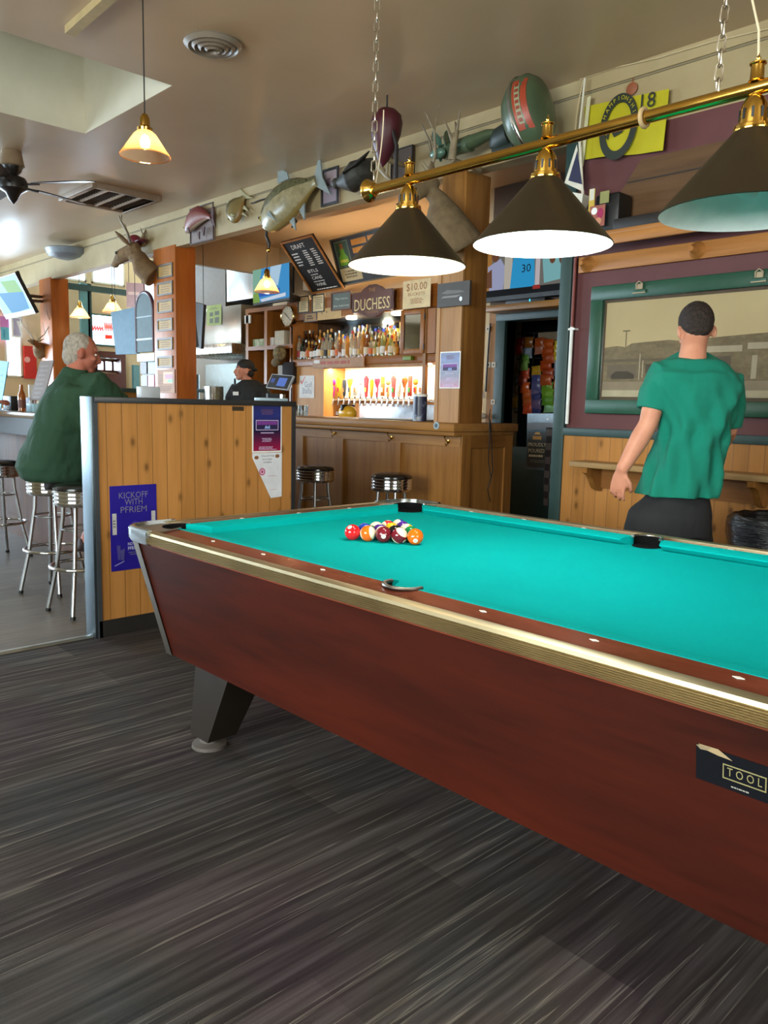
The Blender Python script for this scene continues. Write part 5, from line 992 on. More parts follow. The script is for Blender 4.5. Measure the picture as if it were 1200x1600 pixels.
Mpl = N('dark_plaid'); _w = Mpl.n('ShaderNodeTexChecker', i_Scale=16.0); Mpl.l(Mpl.coord((1, .01, 1)), _w.inputs[0]); _w.inputs[1].default_value = C('#2a2628'); _w.inputs[2].default_value = C('#5c5452'); Mpl = Mpl.set(_w.outputs[0], .9)
b = MB(); R = []
for k in range(9):
    t = k/8; p = PY(858, 668+t*122, 5.985); R.append([p+Vector(((.035+.03*t)*cos(a)+.004*sin(k), .012*sin(a)*(1+.5*sin(3*a+k)), 0)) for a in [q_*2*pi/20 for q_ in range(20)]])
b.loft(R, Mpl); tag(b.build('plaid_shirt'), 'dark plaid shirt hanging at the edge of the half door', 'shirt')
# cluttered board between pillar and door
T = thing('peg_rack', 'narrow tan board cluttered with hung odds and ends beside the green door frame', 'peg rack', PY(768, 655, 5.97)); a, q = PY(759, 656, 5.97), PY(777, 488, 5.97)
b = MB(); b.box((a.x, 5.97, a.z-.1), (q.x, 5.995, q.z), wood('#a87848', '#8a5c34', 'Z', .5, knots=False)); b.build('board', T)
for u, v, s in ((762, 514, .02), (771, 570, .022), (763, 570, .018), (770, 628, .016)): c = cardY(u-3, v-4, u+3, v+4, 5.955, .004, flat('#c9bca6', .6)); c.disc(.5, .5, .008, .01, M_ink); c.build('tag', T)
b = MB(); b.tube([PY(u, v, 5.95) for u, v in ((766, 505), (764, 530), (762, 560), (760, 590), (759, 612))], .008, M_black, 6); b.build('strap', T)
b = MB(); b.tube([PY(u, v, 5.94) for u, v in ((751, 598), (752, 610), (754, 622))], .014, M_whitep, 8); b.build('white_tool', T)
b = MB(); b.ball(PY(754, 650, 5.9), .04, flat('#b0a090', .7), (1.3, .6, .7)); b.build('cloth_bundle', T)
c = cardY(761, 350, 772, 372, 5.97, .01, flat('#d0b488', .6)); c.frame(.01, M_dark, .006); tag(c.build('small_picture'), 'small pale framed picture just beside the bar pillar', 'framed picture')
c = cardY(680, 296, 701, 334, 6.3, .01, flat('#6a62a0', .5)); c.frame(.012, flat('#b8a0a8', .5), .006); tag(c.build('lilac_picture'), 'lilac picture high on the bar wall behind the grey deer', 'picture')
# posters on the partition
c = cardX(394, 632, 440, 706, PX1+.002, .001, M_whitep); c.rect(.04, .02, .96, .97, Mp_grad); gposter(c, 'poster', 'blue and magenta printed poster at the top corner of the pine partition')
A, B = PX(394, 708, PX1+.002), PX(440, 777, PX1+.002); c = Card(A, (0, 1, 0), (0, 0, -1), B.y-A.y, A.z-B.z, .0002, flat('#c3c6cc', .6)) ; c.bm.free(); c.bm = bmesh.new(); c.mats = []
c.poly([(0, 0), (1, 0), (1, .98), (.62, 1), (0, .1)], flat('#dfe1e6', .6)).poly([(1, 0), (0, 0), (0, .1), (.62, 1), (1, .98)], flat('#dfe1e6', .6)); ik = flat('#2b2e38', .6)
c.write('FOLLOW THE', .52, .09, .011, ik, .42).write('DUCHESS', .5, .16, .010, ik, .32).write('TAVERN', .5, .225, .010, ik, .28).disc(.14, .1, .016, .011, flat('#8c5a3c', .6)).disc(.84, .08, .016, .011, flat('#8c5a3c', .6))
c.disc(.33, .41, .022, .022, flat('#b8447a', .5)).disc(.33, .41, .015, .015, flat('#e4c8d4', .5)).disc(.33, .41, .009, .009, flat('#b8447a', .5)).rect(.52, .505, .82, .515, flat('#d0a0a8', .6)).rect(.6, .805, .82, .815, flat('#d0a0a8', .6)); tag(c.build('paper_notice'), 'white paper notice with its lower corner folded away below the magenta poster', 'paper notice')
A, B = PX(171, 760, PX1+.003), PX(246, 884, PX1+.003); c = Card(A, (0, 1, 0), (0, 0, -1), B.y-A.y, A.z-B.z, .001, flat('#241a82', .3, k=1.1)); gy = flat('#6f6a86', .6); wt = flat('#cfd0ea', .5)
c.write('KICKOFF', .5, .15, .034, gy, .62).write('WITH', .5, .23, .034, gy, .38).write('PFRIEM', .5, .32, .034, gy, .56); c.rect(.04, .32, .13, .57, flat('#b9b6b4', .5)).rect(.88, .32, .97, .57, flat('#b9b6b4', .5)).disc(.52, .47, .02, .02, flat('#3c3690', .4))
c.lines(.05, .40, .12, .5, 3, flat('#5c5a60', .5), .5, 2); c.write('NOW POURING', .36, .71, .017, wt, .5, 'l').write('PFRIEM PILSNER', .36, .765, .019, wt, .56, 'l').lines(.36, .79, .7, .84, 2, gy, .4, 3); c.poly([(.12, .7), (.2, .7), (.2, .87), (.14, .87)], flat('#4a4488', .4)).poly([(.2, .76), (.29, .74), (.27, .88), (.21, .88)], flat('#4e4a88', .4)).poly([(.06, .93), (.28, .885), (.27, .9), (.08, .945)], flat('#7c78b8', .4)); tag(c.build('poster'), 'deep blue poster low on the pine partition behind the table corner', 'poster')
c = cardX(363, 635, 381, 642, PX1+.002, .003, flat('#3c2c1a', .5)); c.rect(.05, .45, .95, .55, M_ink); tag(c.build('vent_plate'), 'small brown slotted plate near the top of the partition', 'plate')
# ------------------------------------------------------------------ trophies and oddments on the header
M_fur = cloudy('deer_fur', [(.3, '#6a5238'), (.7, '#8a6d4a')], 14, .9, (1, 1, 1), bump=.3); M_furg = cloudy('grey_deer_fur', [(.3, '#66543c'), (.7, '#7e6a4e')], 14, .9, bump=.3); M_furw = flat('#cbbfa6', .9); M_antler = cloudy('antler', [(.3, '#6a5a44'), (.7, '#9a8a6c')], 12, .5)
def rings(path, ex=1.0, seg=20):
    out = []; u = None
    for i, (p, r1, r2) in enumerate(path):
        a = path[max(0, i-1)][0]; b_ = path[min(len(path)-1, i+1)][0]; t = (b_-a).normalized(); side = Vector((0, 0, 1)).cross(t)
        side = side.normalized() if side.length > .05 else Vector((1, 0, 0)); up_ = t.cross(side)
        out.append([p+side*r1*cos(2*pi*k/seg)+up_*r2*sin(2*pi*k/seg) for k in range(seg)])
    return out
def remesh(o, vox, smooth=4, disp=0, dsize=.1, fac=.5):
    m = o.modifiers.new('r', 'REMESH'); m.mode = 'VOXEL'; m.voxel_size = vox; m.use_smooth_shade = True
    s = o.modifiers.new('s', 'SMOOTH'); s.factor = fac; s.iterations = smooth
    if disp:
        tx = bpy.data.textures.new('folds', 'CLOUDS'); tx.noise_scale = dsize; tx.noise_depth = 2
        d = o.modifiers.new('d', 'DISPLACE'); d.texture = tx; d.strength = disp; d.mid_level = .5; d.texture_coords = 'LOCAL'
    return o
def deer(name, label, nose, brow, poll, neckm, base, r_base, fur, grp, antlers=True, spread=.16, vox=.008, mount=None, ah=.3):
    T = thing(name, label, 'mounted deer head', base, grp); nose, brow, poll, neckm, base = map(Vector, (nose, brow, poll, neckm, base))
    f = (nose-poll).normalized(); s = Vector((0, 0, 1)).cross(f).normalized(); up_ = f.cross(s); L = (nose-poll).length; k = L/.34
    b = MB(); b.loft(rings([(nose-f*.0, .018*k, .016*k), (nose-f*.03*k, .032*k, .03*k), (nose.lerp(brow, .5), .036*k, .042*k), (brow, .055*k, .062*k), (poll, .06*k, .07*k), (poll-f*.05*k, .03*k, .04*k)]), fur)
    b.loft(rings([(poll+f*.06*k-up_*.01, .045*k, .055*k), (poll.lerp(neckm, .45)-up_*.01, .062*k, .075*k), (neckm, (.075*k+r_base)/2.1, (.09*k+r_base)/2.1), (base, r_base*.85, r_base), (base+(base-neckm).normalized()*.03, r_base*.8, r_base*.95)]), fur)
    for sg in (1, -1):
        e0 = poll+s*.05*k*sg+up_*.03*k; e1 = e0+s*.16*k*sg+up_*.09*k-f*.04*k; b.tube([e0, e0.lerp(e1, .35), e0.lerp(e1, .7), e1], [.018*k, .034*k, .028*k, .006*k], fur, 10, flat_=.45)
    remesh(b.build('head_and_neck', T), vox, 3)
    b = MB(); b.ball(nose+up_*.006-f*.004, .019*k, M_black, (1, 1, .8)); b.build('nose', T)
    for sg in (1, -1): b = MB(); b.ball(brow+s*.05*k*sg+up_*.022*k, .014*k, flat('#0a0806', .08)); b.build('eye', T)
    if antlers:
        for sg in (1, -1):
            a0 = poll+up_*.055*k+s*.03*k*sg; H = ah; U = Vector((0, 0, 1))
            P_ = [a0, a0+s*spread*.5*sg+U*H*.25-f*.04, a0+s*spread*sg+U*H*.6-f*.02, a0+s*spread*.95*sg+U*H*1.0+f*.06]
            b = MB(); b.tube(P_, [.013*k, .011*k, .009*k, .003], M_antler, 8); b.tube([P_[1], P_[1]+U*H*.35+f*.05], [.008*k, .003], M_antler, 6); b.tube([P_[2], P_[2]+U*H*.4-f*.04], [.007*k, .002], M_antler, 6); b.tube([a0+s*.02*sg+U*.03, a0+s*.02*sg+U*H*.3+f*.06], [.006*k, .002], M_antler, 6); b.build('antler', T)
    return T
deer('deer_head', 'brown deer head with short antlers mounted on the column of certificates', PY(177, 416, 4.22), PY(190, 400, 4.24), PY(211, 390, 4.30), PY(222, 416, 4.36), PY(238, 430, 4.43), .135, M_fur, 'mounted deer heads', ah=.34, spread=.14)
deer('deer_head', 'large grey brown deer on the pillar behind the first black lamp shade', PY(622, 322, 4.02), PY(650, 302, 4.08), PY(676, 286, 4.2), PY(690, 335, 4.22), PY(714, 385, 4.33), .19, M_furg, 'mounted deer heads', ah=.42, spread=.10)
deer('deer_head', 'distant antlered deer head on the orange column near the street window', PY(44, 533, 4.15), PY(50, 534, 4.2), PY(56, 536, 4.3), PY(60, 543, 4.37), PY(64, 548, 4.42), .13, M_fur, 'mounted deer heads', ah=.42, spread=.2)
# certificates up the column
zz = [PY(257, v, YW-.02) for v in (423, 450, 477, 505, 536, 564)]
for i, v in enumerate((423, 450.5, 478, 507, 537, 565)):
    framed(246, v-8, 270, v+9, YW-.015, 'framed certificate %s on the orange column' % ('at the very top', 'second from the top', 'third from the top', 'fourth from the top', 'second lowest', 'lowest, just above the pinned flyer')[i], flat('#4a3416', .5), flat('#b78d44', .6), flat('#7a5a28', .6), seed=i+3, grp='framed certificates on the orange column', fr=.02, n=4)
c = cardY(246, 578, 273, 614, YW-.02, .003, flat('#b07848', .6)); c.rect(.35, .1, .9, .6, flat('#c8862c', .5)).rect(.45, .2, .9, .4, flat('#a03050', .5)).rect(.6, .42, .9, .55, flat('#5a9a4a', .5)).lines(.05, .2, .3, .7, 4, flat('#a07a60', .6), .5, 2).lines(.1, .7, .9, .95, 3, flat('#8a5a3c', .6), .5, 3); tag(c.build('flyer'), 'orange pinned flyer at the foot of the certificate column', 'flyer')
p = PY(210, 378, 4.36); T = thing('red_hat', 'round maroon cap hanging on an antler point beside the certificate column', 'hat', p)
b = MB(); b.ball(p, .1, flat('#7a1c2e', .4), (1.1, .8, .8)); b.build('crown', T); b = MB(); b.ball(p+Vector((.16, 0, -.01)), .09, flat('#5c1824', .5), (1.3, .6, .25)); b.build('peak', T)
# fish
def fish(name, label, P0, P1, H, W, mt, mm, mbel, grp=None, tailm=None, arch=.12, tl_=.16, T=None):
    P0, P1 = Vector(P0), Vector(P1); ax = P1-P0; L = ax.length; t = ax.normalized(); nrm = Vector((0, -1, 0)); up_ = nrm.cross(t)*1.0
    if up_.z < 0: up_ = -up_
    T = thing(name, label, 'mounted fish', (P0+P1)/2, grp); seg = 24; R = []; cen = []
    prof = [(0, .04), (.03, .16), (.1, .34), (.22, .46), (.38, .5), (.55, .46), (.7, .34), (.82, .2), (.9, .13), (.95, .14)]
    b = MB()
    for s, k in prof:
        c_ = P0+t*L*s*(1-tl_*.0)+up_*arch*H*4*s*(1-s)*1.0; cen.append(c_); R.append([c_+up_*H*k*sin(a)+nrm*W*k*cos(a) for a in [q*2*pi/seg for q in range(seg)]])
    n = seg; vs = [p for r in R for p in r]
    for band, m in (((1, 11), mt), ((20, 24), mm), ((0, 1), mm), ((11, 14), mm), ((14, 20), mbel)):
        fs = [(j*n+i, j*n+(i+1) % n, (j+1)*n+(i+1) % n, (j+1)*n+i) for j in range(len(R)-1) for i in range(band[0], band[1])]; b.raw(vs, fs, m)
    b.raw(R[0], [tuple(range(n))], mm); b.raw(R[-1], [tuple(range(n))], mm); o = b.build('body', T, sharp=80)
    def fin(pts, m, th=.006):
        q = [P0+t*L*x+up_*H*y for x, y in pts]; b = MB(); q1 = [p+nrm*th for p in q]; q2 = [p-nrm*th for p in q]; k = len(q); b.raw(q1+q2, [tuple(range(k)), tuple(range(2*k-1, k-1, -1))]+[(i, (i+1) % k, k+(i+1) % k, k+i) for i in range(k)], m, smooth=False); return b
    tm = tailm or mt
    fin([(.92, .1), (1.08, .55), (1.04, .0), (1.1, -.5), (.93, -.1)], tm).build('tail_fin', T); fin([(.38, .9*.5+.2), (.44, .98), (.56, .72), (.56, .55)], tm).build('dorsal_fin', T); fin([(.6, -.2), (.66, -.62), (.72, -.2)], tm).build('anal_fin', T); fin([(.42, -.3), (.5, -.7), (.52, -.32)], tm).build('belly_fin', T)
    b = fin([(.24, -.05), (.36, -.34), (.3, -.02)], tm); bmesh.ops.translate(b.bm, verts=b.bm.verts, vec=nrm*W*.5); b.build('side_fin', T)
    b = MB(); e = cen[1]+t*L*.03+up_*H*.08+nrm*W*.24; b.ball(e, H*.055, flat('#c8b860', .2)); b.ball(e+nrm*H*.03, H*.035, M_black); b.build('eye', T)
    b = MB(); b.tube([P0+nrm*W*.02, P0+t*L*.05+nrm*W*.17-up_*H*.04, P0+t*L*.08+nrm*W*.22-up_*H*.07], H*.012, M_dark, 6); b.build('mouth', T); return T
Mt_, Mm_, Mb_ = cloudy('salmon_back', [(.3, '#4c4a34'), (.6, '#6a6748'), (.7, '#2c2b20')], 24, .25), cloudy('salmon_side', [(.3, '#857a58'), (.7, '#a89c78')], 18, .25), flat('#96804c', .35)
fish('mounted_salmon', 'big silver salmon mounted nose down on the cream header', PY(410, 352, 4.30), PY(500, 280, 4.36), .37, .2, Mt_, Mm_, Mb_, 'mounted fish on the header', flat('#8f9a9a', .3), arch=.09)
fish('mounted_trout', 'small olive mounted fish with raised tail left of the big salmon', PY(363, 348, 4.36), PY(384, 306, 4.42), .26, .12, flat('#5c5234', .3), flat('#857448', .3), flat('#8f6e38', .35), 'mounted fish on the header', flat('#b8b490', .3), arch=.25)
c = cardY(297, 327, 334, 374, 4.43, .02, flat('#7c6a64', .5)); c.frame(.012, flat('#3a2418', .5), .008); tag(c.build('fish_plaque'), 'mauve backing board with dark edge carrying the red fish', 'plaque')
fish('mounted_red_fish', 'reddish curved fish mounted over a mauve board on the header', PY(290, 362, 4.38), PY(332, 342, 4.39), .2, .12, flat('#7a3a38', .4), flat('#8c5248', .45), flat('#a8927c', .5), 'mounted fish on the header', flat('#4a2a28', .5), arch=.5)
c = cardY(503, 267, 529, 317, 4.43, .015, flat('#a8969c', .5)); c.frame(.02, M_black, .01); c.rect(.3, .25, .5, .9, flat('#6a5a66', .5)).rect(.55, .35, .8, .95, flat('#7c6c78', .5)).rect(.1, .6, .95, .95, flat('#8a7a84', .5)); tag(c.build('framed_picture'), 'black framed mauve picture on the header right of the salmon tail', 'framed picture')
# dark game bird
p0, p1, p2 = PY(528, 286, 4.30), PY(548, 282, 4.32), PY(572, 262, 4.38); T = thing('mounted_bird', 'dark mounted game bird beside the brass lamp end cap', 'mounted bird', p1); Mbd = cloudy('dark_feathers', [(.3, '#23221f'), (.7, '#474640')], 16, .6)
b = MB(); b.tube([p0+Vector((-.01, 0, 0)), p0.lerp(p1, .3), p1, p1.lerp(p2, .5), p2, p2+Vector((.05, .03, .06))], [.025, .05, .1, .115, .085, .02], Mbd, 16); remesh(b.build('body', T), .01, 3)
b = MB(); b.ball(p0+Vector((-.02, 0, 0)), .042, Mbd); b.build('head', T); b = MB(); b.tube([p0+Vector((-.05, 0, 0)), p0+Vector((-.10, -.02, -.02))], [.014, .003], flat('#3c3a34', .4), 8); b.build('beak', T)
b = MB(); b.tube([p1+Vector((.02, -.1, .03)), p2+Vector((-.01, -.09, 0)), p2+Vector((.08, -.04, .1))], [.03, .06, .01], flat('#1e1d1b', .6), 10, flat_=.4); b.build('wing', T)
# speed bag, dark board
p = PY(604, 196, 3.78); T = thing('punch_bag', 'maroon teardrop punch bag hung at the ceiling edge above the brass lamp end', 'punch bag', p)
b = MB(); b.lathe([(.001, -.26), (.035, -.22), (.075, -.14), (.1, -.05), (.105, .02), (.09, .07), (.05, .1), (.001, .11)], flat('#4a1620', .45), Matrix.Translation(p) @ Matrix.Rotation(.12, 4, 'Y'), 24); b.build('bag', T); b = MB(); b.tube([p+Vector((.08, -.02, -.05)), p+Vector((.1, 0, -.15)), p+Vector((.1, 0, -.34)), p+Vector((.09, 0, -.42))], .014, flat('#18100f', .5), 8); b.build('strap', T); b = MB(); b.cyl(p+Vector((0, 0, .1)), (p.x, p.y, CE), .006, M_dark, seg=6); b.build('hanger', T)
c = cardY(612, 236, 644, 282, 4.42, .02, flat('#4a3a30', .5)); c.frame(.008, M_dark, .008); tag(c.build('dark_plaque'), 'dark wooden plaque on the header behind the punch bag strap', 'plaque')
for i, (pts, lb) in enumerate((([(590, 245), (594, 262), (604, 275), (612, 283)], 'curled antler hanging beside the brass lamp chain'), ([(706, 250), (709, 225), (714, 205), (711, 190)], 'single forked antler standing in front of the green propeller'))):
    b = MB(); q = [PY(u, v, 4.15) for u, v in pts]; b.tube([Vector((q[0].x, YW-.005, q[0].z)), q[0]], .02, M_antler, 8); b.tube(q, [.028, .024, .016, .005], M_antler, 10); b.tube([q[1], q[1]+Vector((-.07, -.02, .16))], [.016, .004], M_antler, 8); b.tube([q[2], q[2]+Vector((.05, -.03, .12))], [.012, .003], M_antler, 8); tag(b.build('antler_branch'), lb, 'antler', 'loose antlers on the header')
# outboard motor
Mo = cloudy('motor_green_paint', [(.3, '#44543f'), (.7, '#526248')], 5, .32); Ml = flat('#5a7a6a', .25)
q = PY(826, 178, 4.12); T = thing('outboard_motor', 'old green outboard boat motor lying on its side along the header', 'outboard motor', PY(760, 205, 4.3)); RZ = Matrix.Rotation(.0, 4, 'X')
b = MB(); b.lathe([(.001, -.165), (.08, -.16), (.14, -.13), (.175, -.06), (.185, 0), (.18, .07), (.15, .12), (.08, .15), (.001, .155)], Mo, Matrix.Translation(q) @ Matrix.Rotation(-.22, 4, 'Y') @ Matrix.Rotation(pi/2, 4, 'Y') @ Matrix.Diagonal((1.22, .95, .82, 1)), 36); b.build('cowling', T)
b = MB(); b.lathe([(.188, -.012), (.193, -.006), (.193, .006), (.188, .012)], metal('#c8ccc8', .25), Matrix.Translation(q+Vector((-.015, 0, 0))) @ Matrix.Rotation(-.22, 4, 'Y') @ Matrix.Rotation(pi/2, 4, 'Y') @ Matrix.Diagonal((1.2, .94, 1, 1)), 36); b.build('cowling_band', T)
Mlab = Matrix.Translation(q) @ Matrix.Rotation(-.22, 4, 'Y')
b = MB()
def stripe_(x0, x1, z0, z1, lift, m):
    n_ = 12; vs = []
    for i in range(n_+1):
        z = z0+(z1-z0)*i/n_
        for x in (x0, (x0+x1)/2, x1): vs.append(Mlab @ Vector((x, -.178*math.sqrt(max(.01, 1-(x/.17)**2-(z/.228)**2))-lift, z)))
    b.raw(vs, [(3*i+k, 3*i+k+1, 3*i+k+4, 3*i+k+3) for i in range(n_) for k in (0, 1)], m)
stripe_(.012, .095, -.15, .15, .003, flat('#a8432a', .4)); stripe_(.03, .06, -.12, .12, .005, flat('#9c9a7a', .5))
for i in range(7): z = -.11+i*.035; stripe_(.034, .056, z, z+.02, .0065, flat('#8a3a26', .5))
b.build('name_stripe', T)
b = MB(); s = PY(795, 212, 4.25); b.tube([s+Vector((.03, 0, .0)), s+Vector((-.07, 0, -.02)), s+Vector((-.13, 0, -.03))], [.09, .085, .04], flat('#1f2a25', .5), 14); b.box(s+Vector((-.1, -.06, -.13)), s+Vector((.08, .06, -.06)), flat('#1f2a25', .5), bev=.02); b.build('clamp_bracket', T)
b = MB(); b.tube([PY(u, v, 4.27) for u, v in ((778, 207), (762, 211), (745, 219), (722, 228))], [.03, .045, .055, .06], Mo, 18, flat_=.8); b.build('shaft_housing', T)
b = MB(); b.tube([PY(u, v, 4.27) for u, v in ((735, 224), (716, 230), (697, 238), (676, 240))], [.055, .05, .05, .012], Mo, 18); b.lathe([(.001, -.006), (.1, -.006), (.1, .006), (.001, .006)], Mo, Matrix.Translation(PY(702, 226, 4.27)) @ Matrix.Rotation(1.35, 4, 'Y') @ Matrix.Diagonal((1, .5, 1, 1)), 20); b.build('gear_case', T)
for k in range(3):
    b = MB(); a_ = k*2*pi/3+.4; hub = PY(688, 228, 4.24); d = Vector((.15, cos(a_), sin(a_))).normalized(); b.tube([hub, hub+d*.05, hub+d*.11], [.016, .034, .012], Ml, 10, flat_=.25); b.build('propeller_blade', T)
b = MB(); b.ball(PY(684, 240, 4.2), .045, Ml, (1.6, .8, .8)); b.build('skeg', T)
# cables
for pts, lb in (([(0, 0), (0, 0)], ''),):
    pass
b = MB(); b.tube([PY(u, v, YW-.03) for u, v in ((906, 124), (960, 106), (1030, 90), (1110, 66), (1200, 45))], .004, flat('#c9b890', .5), 6); b.tube([PY(u, v, YW-.03) for u, v in ((912, 124), (906, 150), (901, 180), (897, 226))], .004, flat('#c9b890', .5), 6); tag(b.build('header_cable'), 'thin pale cable pinned along the top of the header over the flag', 'cable')
b = MB(); b.tube([PY(u, v, YW-.03) for u, v in ((392, 318), (408, 312), (424, 308))], .006, M_dark, 6); tag(b.build('twig'), 'short dark twig lying behind the small olive fish', 'twig')
b = MB(); b.tube([PY(u, v, 4.35) for u, v in ((418, 352), (416, 368), (421, 380), (420, 392))], [.012, .014, .012, .006], M_dark, 8); b.ball(PY(420, 391, 4.35), .02, M_brass); tag(b.build('fishing_lure'), 'long dark fishing lure with a brass tip dangling below the big salmon', 'fishing lure'); b = MB(); b.tube([PY(u, v, 4.35) for u, v in ((459, 340), (462, 345), (456, 356))], [.01, .02, .006], M_dark, 8); tag(b.build('fishing_lure'), 'tiny dark fishing lure dangling just right of the salmon belly', 'fishing lure')
# ceiling: fan, vents, duct strip, dome
p = PD(20, 286, 6.62); T = thing('ceiling_fan', 'dark ceiling fan with long blades under the skylight edge', 'ceiling fan', p); Mdk = flat('#1f1a18', .35)
b = MB(); b.lathe([(.001, CE-p.z), (.075, CE-p.z), (.09, CE-p.z-.09), (.10, CE-p.z-.12), (.085, CE-p.z-.125)], flat('#8f7a62', .4), Matrix.Translation(p)); b.build('canopy', T)
b = MB(); b.lathe([(.08, CE-p.z-.12), (.07, CE-p.z-.16), (.02, CE-p.z-.21), (.014, CE-p.z-.22), (.014, .07), (.05, .06), (.1, .04), (.12, .0), (.11, -.05), (.06, -.08), (.03, -.14), (.001, -.17)], Mdk, Matrix.Translation(p)); b.build('motor', T)
for k in range(5):
    a_ = .62+k*2*pi/5; Mz = Matrix.Translation(p+Vector((0, 0, -.01))) @ Matrix.Rotation(a_, 4, 'Z'); b = MB(); b.box((.1, -.02, -.012), (.24, .02, 0), Mdk, Mz, bev=.004); Mb = Mz @ Matrix.Rotation(.2, 4, 'X'); b.prism([(.2, -.05), (.3, -.075), (.66, -.085), (.72, -.06), (.72, .06), (.66, .085), (.3, .075), (.2, .05)], .008, Mdk, Mb); b.build('blade', T)
# ceiling air vent
P_ = [PZ(u, v, CE) for u, v in ((113, 298), (144, 283), (243, 308), (196, 327))]; cx_ = sum((p for p in P_), Vector())/4
x0, x1 = min(p.x for p in P_), max(p.x for p in P_); y0, y1 = min(p.y for p in P_), max(p.y for p in P_)
T = thing('air_vent', 'rectangular slatted air vent in the ceiling beside the fan', 'ceiling vent', (cx_.x, cx_.y, CE)); Mv = flat('#8f7a66', .4)
b = MB()
for p, q in (((x0, y0), (x1, y0+.05)), ((x0, y1-.05), (x1, y1)), ((x0, y0+.05), (x0+.05, y1-.05)), ((x1-.05, y0+.05), (x1, y1-.05))): b.box((p[0], p[1], CE-.05), (q[0], q[1], CE), Mv, bev=.004)
for k in (1, 2, 3): y = y0+(y1-y0)*k/4; b.box((x0+.05, y-.01, CE-.045), (x1-.05, y+.01, CE-.005), Mv)
b.build('frame', T); b = MB(); b.box((x0+.04, y0+.04, CE-.012), (x1-.04, y1-.04, CE-.004), flat('#2c2622', .6)); b.build('grille_back', T)
for k in range(12): x = x0+.07+(x1-x0-.14)*k/11; b = MB(); b.box((x-.012, y0+.05, CE-.03), (x-.008, y1-.05, CE-.01), flat('#5c4e42', .5)); b.build('slat', T)
p = PZ(333, 67, CE); T = thing('round_vent', 'round ceiling vent with concentric rings near the front of the bar', 'ceiling vent', p); M_rv = flat('#7f7263', .4)
for k, r_ in enumerate((.155, .12, .085, .05)):
    b = MB(); b.lathe([(r_, 0), (r_+.01, -.012-.005*k), (r_-.015, -.03-.006*k), (r_-.028, -.01)], M_rv if k else flat('#8d8274', .4), Matrix.Translation(p), 40); b.build('ring', T)
b = MB(); b.lathe([(.001, -.02), (.022, -.03), (.03, -.005)], M_rv, Matrix.Translation(p), 20); b.lathe([(.001, -.002), (.155, -.002)], flat('#2e2823', .7), Matrix.Translation(p), 30); b.build('centre', T)
A, B = PZ(109, 43, CE), PZ(163, -6, CE); b = MB(); d = (B-A).normalized(); s = d.cross(Vector((0, 0, 1)))*.028; A2 = A; B2 = A+d*1.6
b.hull8([A2-s+Vector((0, 0, -.04)), A2+s+Vector((0, 0, -.04)), B2+s+Vector((0, 0, -.04)), B2-s+Vector((0, 0, -.04))], [A2-s, A2+s, B2+s, B2-s], flat('#b8a271', .5)); tag(b.build('ceiling_batten'), 'pale wooden batten fixed to the ceiling at the top of the view', 'batten')
q = PD(112, 398, 10.5); T = thing('hanging_drum', 'shallow grey oval drum hanging from a dark rod near the cream header', 'hanging drum', q)
b = MB(); b.lathe([(.001, -.06), (.2, -.05), (.3, -.02), (.33, .05), (.32, .06), (.001, .06)], flat('#7d858c', .4), Matrix.Translation(q) @ Matrix.Diagonal((1, 1, 1, 1)), 36); b.build('drum', T); b = MB(); b.cyl(q+Vector((.24, .2, 0)), (q.x+.24, q.y+.2, CE), .02, M_dark, seg=8); b.build('rod', T)
# ------------------------------------------------------------------ kitchen beyond the partition
M_ss = metal('#a7a49c', .25, brushed=(1, 1, .2)); M_ssd = metal('#80786c', .3, brushed=(3, 3, .3))
a, q = PY(313, 548, 6.2), PY(378, 475, 6.2)
T = thing('kitchen_hood', 'stainless kitchen extractor hood with a green notice on it', 'extractor hood', ((a.x+q.x)/2, 6.5, a.z))
b = MB(); b.box((a.x, 6.2, a.z+.06), (q.x-.02, 6.995, q.z), M_ssd, bev=.005); b.build('hood_body', T)
b = MB(); b.box((a.x-.6, 6.05, a.z-.08), (q.x-.02, 6.995, a.z+.06), M_ss, bev=.01); b.build('hood_lip', T)
b = MB(); b.box((a.x-.025, 6.18, a.z+.06), (a.x+.02, 6.24, q.z), M_galv); b.build('edge_trim', T)
c = cardY(323, 478, 346, 507, 6.19, .003, flat('#8a9c3c', .5)); c.lines(.15, .12, .85, .25, 2, flat('#4e5c20', .5), .5, 2).rect(.2, .35, .45, .55, flat('#3c4a24', .5)).rect(.55, .32, .85, .52, flat('#3c4a24', .5)).rect(.2, .65, .45, .88, flat('#3c4a24', .5)).rect(.55, .62, .85, .9, flat('#3c4a24', .5)); tag(c.build('green_notice'), 'olive green notice stuck on the stainless hood', 'notice')
a2, q2 = PY(354, 470, 6.45), PY(397, 365, 6.45); b = MB(); b.box((a2.x, 6.45, a2.z-.02), (q2.x-.02, 6.95, 4.19), metal('#a9acaa', .3, brushed=(2, 2, .1)), bev=.01); tag(b.build('steel_duct'), 'tall square steel duct rising above the kitchen hood', 'duct')
a2, q2 = PY(292, 470, 6.55), PY(352, 380, 6.55); b = MB(); b.box((a2.x, 6.55, q.z+.001), (q2.x, 6.98, 3.5), flat('#5f513c', .5)); tag(b.build('boxed_duct'), 'wide tan boxed duct left of the tall steel duct', 'duct')
b = MB(); b.box((PY(322, 560, 6.98).x, 6.97, 1.15), (PY(380, 560, 6.98).x, 6.995, 1.85), metal('#a9b4b4', .22, brushed=(6, 1, .4))); tag(b.build('splashback'), 'shiny steel splashback under the hood behind the cook', 'splashback')
T = thing('kitchen_counter', 'steel kitchen worktop under the hood', 'counter', (-10.4, 6.5, 0)); b = MB(); b.box((-12.6, 6.0, 1.03), (-9.5, 6.95, 1.08), M_ss, bev=.004); b.build('worktop', T); b = MB(); b.box((-12.55, 6.1, 0), (-9.55, 6.94, 1.03), M_ssd); b.build('cabinet_body', T)
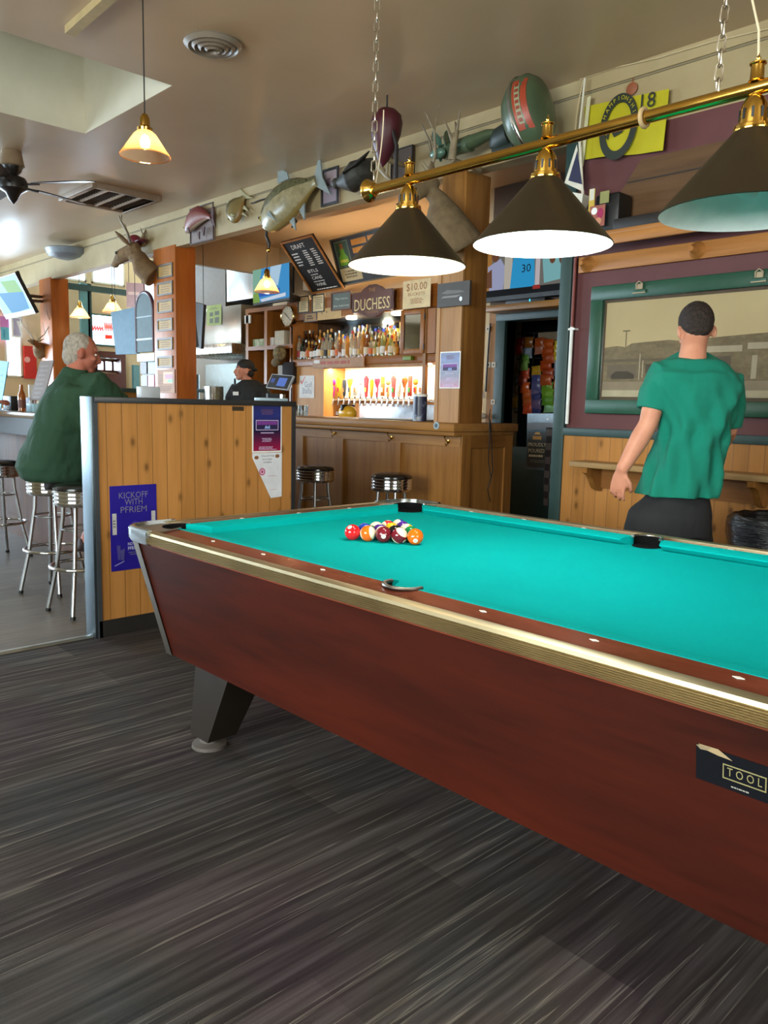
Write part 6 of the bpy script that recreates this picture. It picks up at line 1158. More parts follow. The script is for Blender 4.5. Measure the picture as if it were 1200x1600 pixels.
def onk(name, u, v0, v1, wpx, Y, m, label, cat, zb=1.08, rnd=True, bev=.01):
    c_ = PY(u, v1, Y); w_ = abs(PY(u+wpx/2, v1, Y).x-PY(u-wpx/2, v1, Y).x)*.68; z1 = PY(u, v0, Y).z; b = MB()
    if rnd: b.lathe([(.001, zb), (w_/2, zb), (w_/2*1.03, z1), (w_/2*.95, z1), (.001, z1-.01)], m, Matrix.Translation((c_.x, Y, 0)), 20)
    else: b.box((c_.x-w_/2, Y-.1, zb), (c_.x+w_/2, Y+.1, z1), m, bev=bev)
    return tag(b.build(name), label, cat)
onk('steel_canister', 303, 585, 607, 13, 6.3, M_steel, 'tall dark steel canister standing on the kitchen worktop', 'canister'); onk('stock_pot', 334, 604, 620, 24, 6.25, M_ss, 'wide steel pot on the kitchen worktop', 'pot'); onk('tray', 301, 608, 614, 36, 6.12, flat('#9cc4d8', .4), 'pale blue flat tray on the kitchen worktop edge', 'tray', 1.2, False) if False else None
q = PY(302, 611, 6.12); b = MB(); b.box((q.x-.24, 6.02, q.z-.02), (q.x+.24, 6.2, q.z+.03), flat('#a8ccdc', .4), bev=.006); b.box((q.x-.05, 6.06, 1.08), (q.x+.05, 6.16, q.z-.02), M_steel); tag(b.build('tray_stand'), 'pale blue tray on a short steel stand on the kitchen worktop', 'tray')
p = PY(367, 600, 6.2); p.z = 1.08; T = thing('oil_bottle', 'yellow green oil bottle beside the cook', 'bottle', p); b = MB(); b.lathe([(.001, 0), (.055, 0), (.057, .3), (.03, .36), (.018, .38)], flat('#9c9a48', .15), Matrix.Translation(p), 16); b.build('body', T); b = MB(); b.lathe([(.018, .37), (.014, .5), (.001, .5)], M_black, Matrix.Translation(p), 10); b.build('spout', T)
# rear counters seen past the cook: pans on the partition top
# screens and boards hanging around the certificate column
def slab4(name, pts, Y, m, label, cat, th=.04, lines_=None, m2=None):
    P_ = [PY(u, v, Y) for u, v in pts]; n = len(P_); b = MB(); b.raw(P_+[p+Vector((0, th, 0)) for p in P_], [tuple(range(n)), tuple(range(2*n-1, n-1, -1))]+[(i, (i+1) % n, n+(i+1) % n, n+i) for i in range(n)], m, smooth=False)
    if m2:
        for k in range(lines_): t0, t1 = (k+.4)/lines_*.8+.05, (k+.55)/lines_*.8+.05; L_ = [P_[0].lerp(P_[3], t) for t in (t0, t1)]; R_2 = [P_[1].lerp(P_[2], t) for t in (t0, t1)]; b.raw([x+Vector((0, -.002, 0)) for x in (L_[0].lerp(R_2[0], .1), L_[0].lerp(R_2[0], .85), L_[1].lerp(R_2[1], .85), L_[1].lerp(R_2[1], .1))], [(0, 1, 2, 3)], m2, smooth=False)
    o = tag(b.build(name), label, cat); b = MB()
    for p in (P_[0].lerp(P_[1], .12), P_[0].lerp(P_[1], .88)): b.cyl(p+Vector((0, th/2, -.005)), (p.x, p.y+th/2, CE if p.x > -8.86 else 4.2), .004, M_dark, seg=6)
    b.build('hanging_wire', o); return o
slab4('blue_menu_panel', [(173, 488), (214, 479), (214, 553), (181, 554)], 4.75, flat('#5d7c8e', .7), 'pale blue panel hanging left of the arched board', 'panel')
slab4('blue_menu_panel', [(272, 467), (297, 465), (306, 541), (270, 551)], 4.75, flat('#566a7a', .7), 'slanting grey blue printed panel right of the certificate column', 'panel', lines_=12, m2=flat('#93a7b4', .4))
slab4('dark_screen_back', [(298, 470), (318, 476), (314, 545), (307, 543)], 5.2, M_black, 'narrow black panel between the slanting blue panel and the hood', 'panel')
slab4('pink_poster', [(197, 441), (224, 443), (226, 481), (198, 480)], 4.9, flat('#a87a72', .6), 'pink framed poster hanging under the deer neck', 'poster', .02, 1, flat('#c9a08c', .5))
slab4('pink_poster', [(276, 425), (288, 423), (288, 465), (276, 466)], 4.9, flat('#9a7268', .6), 'narrow pink poster just right of the certificate column', 'poster', .02)
# arched board
P0, P1 = PY(215, 462, 4.6), PY(243, 552, 4.6); w, h = P1.x-P0.x, P0.z-P1.z
T = thing('arched_board', 'tall arched menu board with a dark maroon rim left of the certificate column', 'menu board', ((P0.x+P1.x)/2, 4.6, P1.z))
arc = [(w/2+w/2*cos(t), -w/2+w/2*sin(t)) for t in [pi*i/16 for i in range(17)]]; Mq = Matrix((Vector((1, 0, 0)), Vector((0, 0, 1)), Vector((0, -1, 0)))).transposed().to_4x4(); Mq.translation = P0+Vector((0, 0, .02))
b = MB(); b.prism([(0, -h), (w, -h)]+arc, .03, flat('#5c6e72', .7), Mq); b.box((.01, -h*.42, .03), (w-.01, -h*.40, .034), flat('#4f6468', .4), Mq); b.box((.01, -h*.80, .03), (w-.01, -h*.77, .034), flat('#4f6468', .4), Mq); b.build('panel', T)
b = MB(); b.tube([Mq @ Vector((x, y, .02)) for x, y in [(w, -h)]+arc+[(0, -h)]], .022, flat('#4c2630', .4), 8); b.build('rim', T)
c = cardY(214, 553, 241, 564, 4.55, .03, flat('#bccac8', .5)); tag(c.build('white_box_sign'), 'small pale box under the arched board', 'box')
for i, (u0, v0, u1, v1, h_, lb) in enumerate(((219, 566, 229, 584, '#5a4640', 'brown card below the arched board'), (231, 566, 242, 584, '#9ab4bc', 'pale blue card below the arched board'), (220, 587, 230, 603, '#8d8078', 'taupe card standing low below the arched board'), (231, 586, 241, 604, '#d88aa0', 'pink card standing low below the arched board'))):
    c = cardY(u0, v0, u1, v1, 4.6, .01, flat(h_, .5)); tag(c.build('card'), lb, 'card', 'cards below the arched board')
b = MB(); P0, P1 = PY(218, 612, 4.58), PY(245, 560, 4.62); b.box((P0.x, 4.62, P0.z-.3), (P1.x, 4.64, PY(230, 552, 4.62).z), flat('#a9a49a', .6)); tag(b.build('notice_post'), 'pale upright backing post carrying the small cards', 'post')
q = PX(232, 617, PX0+.06); b = MB(); b.box((q.x-.03, q.y-.055, PZ1), (q.x+.03, q.y+.055, PX(232, 604, PX0+.06).z+.0), flat('#aeb2b8', .4), bev=.004); tag(b.build('napkin_holder'), 'small pale grey napkin holder on top of the partition', 'napkin holder')
q = PX(425, 622, PX0+.05); b = MB(); b.box((q.x-.03, q.y-.11, PZ1), (q.x+.03, q.y+.1, PZ1+.018), flat('#a9c0cc', .4), bev=.003); b.box((q.x-.02, q.y-.03, PZ1+.018), (q.x+.0, q.y+.06, PZ1+.045), flat('#2a2c30', .4)); tag(b.build('card_stand'), 'low pale tray with small dark card on top of the partition near its dark end', 'tray')
# ------------------------------------------------------------------ far room: glass line, posts, booth, signs
def beamX(name, i, u0, v0, u1, v1, X, th, m): p, q = PX(u0, v0, X), PX(u1, v1, X); b = MB(); b.hull8([p+Vector((0, 0, -th)), p+Vector((.1, 0, -th)), q+Vector((.1, 0, -th)), q+Vector((0, 0, -th))], [p, p+Vector((.1, 0, 0)), q+Vector((.1, 0, 0)), q], m); return b.build('trim_%d' % i, struct=True)
beamX('b', 11, 83, 440, 196, 454, -14.3, .10, M_green)
for i, (u, w_) in enumerate(((131, .16), (138, .07), (209, .12))):
    p = PX(u, 500, -14.3); b = MB(); b.box((-14.3, p.y-w_/2, 0), (-14.22, p.y+w_/2, 3.28 if i < 2 else 1.9), flat('#5c8a8c', .4) if i != 1 else M_green); b.build('trim_%d' % (12+i), struct=True)
p, q = PX(140, 598, -14.2), PX(200, 548, -14.2); b = MB(); b.box((-14.49, p.y, 1.45), (-14.3, q.y, 1.72), flat('#5a2e24', .5)); b.box((-14.49, p.y, 2.0), (-14.3, q.y, 2.12), flat('#5a2e24', .5)); b.box((-14.49, p.y-.02, 1.72), (-14.3, PX(150, 570, -14.3).y, 2.0), flat('#5a2e24', .5)); b.box((-14.49, PX(189, 570, -14.3).y, 1.72), (-14.3, q.y, 2.0), flat('#5a2e24', .5)); b.build('trim_15', struct=True)
T = thing('booth_wall', 'low orange wood booth wall with a green capping beyond the seated man', 'low wall', (-11.5, 7.4, 0)); b = MB(); y0, y1 = PX(150, 610, -11.5).y, PX(245, 610, -11.5).y; b.box((-11.5, y0, 0), (-11.42, y1, 1.36), wood('#c48a44', '#a86e2c', 'Z', .4, knots=False)); b.build('panel', T); b = MB(); b.box((-11.54, y0, 1.36), (-11.38, y1, 1.42), M_green); b.build('capping', T)
# window signs
for i, (u0, v0, u1, v1, h, e, lb) in enumerate(((143, 508, 161, 518, '#e0382c', 1.2, 'red curly glowing window sign above the seated man'), (164, 523, 175, 530, '#f03020', 1.5, 'small solid red window sign near the blue panel'), (163, 503, 176, 519, '#d86a5a', 1.0, 'thin pinkish window sign beside the red curly sign'))):
    A, B = PX(u0, v0, -14.55), PX(u1, v1, -14.55); b = MB(); r = random.Random(i+2)
    if i == 1: b.box((-14.56, A.y, B.z), (-14.54, B.y, A.z), glow(h, e))
    else:
        n = 14; b.tube([Vector((-14.55, A.y+(B.y-A.y)*k/n, (A.z+B.z)/2+(A.z-B.z)*.5*sin(k*2.1+i))) for k in range(n+1)], .012, glow(h, e), 6)
    tag(b.build('neon_sign'), lb, 'window sign', 'glowing signs in the street windows')
A, B = PX(17, 494, -14.4), PX(35, 528, -14.4); T = thing('window_poster', 'white framed square window sign left of the orange column', 'window sign', (A+B)/2); c = Card(A, (0, 1, 0), (0, 0, -1), B.y-A.y, A.z-B.z, .01, flat('#b8b4d0', .5)); c.frame(.03, M_whitep, .01); c.poly([(.5, .2), (.85, .2), (.85, .85)], M_whitep); c.build('panel', T)
A, B = PX(0, 494, -14.42), PX(15, 532, -14.42); c = Card(A+Vector((0, 0, 0)), (0, 1, 0), (0, 0, -1), B.y-A.y, A.z-B.z, .006, flat('#d080c0', .5)); c.rect(0, .45, 1, 1, flat('#6ac0d0', .5)).rect(.3, .55, .5, .9, flat('#3a98b8', .5)); tag(c.build('window_sticker'), 'pink and turquoise sticker on the window at the frame edge', 'sticker')
p = PX(48, 565, -13.6); b = MB(); A, B = PX(37, 540, -14.44), PX(58, 592, -14.44); c = Card(A, (0, 1, 0), (0, 0, -1), B.y-A.y, A.z-B.z, .05, flat('#c8302c', .4)); c.disc(.25, .42, .05, .05, flat('#e8b0a8', .5)); b.bm.free(); tag(c.build('red_board'), 'rounded bright red board behind the distant deer head', 'board')
# tv on an arm by the orange column
T = thing('television', 'tilted bright television on a black wall arm beside the far orange column', 'television', PD(22, 460, 9.5)); tl, tr, bl = PY(-22, 440, 3.8), PY(23, 426, 3.8), PY(-1, 501, 4.05)
c = card4(tl, tr, bl, .05, M_black); c.rect(.02, .02, .98, .98, glow('#a8dcf4', 0.78)); c.poly([(.45, .1), (.9, .15), (.95, .5), (.5, .4)], glow('#8cc070', 0.66)).poly([(.2, .35), (.95, .45), (.9, .85), (.3, .9)], glow('#4a94c8', 0.66)).rect(.02, .02, .4, .2, glow('#e8a8d0', 0.66)).rect(.02, .88, .98, .98, glow('#f4f8fa', 0.78)); c.build('screen', T)
b = MB(); b.tube([PY(39, 462, 4.04), PY(46, 462, 4.1), PY(64, 464, 4.43)], .022, M_black, 8); b.tube([PY(41, 470, 4.06), PY(47, 470, 4.1), PY(64, 471, 4.43)], .022, M_black, 8); b.tube([PY(27, 424, 3.86), PY(46, 482, 4.06)], .025, M_black, 8); b.build('wall_arm', T)
# things on the side counter
def oncounter(p): return Vector((p.x, p.y, 1.13))
q = oncounter(PY(34, 620, 2.42)); T = thing('beer_bottle', 'amber beer bottle standing on the side counter', 'bottle', q); b = MB(); b.lathe([(.001, 0), (.031, .003), (.032, .12), (.026, .15), (.014, .18), (.012, .225)], bglass('#a85a10', .3), Matrix.Translation(q), 18); b.build('glass_body', T); b = MB(); b.lathe([(.0325, .03), (.0325, .10)], flat('#6a3a2c', .5), Matrix.Translation(q), 18); b.build('paper_label', T)
q = oncounter(PY(22, 620, 2.6)); b = MB(); b.box(q+Vector((-.12, -.06, 0)), q+Vector((.09, .06, .13)), M_black, bev=.006); tag(b.build('napkin_box'), 'black napkin box behind the amber beer bottle', 'napkin box')
q = oncounter(PY(55, 620, 2.55)); b = MB(); b.box(q+Vector((-.14, -.07, 0)), q+Vector((.14, .07, .07)), flat('#a9d4e4', .4), bev=.006); r = random.Random(4); tag(b.build('condiment_tray'), 'pale blue condiment tray beside the beer bottle', 'tray'); TR = q
for i in range(4): b = MB(); b.lathe([(.001, .07), (.022, .07), (.022, .095), (.001, .1)], [M_whitep, flat('#6a4a30', .5), flat('#8a5a4a', .5), M_paper][i], Matrix.Translation(TR+Vector((-.09+.06*i, 0, 0))), 12); tag(b.build('sauce_pot'), ['white sauce pot at the left of the pale blue tray', 'brown sauce pot in the pale blue tray', 'reddish sauce pot in the pale blue tray', 'cream sauce pot at the right of the pale blue tray'][i], 'pot', 'little pots in the condiment tray')
a, b_, c_ = PY(63, 564, 2.75), PY(84, 563, 2.75), PY(52, 600, 2.62); c_.z = 1.134; c = card4(a, b_, c_, .008, flat('#705848', .7)); c.lines(.12, .1, .85, .9, 9, flat('#7a6454', .6), .3, 3); tag(c.build('menu_card'), 'brown leaning menu card on the side counter', 'menu'); 
a, b_, c_ = PY(-4, 563, 2.7), PY(13, 565, 2.7), PY(-4, 600, 2.62); c_.z = 1.134; c = card4(a, b_, c_, .008, flat('#4aa4bc', .6)); c.lines(.3, .15, .8, .9, 6, flat('#58a0b8', .6), .4, 5); tag(c.build('menu_card'), 'bright turquoise menu card standing at the edge of the view', 'menu')
q = oncounter(PY(47, 600, 2.8)); b = MB(); b.box(q+Vector((-.1, -.03, 0)), q+Vector((.08, .05, .12)), flat('#3c4a78', .5), bev=.004); b.box(q+Vector((0, -.02, .12)), q+Vector((.03, .03, .24)), M_whitep); tag(b.build('caddy'), 'dark blue caddy with white cards behind the leaning brown menu', 'caddy')
# ------------------------------------------------------------------ people
FH = Vector((_fw.x, _fw.y, _fw.z)); FHW = (RM @ FH).normalized(); RTW = (RM @ _rt).normalized()   # level forward and right, in the place's axes
def PV(u, v, D, dz=0): d = ray(u, v); return O + d*((D+dz)/d.dot(FHW))
def skin(h1, h2, name): 
    a = N(name); f = a.noise(a.coord((1, 1, 1)), 12, 3); a.set(a.ramp(f, [(.3, C(h2)), (.7, C(h1))]), .5, spec=.3); a.b.inputs['Subsurface Weight'].default_value = .08; a.b.inputs['Subsurface Radius'].default_value = (.02, .008, .004); return a.m
def ell(b, c, r, m, R=None, seg=20): b.ball(c, 1, m, r, None, seg) if R is None else b.ball((0, 0, 0), 1, m, r, Matrix.Translation(Vector(c)) @ R.to_4x4(), seg)
def frame_(f, up=(0, 0, 1)): f = Vector(f).normalized(); up = Vector(up); r = f.cross(up).normalized(); u = r.cross(f); return Matrix((r, f, u)).transposed()   # columns right, forward, up
def head(b, c, f, m, k=1.0, up=(0, 0, 1)):
    R = frame_(f, up); P = lambda x, y, z: Vector(c)+R @ Vector((x*k, y*k, z*k))
    ell(b, P(0, -.008, .022), (.074*k, .094*k, .096*k), m, R); ell(b, P(0, .03, -.03), (.06*k, .062*k, .078*k), m, R); ell(b, P(0, .062, -.088), (.03*k, .026*k, .026*k), m, R); ell(b, P(0, .07, .035), (.05*k, .02*k, .016*k), m, R)
    b.tube([P(0, .09, .015), P(0, .104, -.01), P(0, .112, -.03), P(0, .092, -.038)], [.009*k, .012*k, .016*k, .012*k], m, 10)
    ell(b, P(0, .088, -.06), (.026*k, .012*k, .012*k), m, R)
    for s in (1, -1):
        Re = R @ Matrix.Rotation(s*.35, 3, 'Z'); ell(b, P(s*.079, -.012, -.012), (.010*k, .020*k, .033*k), m, Re); ell(b, P(s*.04, .068, -.02), (.022*k, .018*k, .016*k), m, R)
    return P, R
def face_bits(T, P, R, k, brow, lip):
    for s in (1, -1):
        b = MB(); ell(b, P(s*.031, .075, .006), (.013*k, .010*k, .008*k), flat('#e8e4dc', .2), R, 12); ell(b, P(s*.031, .084, .006), (.0055*k, .003*k, .0055*k), flat('#2e2018', .1), R, 10); b.build('eye', T)
        b = MB(); b.tube([P(s*.014, .092, .028), P(s*.032, .09, .034), P(s*.05, .078, .028)], [.0035*k, .0045*k, .002*k], brow, 6); b.build('eyebrow', T)
    b = MB(); b.tube([P(-.022, .089, -.062), P(0, .101, -.060), P(.022, .089, -.062)], [.003*k, .0055*k, .003*k], lip, 8); b.build('lips', T)
def hand(b, w, d, n, m, k=1.0, thumb=1, curl=.5, spread=.12):
    """w wrist, d direction to the fingertips, n back-of-hand normal"""
    d = Vector(d).normalized(); n = Vector(n); n = (n-d*n.dot(d)).normalized(); s = d.cross(n); w = Vector(w)
    b.loft([[w+d*t*k+s*wx*k*cos(a)+n*th*k*sin(a)-n*.006*k*(t/.09) for a in [q*2*pi/12 for q in range(12)]] for t, wx, th in ((-.03, .027, .022), (0, .028, .02), (.03, .038, .017), (.07, .042, .015), (.095, .038, .011))], m)
    for i, (o, L, r) in enumerate(((-.031, .066, .0085), (-.011, .076, .009), (.010, .072, .0088), (.029, .056, .0078))):
        p = w+d*.085*k+s*o*k*thumb*-1; dd = (d+s*(-o*thumb)*spread/.03*1.0).normalized(); a = curl*(1+.12*i); q = [p]; ang = 0
        for f_, ln in ((.35, .42), (.8, .33), (.9, .25)):
            ang += a*f_; v = dd*cos(ang)-n*sin(ang); q.append(q[-1]+v*L*ln*k)
        b.tube([p-d*.02*k]+q, [r*k, r*k*1.05, r*k, r*.92*k, r*.7*k], m, 8)
    p = w+d*.025*k+s*.03*k*thumb; q = [p, p+(s*thumb*.6+d*.7-n*.25).normalized()*.035*k, p+(s*thumb*.45+d*.85-n*.35).normalized()*.062*k, p+(s*thumb*.25+d*.95-n*.5).normalized()*.086*k]
    b.tube([w+d*.005*k+s*.015*k*thumb]+q, [.014*k, .013*k, .011*k, .0098*k, .008*k], m, 8)
def oval(c, r, f, rr, rf, n=28, p=2.3):
    out = []
    for i in range(n):
        a = 2*pi*i/n; ca, sa = cos(a), sin(a); out.append(Vector(c)+r*rr*math.copysign(abs(ca)**(2/p), ca)+f*rf*math.copysign(abs(sa)**(2/p), sa))
    return out
# --- man in the green shirt, seen from behind
D = 3.60; T = thing('person', 'person in a green t-shirt and black shorts standing with back turned beside the ledge', 'person', (PV(1050, 1160, D).x, PV(1050, 1160, D).y, 0))
sk = skin('#c98d72', '#b87a60', 'man_skin'); f = FHW; r = RTW; hd = (f+r*.12-Vector((0, 0, .42))).normalized()
b = MB(); hc = PV(1087, 517, D, .06); P, R = head(b, hc, hd, sk, .95, up=(f*.4+Vector((0, 0, 1))))
b.tube([hc+Vector((0, 0, -.02)), PV(1083, 548, D, .01), PV(1080, 575, D, -.01), PV(1080, 610, D, 0)], [.056, .056, .066, .085], sk, 20)
ch = [(600, 1022, 1150, .10), (640, 1040, 1132, .115), (700, 1036, 1122, .11), (750, 1024, 1100, .10), (785, 1026, 1094, .09)]
b.loft([oval(PV((a+c)/2, v, D), r, f, (c-a)/2/1241*D*.93, d) for v, a, c, d in ch], sk)
sh = PV(1032, 590, D, 0); el = PV(1013, 662, D, -.03); wr = PV(971, 736, D, -.02)
b.tube([sh+r*.04, sh, sh.lerp(el, .5), el, el.lerp(wr, .3), el.lerp(wr, .75), wr], [.05, .052, .048, .042, .044, .034, .027], sk, 18)
hand(b, wr, PV(962, 775, D, .01)-wr, -f*.75-r*.65, sk, .97, thumb=-1, curl=.42, spread=.1)
sh2 = PV(1142, 600, D, .02); el2 = PV(1138, 672, D, .03); wr2 = PV(1132, 690, D, .27)
b.tube([sh2-r*.04, sh2, sh2.lerp(el2, .5), el2+f*.01, el2.lerp(wr2, .4), wr2], [.05, .052, .048, .042, .04, .028], sk, 18); hand(b, wr2, f*.9-r*.4+Vector((0, 0, .1)), Vector((0, 0, 1)), sk, .95, thumb=-1, curl=.7)
hz = .86
for s, u in ((-1, 1024), (1, 1078)):
    h_ = PV(u, 800, D); k_ = Vector((h_.x, h_.y, .48))+r*s*.02+f*.01; a_ = Vector((h_.x, h_.y, .09))+r*s*.03-f*.02
    b.tube([h_+Vector((0, 0, .0)), Vector((h_.x, h_.y, .70)), k_, k_.lerp(a_, .3)-f*.015, k_.lerp(a_, .8), a_], [.066, .075, .058, .056, .037, .036], sk, 18)
    b.tube([a_+Vector((0, 0, -.02))-f*.03, a_+Vector((0, 0, -.055))+f*.08, a_+Vector((0, 0, -.065))+f*.16], [.042, .038, .03], sk, 14, flat_=.9)
remesh(b.build('body', T), .0055, 4)
face_bits(T, P, R, .95, flat('#2a1c14', .8), flat('#a85a50', .5))
Mhair = cloudy('short_dark_hair', [(.35, '#1c130f'), (.65, '#33241c')], 60, .8, bump=.6)
b = MB(); ell(b, P(0, -.020, .040), (.0755, .092, .087), Mhair, R, 32); ell(b, P(0, -.050, .012), (.066, .058, .068), Mhair, R, 24); remesh(b.build('hair', T), .005, 2, .006, .01)
Mg = N('green_tee_cloth'); _f = Mg.noise(Mg.coord((1.0, 1.0, .35), (0, .25, 0)), 7, 3); _g = Mg.noise(Mg.coord((1, 1, 1)), 700, 1); Mg.bump(Mg.mix(.15, _f, _g), .9, .03); Mg = Mg.set(C('#087f69'), .6, spec=.35)
b = MB()
sr = [(549, 1062, 1102, .055), (556, 1048, 1118, .075), (566, 1030, 1134, .095), (580, 1017, 1146, .115), (600, 1012, 1155, .13), (630, 1026, 1148, .14), (665, 1034, 1136, .14), (700, 1026, 1127, .135), (740, 1010, 1124, .14), (768, 1000, 1118, .145), (774, 998, 1117, .146)]
R_3 = []; H_ = [q[0] for q in sr]
for i in range(46):
    v = H_[0]+(H_[-1]-H_[0])*i/45; j = max(k for k in range(len(sr)-1) if H_[k] <= v+1e-6); t = (v-H_[j])/(H_[j+1]-H_[j]); _, a, c, d = [sr[j][k]+(sr[j+1][k]-sr[j][k])*t for k in range(4)]
    cc = PV((a+c)/2, v, D, (.06 if v < 560 else .02 if v < 580 else 0)); ring = oval(cc, r, f, (c-a)/2/1241*D, d, 96); g = max(0, min(1, (v-575)/90)); out_ = []
    for q, p_ in enumerate(ring):
        th = 2*pi*q/96; w_ = .011*g*sin(7*th+.045*(v-600)+1.1*sin(.03*v))+.006*g*sin(13*th-.07*v)+.004*sin(5*th+.12*v)*max(0, 1-abs(v-610)/60); dirn = (p_-cc); dirn = dirn/max(1e-6, dirn.length); out_.append(p_+dirn*w_)
    R_3.append(out_)
b.loft(R_3, Mg)
def sleeve(p, q, e, r0, r1, r2): b.tube([p, q, q.lerp(e, .5), e], [r0, r1, (r1+r2)/2, r2], Mg, 22)
sleeve(sh+r*.09+Vector((0, 0, .0)), sh+Vector((0, 0, .008)), PV(1018, 641, D, -.01), .07, .073, .068)
sleeve(sh2-r*.09, sh2+Vector((0, 0, .002)), PV(1139, 670, D, .02), .07, .068, .058)
o = remesh(b.build('t_shirt', T), .006, 6, .02, .12)
# deep folds: slanting ridges over the back and by the hem
b = MB(); Mk_ = flat('#101114', .85)
b.loft([oval(PV(1058, 755, D), r, f, .13, .10), oval(PV(1058, 776, D), r, f, .138, .11), oval(PV(1047, 800, D), r, f, .182, .13), oval(PV(1042, 835, D), r, f, .196, .14)], Mk_)
for s, u, u2 in ((-1, 1014, 1004), (1, 1076, 1088)):
    a_ = PV(u, 815, D); b.tube([a_, Vector((a_.x, a_.y, .68)), Vector((a_.x, a_.y, .52))+r*s*.02], [.074, .108, .118], Mk_, 24)
remesh(b.build('shorts', T), .008, 4, .012, .12)
for s, u in ((-1, 1012), (1, 1082)):
    h_ = PV(u, 800, D); a_ = Vector((h_.x, h_.y, .05))+r*s*.03-f*.02; b = MB(); b.tube([a_-f*.07+Vector((0, 0, .02)), a_+Vector((0, 0, .015)), a_+f*.09, a_+f*.19-Vector((0, 0, .01))], [.035, .052, .05, .03], M_black, 16, flat_=1); b.box(a_+Vector((-.05, -.05, -.05)), a_+Vector((.05, .05, -.03)), M_whitep); remesh(b.build('shoe', T), .008, 2)

# --- grey-haired man on the stool
D = 5.02; T = thing('person', 'grey-haired person in a dark green sweatshirt sitting on a chrome stool at the side counter', 'person', (-5.17, 1.95, .765))
sk2 = skin('#b5705c', '#a4604e', 'older_skin'); f = Vector((.12, 1, 0)).normalized(); r = Vector((1, -.12, 0)).normalized()
b = MB(); hc = PV(128, 552, D, .06); hd = Vector((.25, 1, -.2)); P, R = head(b, hc, hd, sk2, 1.02)
b.tube([hc+Vector((0, 0, -.02)), PV(118, 580, D, .03), PV(112, 605, D, 0)], [.056, .06, .08], sk2, 18)
b.loft([oval(PV(u, v, D), r, f, a, c) for u, v, a, c in ((115, 610, .15, .12), (112, 660, .18, .17), (100, 720, .19, .19))], sk2)
hip = Vector((-5.15, 1.97, .80))
for s, sx in ((1, .13), (-1, -.13)):
    h_ = hip+r*sx; k_ = h_+f*.36+Vector((0, 0, -.04)); a_ = k_+Vector((0, 0, -.42))-f*(.22 if s > 0 else .1); b.tube([h_-f*.02, h_+f*.15, k_, k_.lerp(a_, .3)-f*.02, a_], [.095, .09, .062, .058, .036], sk2, 16); b.tube([a_-f*.03, a_+f*.1-Vector((0, 0, .04)), a_+f*.17-Vector((0, 0, .045))], [.04, .038, .028], sk2, 12)
sR = PV(146, 602, D, -.08); eR = PV(182, 628, D, .08); wR = Vector((eR.x-.05, 2.42, 1.165)); sL = sR-r*.36; eL = sL+f*.25+Vector((-.05, 0, -.2)); wL = Vector((eL.x+.12, 2.45, 1.165))
for s_, e_, w_ in ((sR, eR, wR), (sL, eL, wL)): b.tube([s_, s_.lerp(e_, .5), e_, e_.lerp(w_, .5), w_], [.055, .05, .045, .038, .03], sk2, 14); hand(b, w_, f*.9+r*(-.2), Vector((0, 0, 1)), sk2, 1.0, thumb=-1 if s_ is sR else 1, curl=.5)
remesh(b.build('body', T), .0075, 4); face_bits(T, P, R, 1.02, flat('#9a928a', .8), flat('#984c44', .5))
Mgh = cloudy('grey_hair', [(.35, '#8d857b'), (.65, '#b4aca0')], 50, .9, bump=.5)
b = MB(); ell(b, P(0, -.024, .036), (.0785, .093, .087), Mgh, R, 24); ell(b, P(0, -.052, -.02), (.068, .062, .08), Mgh, R, 20); ell(b, P(0, -.005, -.0), (.0785, .045, .05), Mgh, R, 20); remesh(b.build('hair', T), .007, 3, .006, .02)
Ms = N('dark_green_fleece'); _f = Ms.noise(Ms.coord((1, 1, .6), (.3, 0, 0)), 5, 3); Ms.bump(_f, .8, .04); Ms = Ms.set(C('#2e4a38'), .85, spec=.2)
b = MB()
rg = [(119, 576, .070, .074, .04), (116, 587, .08, .082, .03), (112, 595, .115, .095, .02), (112, 606, .19, .13, 0), (112, 630, .225, .18, 0), (108, 665, .235, .22, 0), (98, 700, .235, .235, 0), (90, 728, .235, .24, 0), (90, 744, .215, .22, 0), (92, 750, .19, .20, 0)]
b.loft([oval(PV(u, v, D, dz), r, f, a, c, 32, 2.4) for u, v, a, c, dz in rg], Ms)
for s_, e_, w_ in ((sR, eR, wR), (sL, eL, wL)): b.tube([s_-r*(.08 if s_ is sR else -.08), s_, s_.lerp(e_, .5), e_, e_.lerp(w_, .5), w_.lerp(e_, .08)], [.09, .095, .088, .075, .06, .045], Ms, 20)
remesh(b.build('sweatshirt', T), .009, 5, .035, .16)
b = MB(); Mkh = flat('#332f30', .9)
for s, sx in ((1, .13), (-1, -.13)): h_ = hip+r*sx; k_ = h_+f*.30+Vector((0, 0, -.035)); b.tube([h_-f*.1, h_+f*.12, k_], [.12, .105, .088], Mkh, 18)
remesh(b.build('shorts', T), .01, 3)
for s, sx in ((1, .13), (-1, -.13)):
    h_ = hip+r*sx; k_ = h_+f*.36+Vector((0, 0, -.04)); a_ = k_+Vector((0, 0, -.44))-f*(.22 if s > 0 else .1); b = MB(); b.tube([a_-f*.05, a_+f*.06-Vector((0, 0, .03)), a_+f*.19-Vector((0, 0, .05))], [.042, .046, .034], flat('#3a2c2c', .7), 14); remesh(b.build('shoe', T), .01, 2)

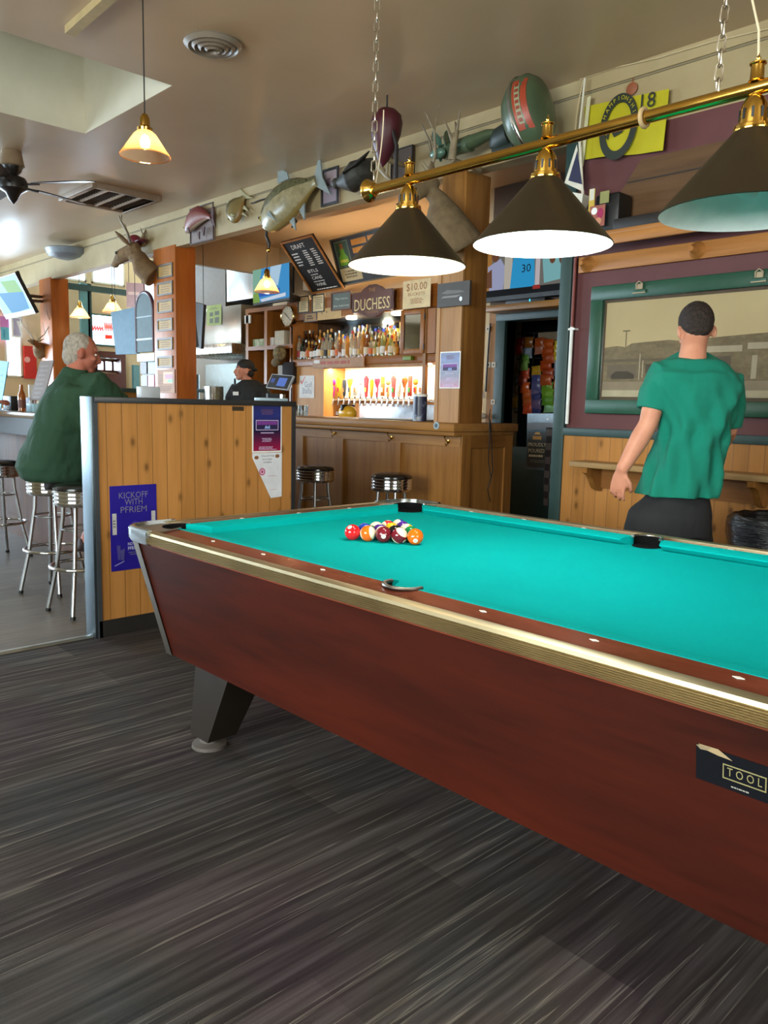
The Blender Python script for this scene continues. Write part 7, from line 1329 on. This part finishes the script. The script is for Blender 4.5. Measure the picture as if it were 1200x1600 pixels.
# --- cook behind the bar
D = 8.95; T = thing('person', 'person in a black top and backwards black cap looking left behind the bar', 'person', (PV(386, 700, D).x, PV(386, 700, D).y, 0))
sk3 = skin('#cf8f74', '#bd7c62', 'cook_skin'); f = (-RTW*.93-FHW*.36).normalized(); r = f.cross(Vector((0, 0, 1))).normalized()
b = MB(); hc = PV(382, 579, D); P, R = head(b, hc, f+Vector((0, 0, .06)), sk3, 1.0); b.tube([hc+Vector((0, 0, -.04)), PV(388, 600, D), PV(390, 615, D)], [.055, .056, .075], sk3, 16)
ft = (-RTW*.35-FHW*.9).normalized(); rt_ = ft.cross(Vector((0, 0, 1))).normalized()
zt = lambda z: Vector((PV(390, 640, D).x, PV(390, 640, D).y, z))
b.loft([oval(zt(z), rt_, ft, a, c) for z, a, c in ((1.42, .16, .09), (1.2, .15, .1), (.95, .15, .1))], sk3)
for s in (1, -1):
    b.tube([zt(1.0)+rt_*s*.08, zt(.85)+rt_*s*.09, zt(.5)+rt_*s*.1, zt(.09)+rt_*s*.11], [.1, .09, .06, .04], sk3, 14); s_ = zt(1.40)+rt_*s*.19; e_ = zt(1.17)+rt_*s*.24+ft*.02; w_ = zt(1.20)+rt_*s*.12+ft*.2; b.tube([s_, e_, w_], [.05, .043, .028], sk3, 12); hand(b, w_, ft, Vector((0, 0, 1)), sk3, .95, thumb=s, curl=.6)
remesh(b.build('body', T), .008, 3); face_bits(T, P, R, 1.0, flat('#2a1c14', .8), flat('#a0524a', .5))
b = MB(); ell(b, P(0, -.012, .052), (.083, .102, .075), flat('#141414', .7), R, 24); ell(b, P(0, -.10, .02), (.06, .05, .022), flat('#141414', .7), R, 16); remesh(b.build('cap', T), .008, 3)
b = MB(); ell(b, P(0, -.05, -.02), (.076, .06, .06), flat('#1a1412', .8), R, 18); remesh(b.build('hair', T), .008, 2)
Mbk = flat('#17181a', .75); b = MB(); b.loft([oval(zt(z), rt_, ft, a, c, 28) for z, a, c in ((1.50, .085, .075), (1.475, .13, .09), (1.43, .2, .115), (1.36, .235, .135), (1.2, .215, .14), (1.0, .2, .145), (.88, .2, .145))], Mbk)
for s in (1, -1): s_ = zt(1.42)+rt_*s*.15; e_ = zt(1.17)+rt_*s*.24+ft*.02; w_ = zt(1.20)+rt_*s*.12+ft*.2; b.tube([s_, s_.lerp(e_, .5)+rt_*s*.03, e_, e_.lerp(w_, .8)], [.075, .072, .06, .045], Mbk, 16)
remesh(b.build('black_top', T), .01, 4, .02, .12)
b = MB(); b.loft([oval(zt(z), rt_, ft, .17, .13, 24) for z in (.9, .8)], M_dark)
for s in (1, -1): b.tube([zt(.85)+rt_*s*.09, zt(.5)+rt_*s*.1, zt(.06)+rt_*s*.11], [.11, .08, .065], M_dark, 14)
remesh(b.build('trousers', T), .012, 3); p = zt(1.345)+ft*.142+rt_*.09; b = MB(); b.box((-.035, -.004, -.02), (.035, .004, .02), M_whitep, Matrix.Translation(p) @ frame_(ft).to_4x4()); b.build('chest_logo', T)

# --- person at the left end of the side counter: only hand and sleeve come into view
T = thing('person', 'person in a red sleeve, hand resting on the side counter at the view edge', 'person', (-8.15, 1.75, 0)); f = Vector((.15, 1, 0)).normalized(); r = f.cross(Vector((0, 0, 1))); c0 = Vector((-8.2, 1.85, 0)); Z = Vector((0, 0, 1))
b = MB(); hc = c0+Z*1.55+f*.1; P, R = head(b, hc, f, sk2, 1.0); b.tube([hc-Z*.03, hc-Z*.13, hc-Z*.2-f*.04], [.055, .057, .08], sk2, 14)
b.loft([oval(c0+Z*z, r, f, a, c) for z, a, c in ((1.32, .16, .1), (1.1, .15, .11), (.82, .16, .12))], sk2)
hp = PY(-2, 626, 2.38); wR = Vector((hp.x-.02, 2.33, 1.19)); sR = c0+Z*1.33+r*.2; eR = Vector((wR.x-.18, 2.12, 1.17)); b.tube([sR, eR, wR], [.055, .045, .03], sk2, 14); hand(b, wR, Vector((.75, .6, .25)), Vector((-.2, -.3, 1)), sk2, 1.1, thumb=-1, curl=.9)
sL = c0+Z*1.33-r*.2; eL = sL-Z*.2+f*.2; wL = Vector((eL.x+.1, 2.38, 1.17)); b.tube([sL, eL, wL], [.055, .045, .03], sk2, 14); hand(b, wL, f, Z, sk2, 1.0, thumb=1, curl=.5)
for s in (1, -1): h_ = c0+Z*.8+r*s*.1; b.tube([h_, h_+Z*-.3+f*.08, c0+r*s*.12+Z*.08], [.1, .07, .04], sk2, 12)
remesh(b.build('body', T), .008, 3); face_bits(T, P, R, 1.0, flat('#5a4030', .8), flat('#984c44', .5))
b = MB(); ell(b, P(0, -.02, .035), (.079, .093, .089), flat('#4a3626', .8), R, 20); b.build('hair', T)
Mr = flat('#a23c48', .8); b = MB(); b.loft([oval(c0+Z*z, r, f, a, c) for z, a, c in ((1.4, .09, .08), (1.36, .18, .11), (1.25, .22, .14), (1.0, .21, .16), (.78, .2, .16))], Mr)
for s_, e_, w_ in ((sR, eR, wR), (sL, eL, wL)): b.tube([s_, e_, e_.lerp(w_, .75)], [.075, .062, .046], Mr, 14)
remesh(b.build('red_shirt', T), .01, 4, .02, .12)
b = MB()
for s in (1, -1): h_ = c0+Z*.8+r*s*.1; b.tube([h_, h_+Z*-.3+f*.08, c0+r*s*.12+Z*.1], [.12, .09, .06], flat('#26303c', .8), 14)
remesh(b.build('jeans', T), .012, 3)
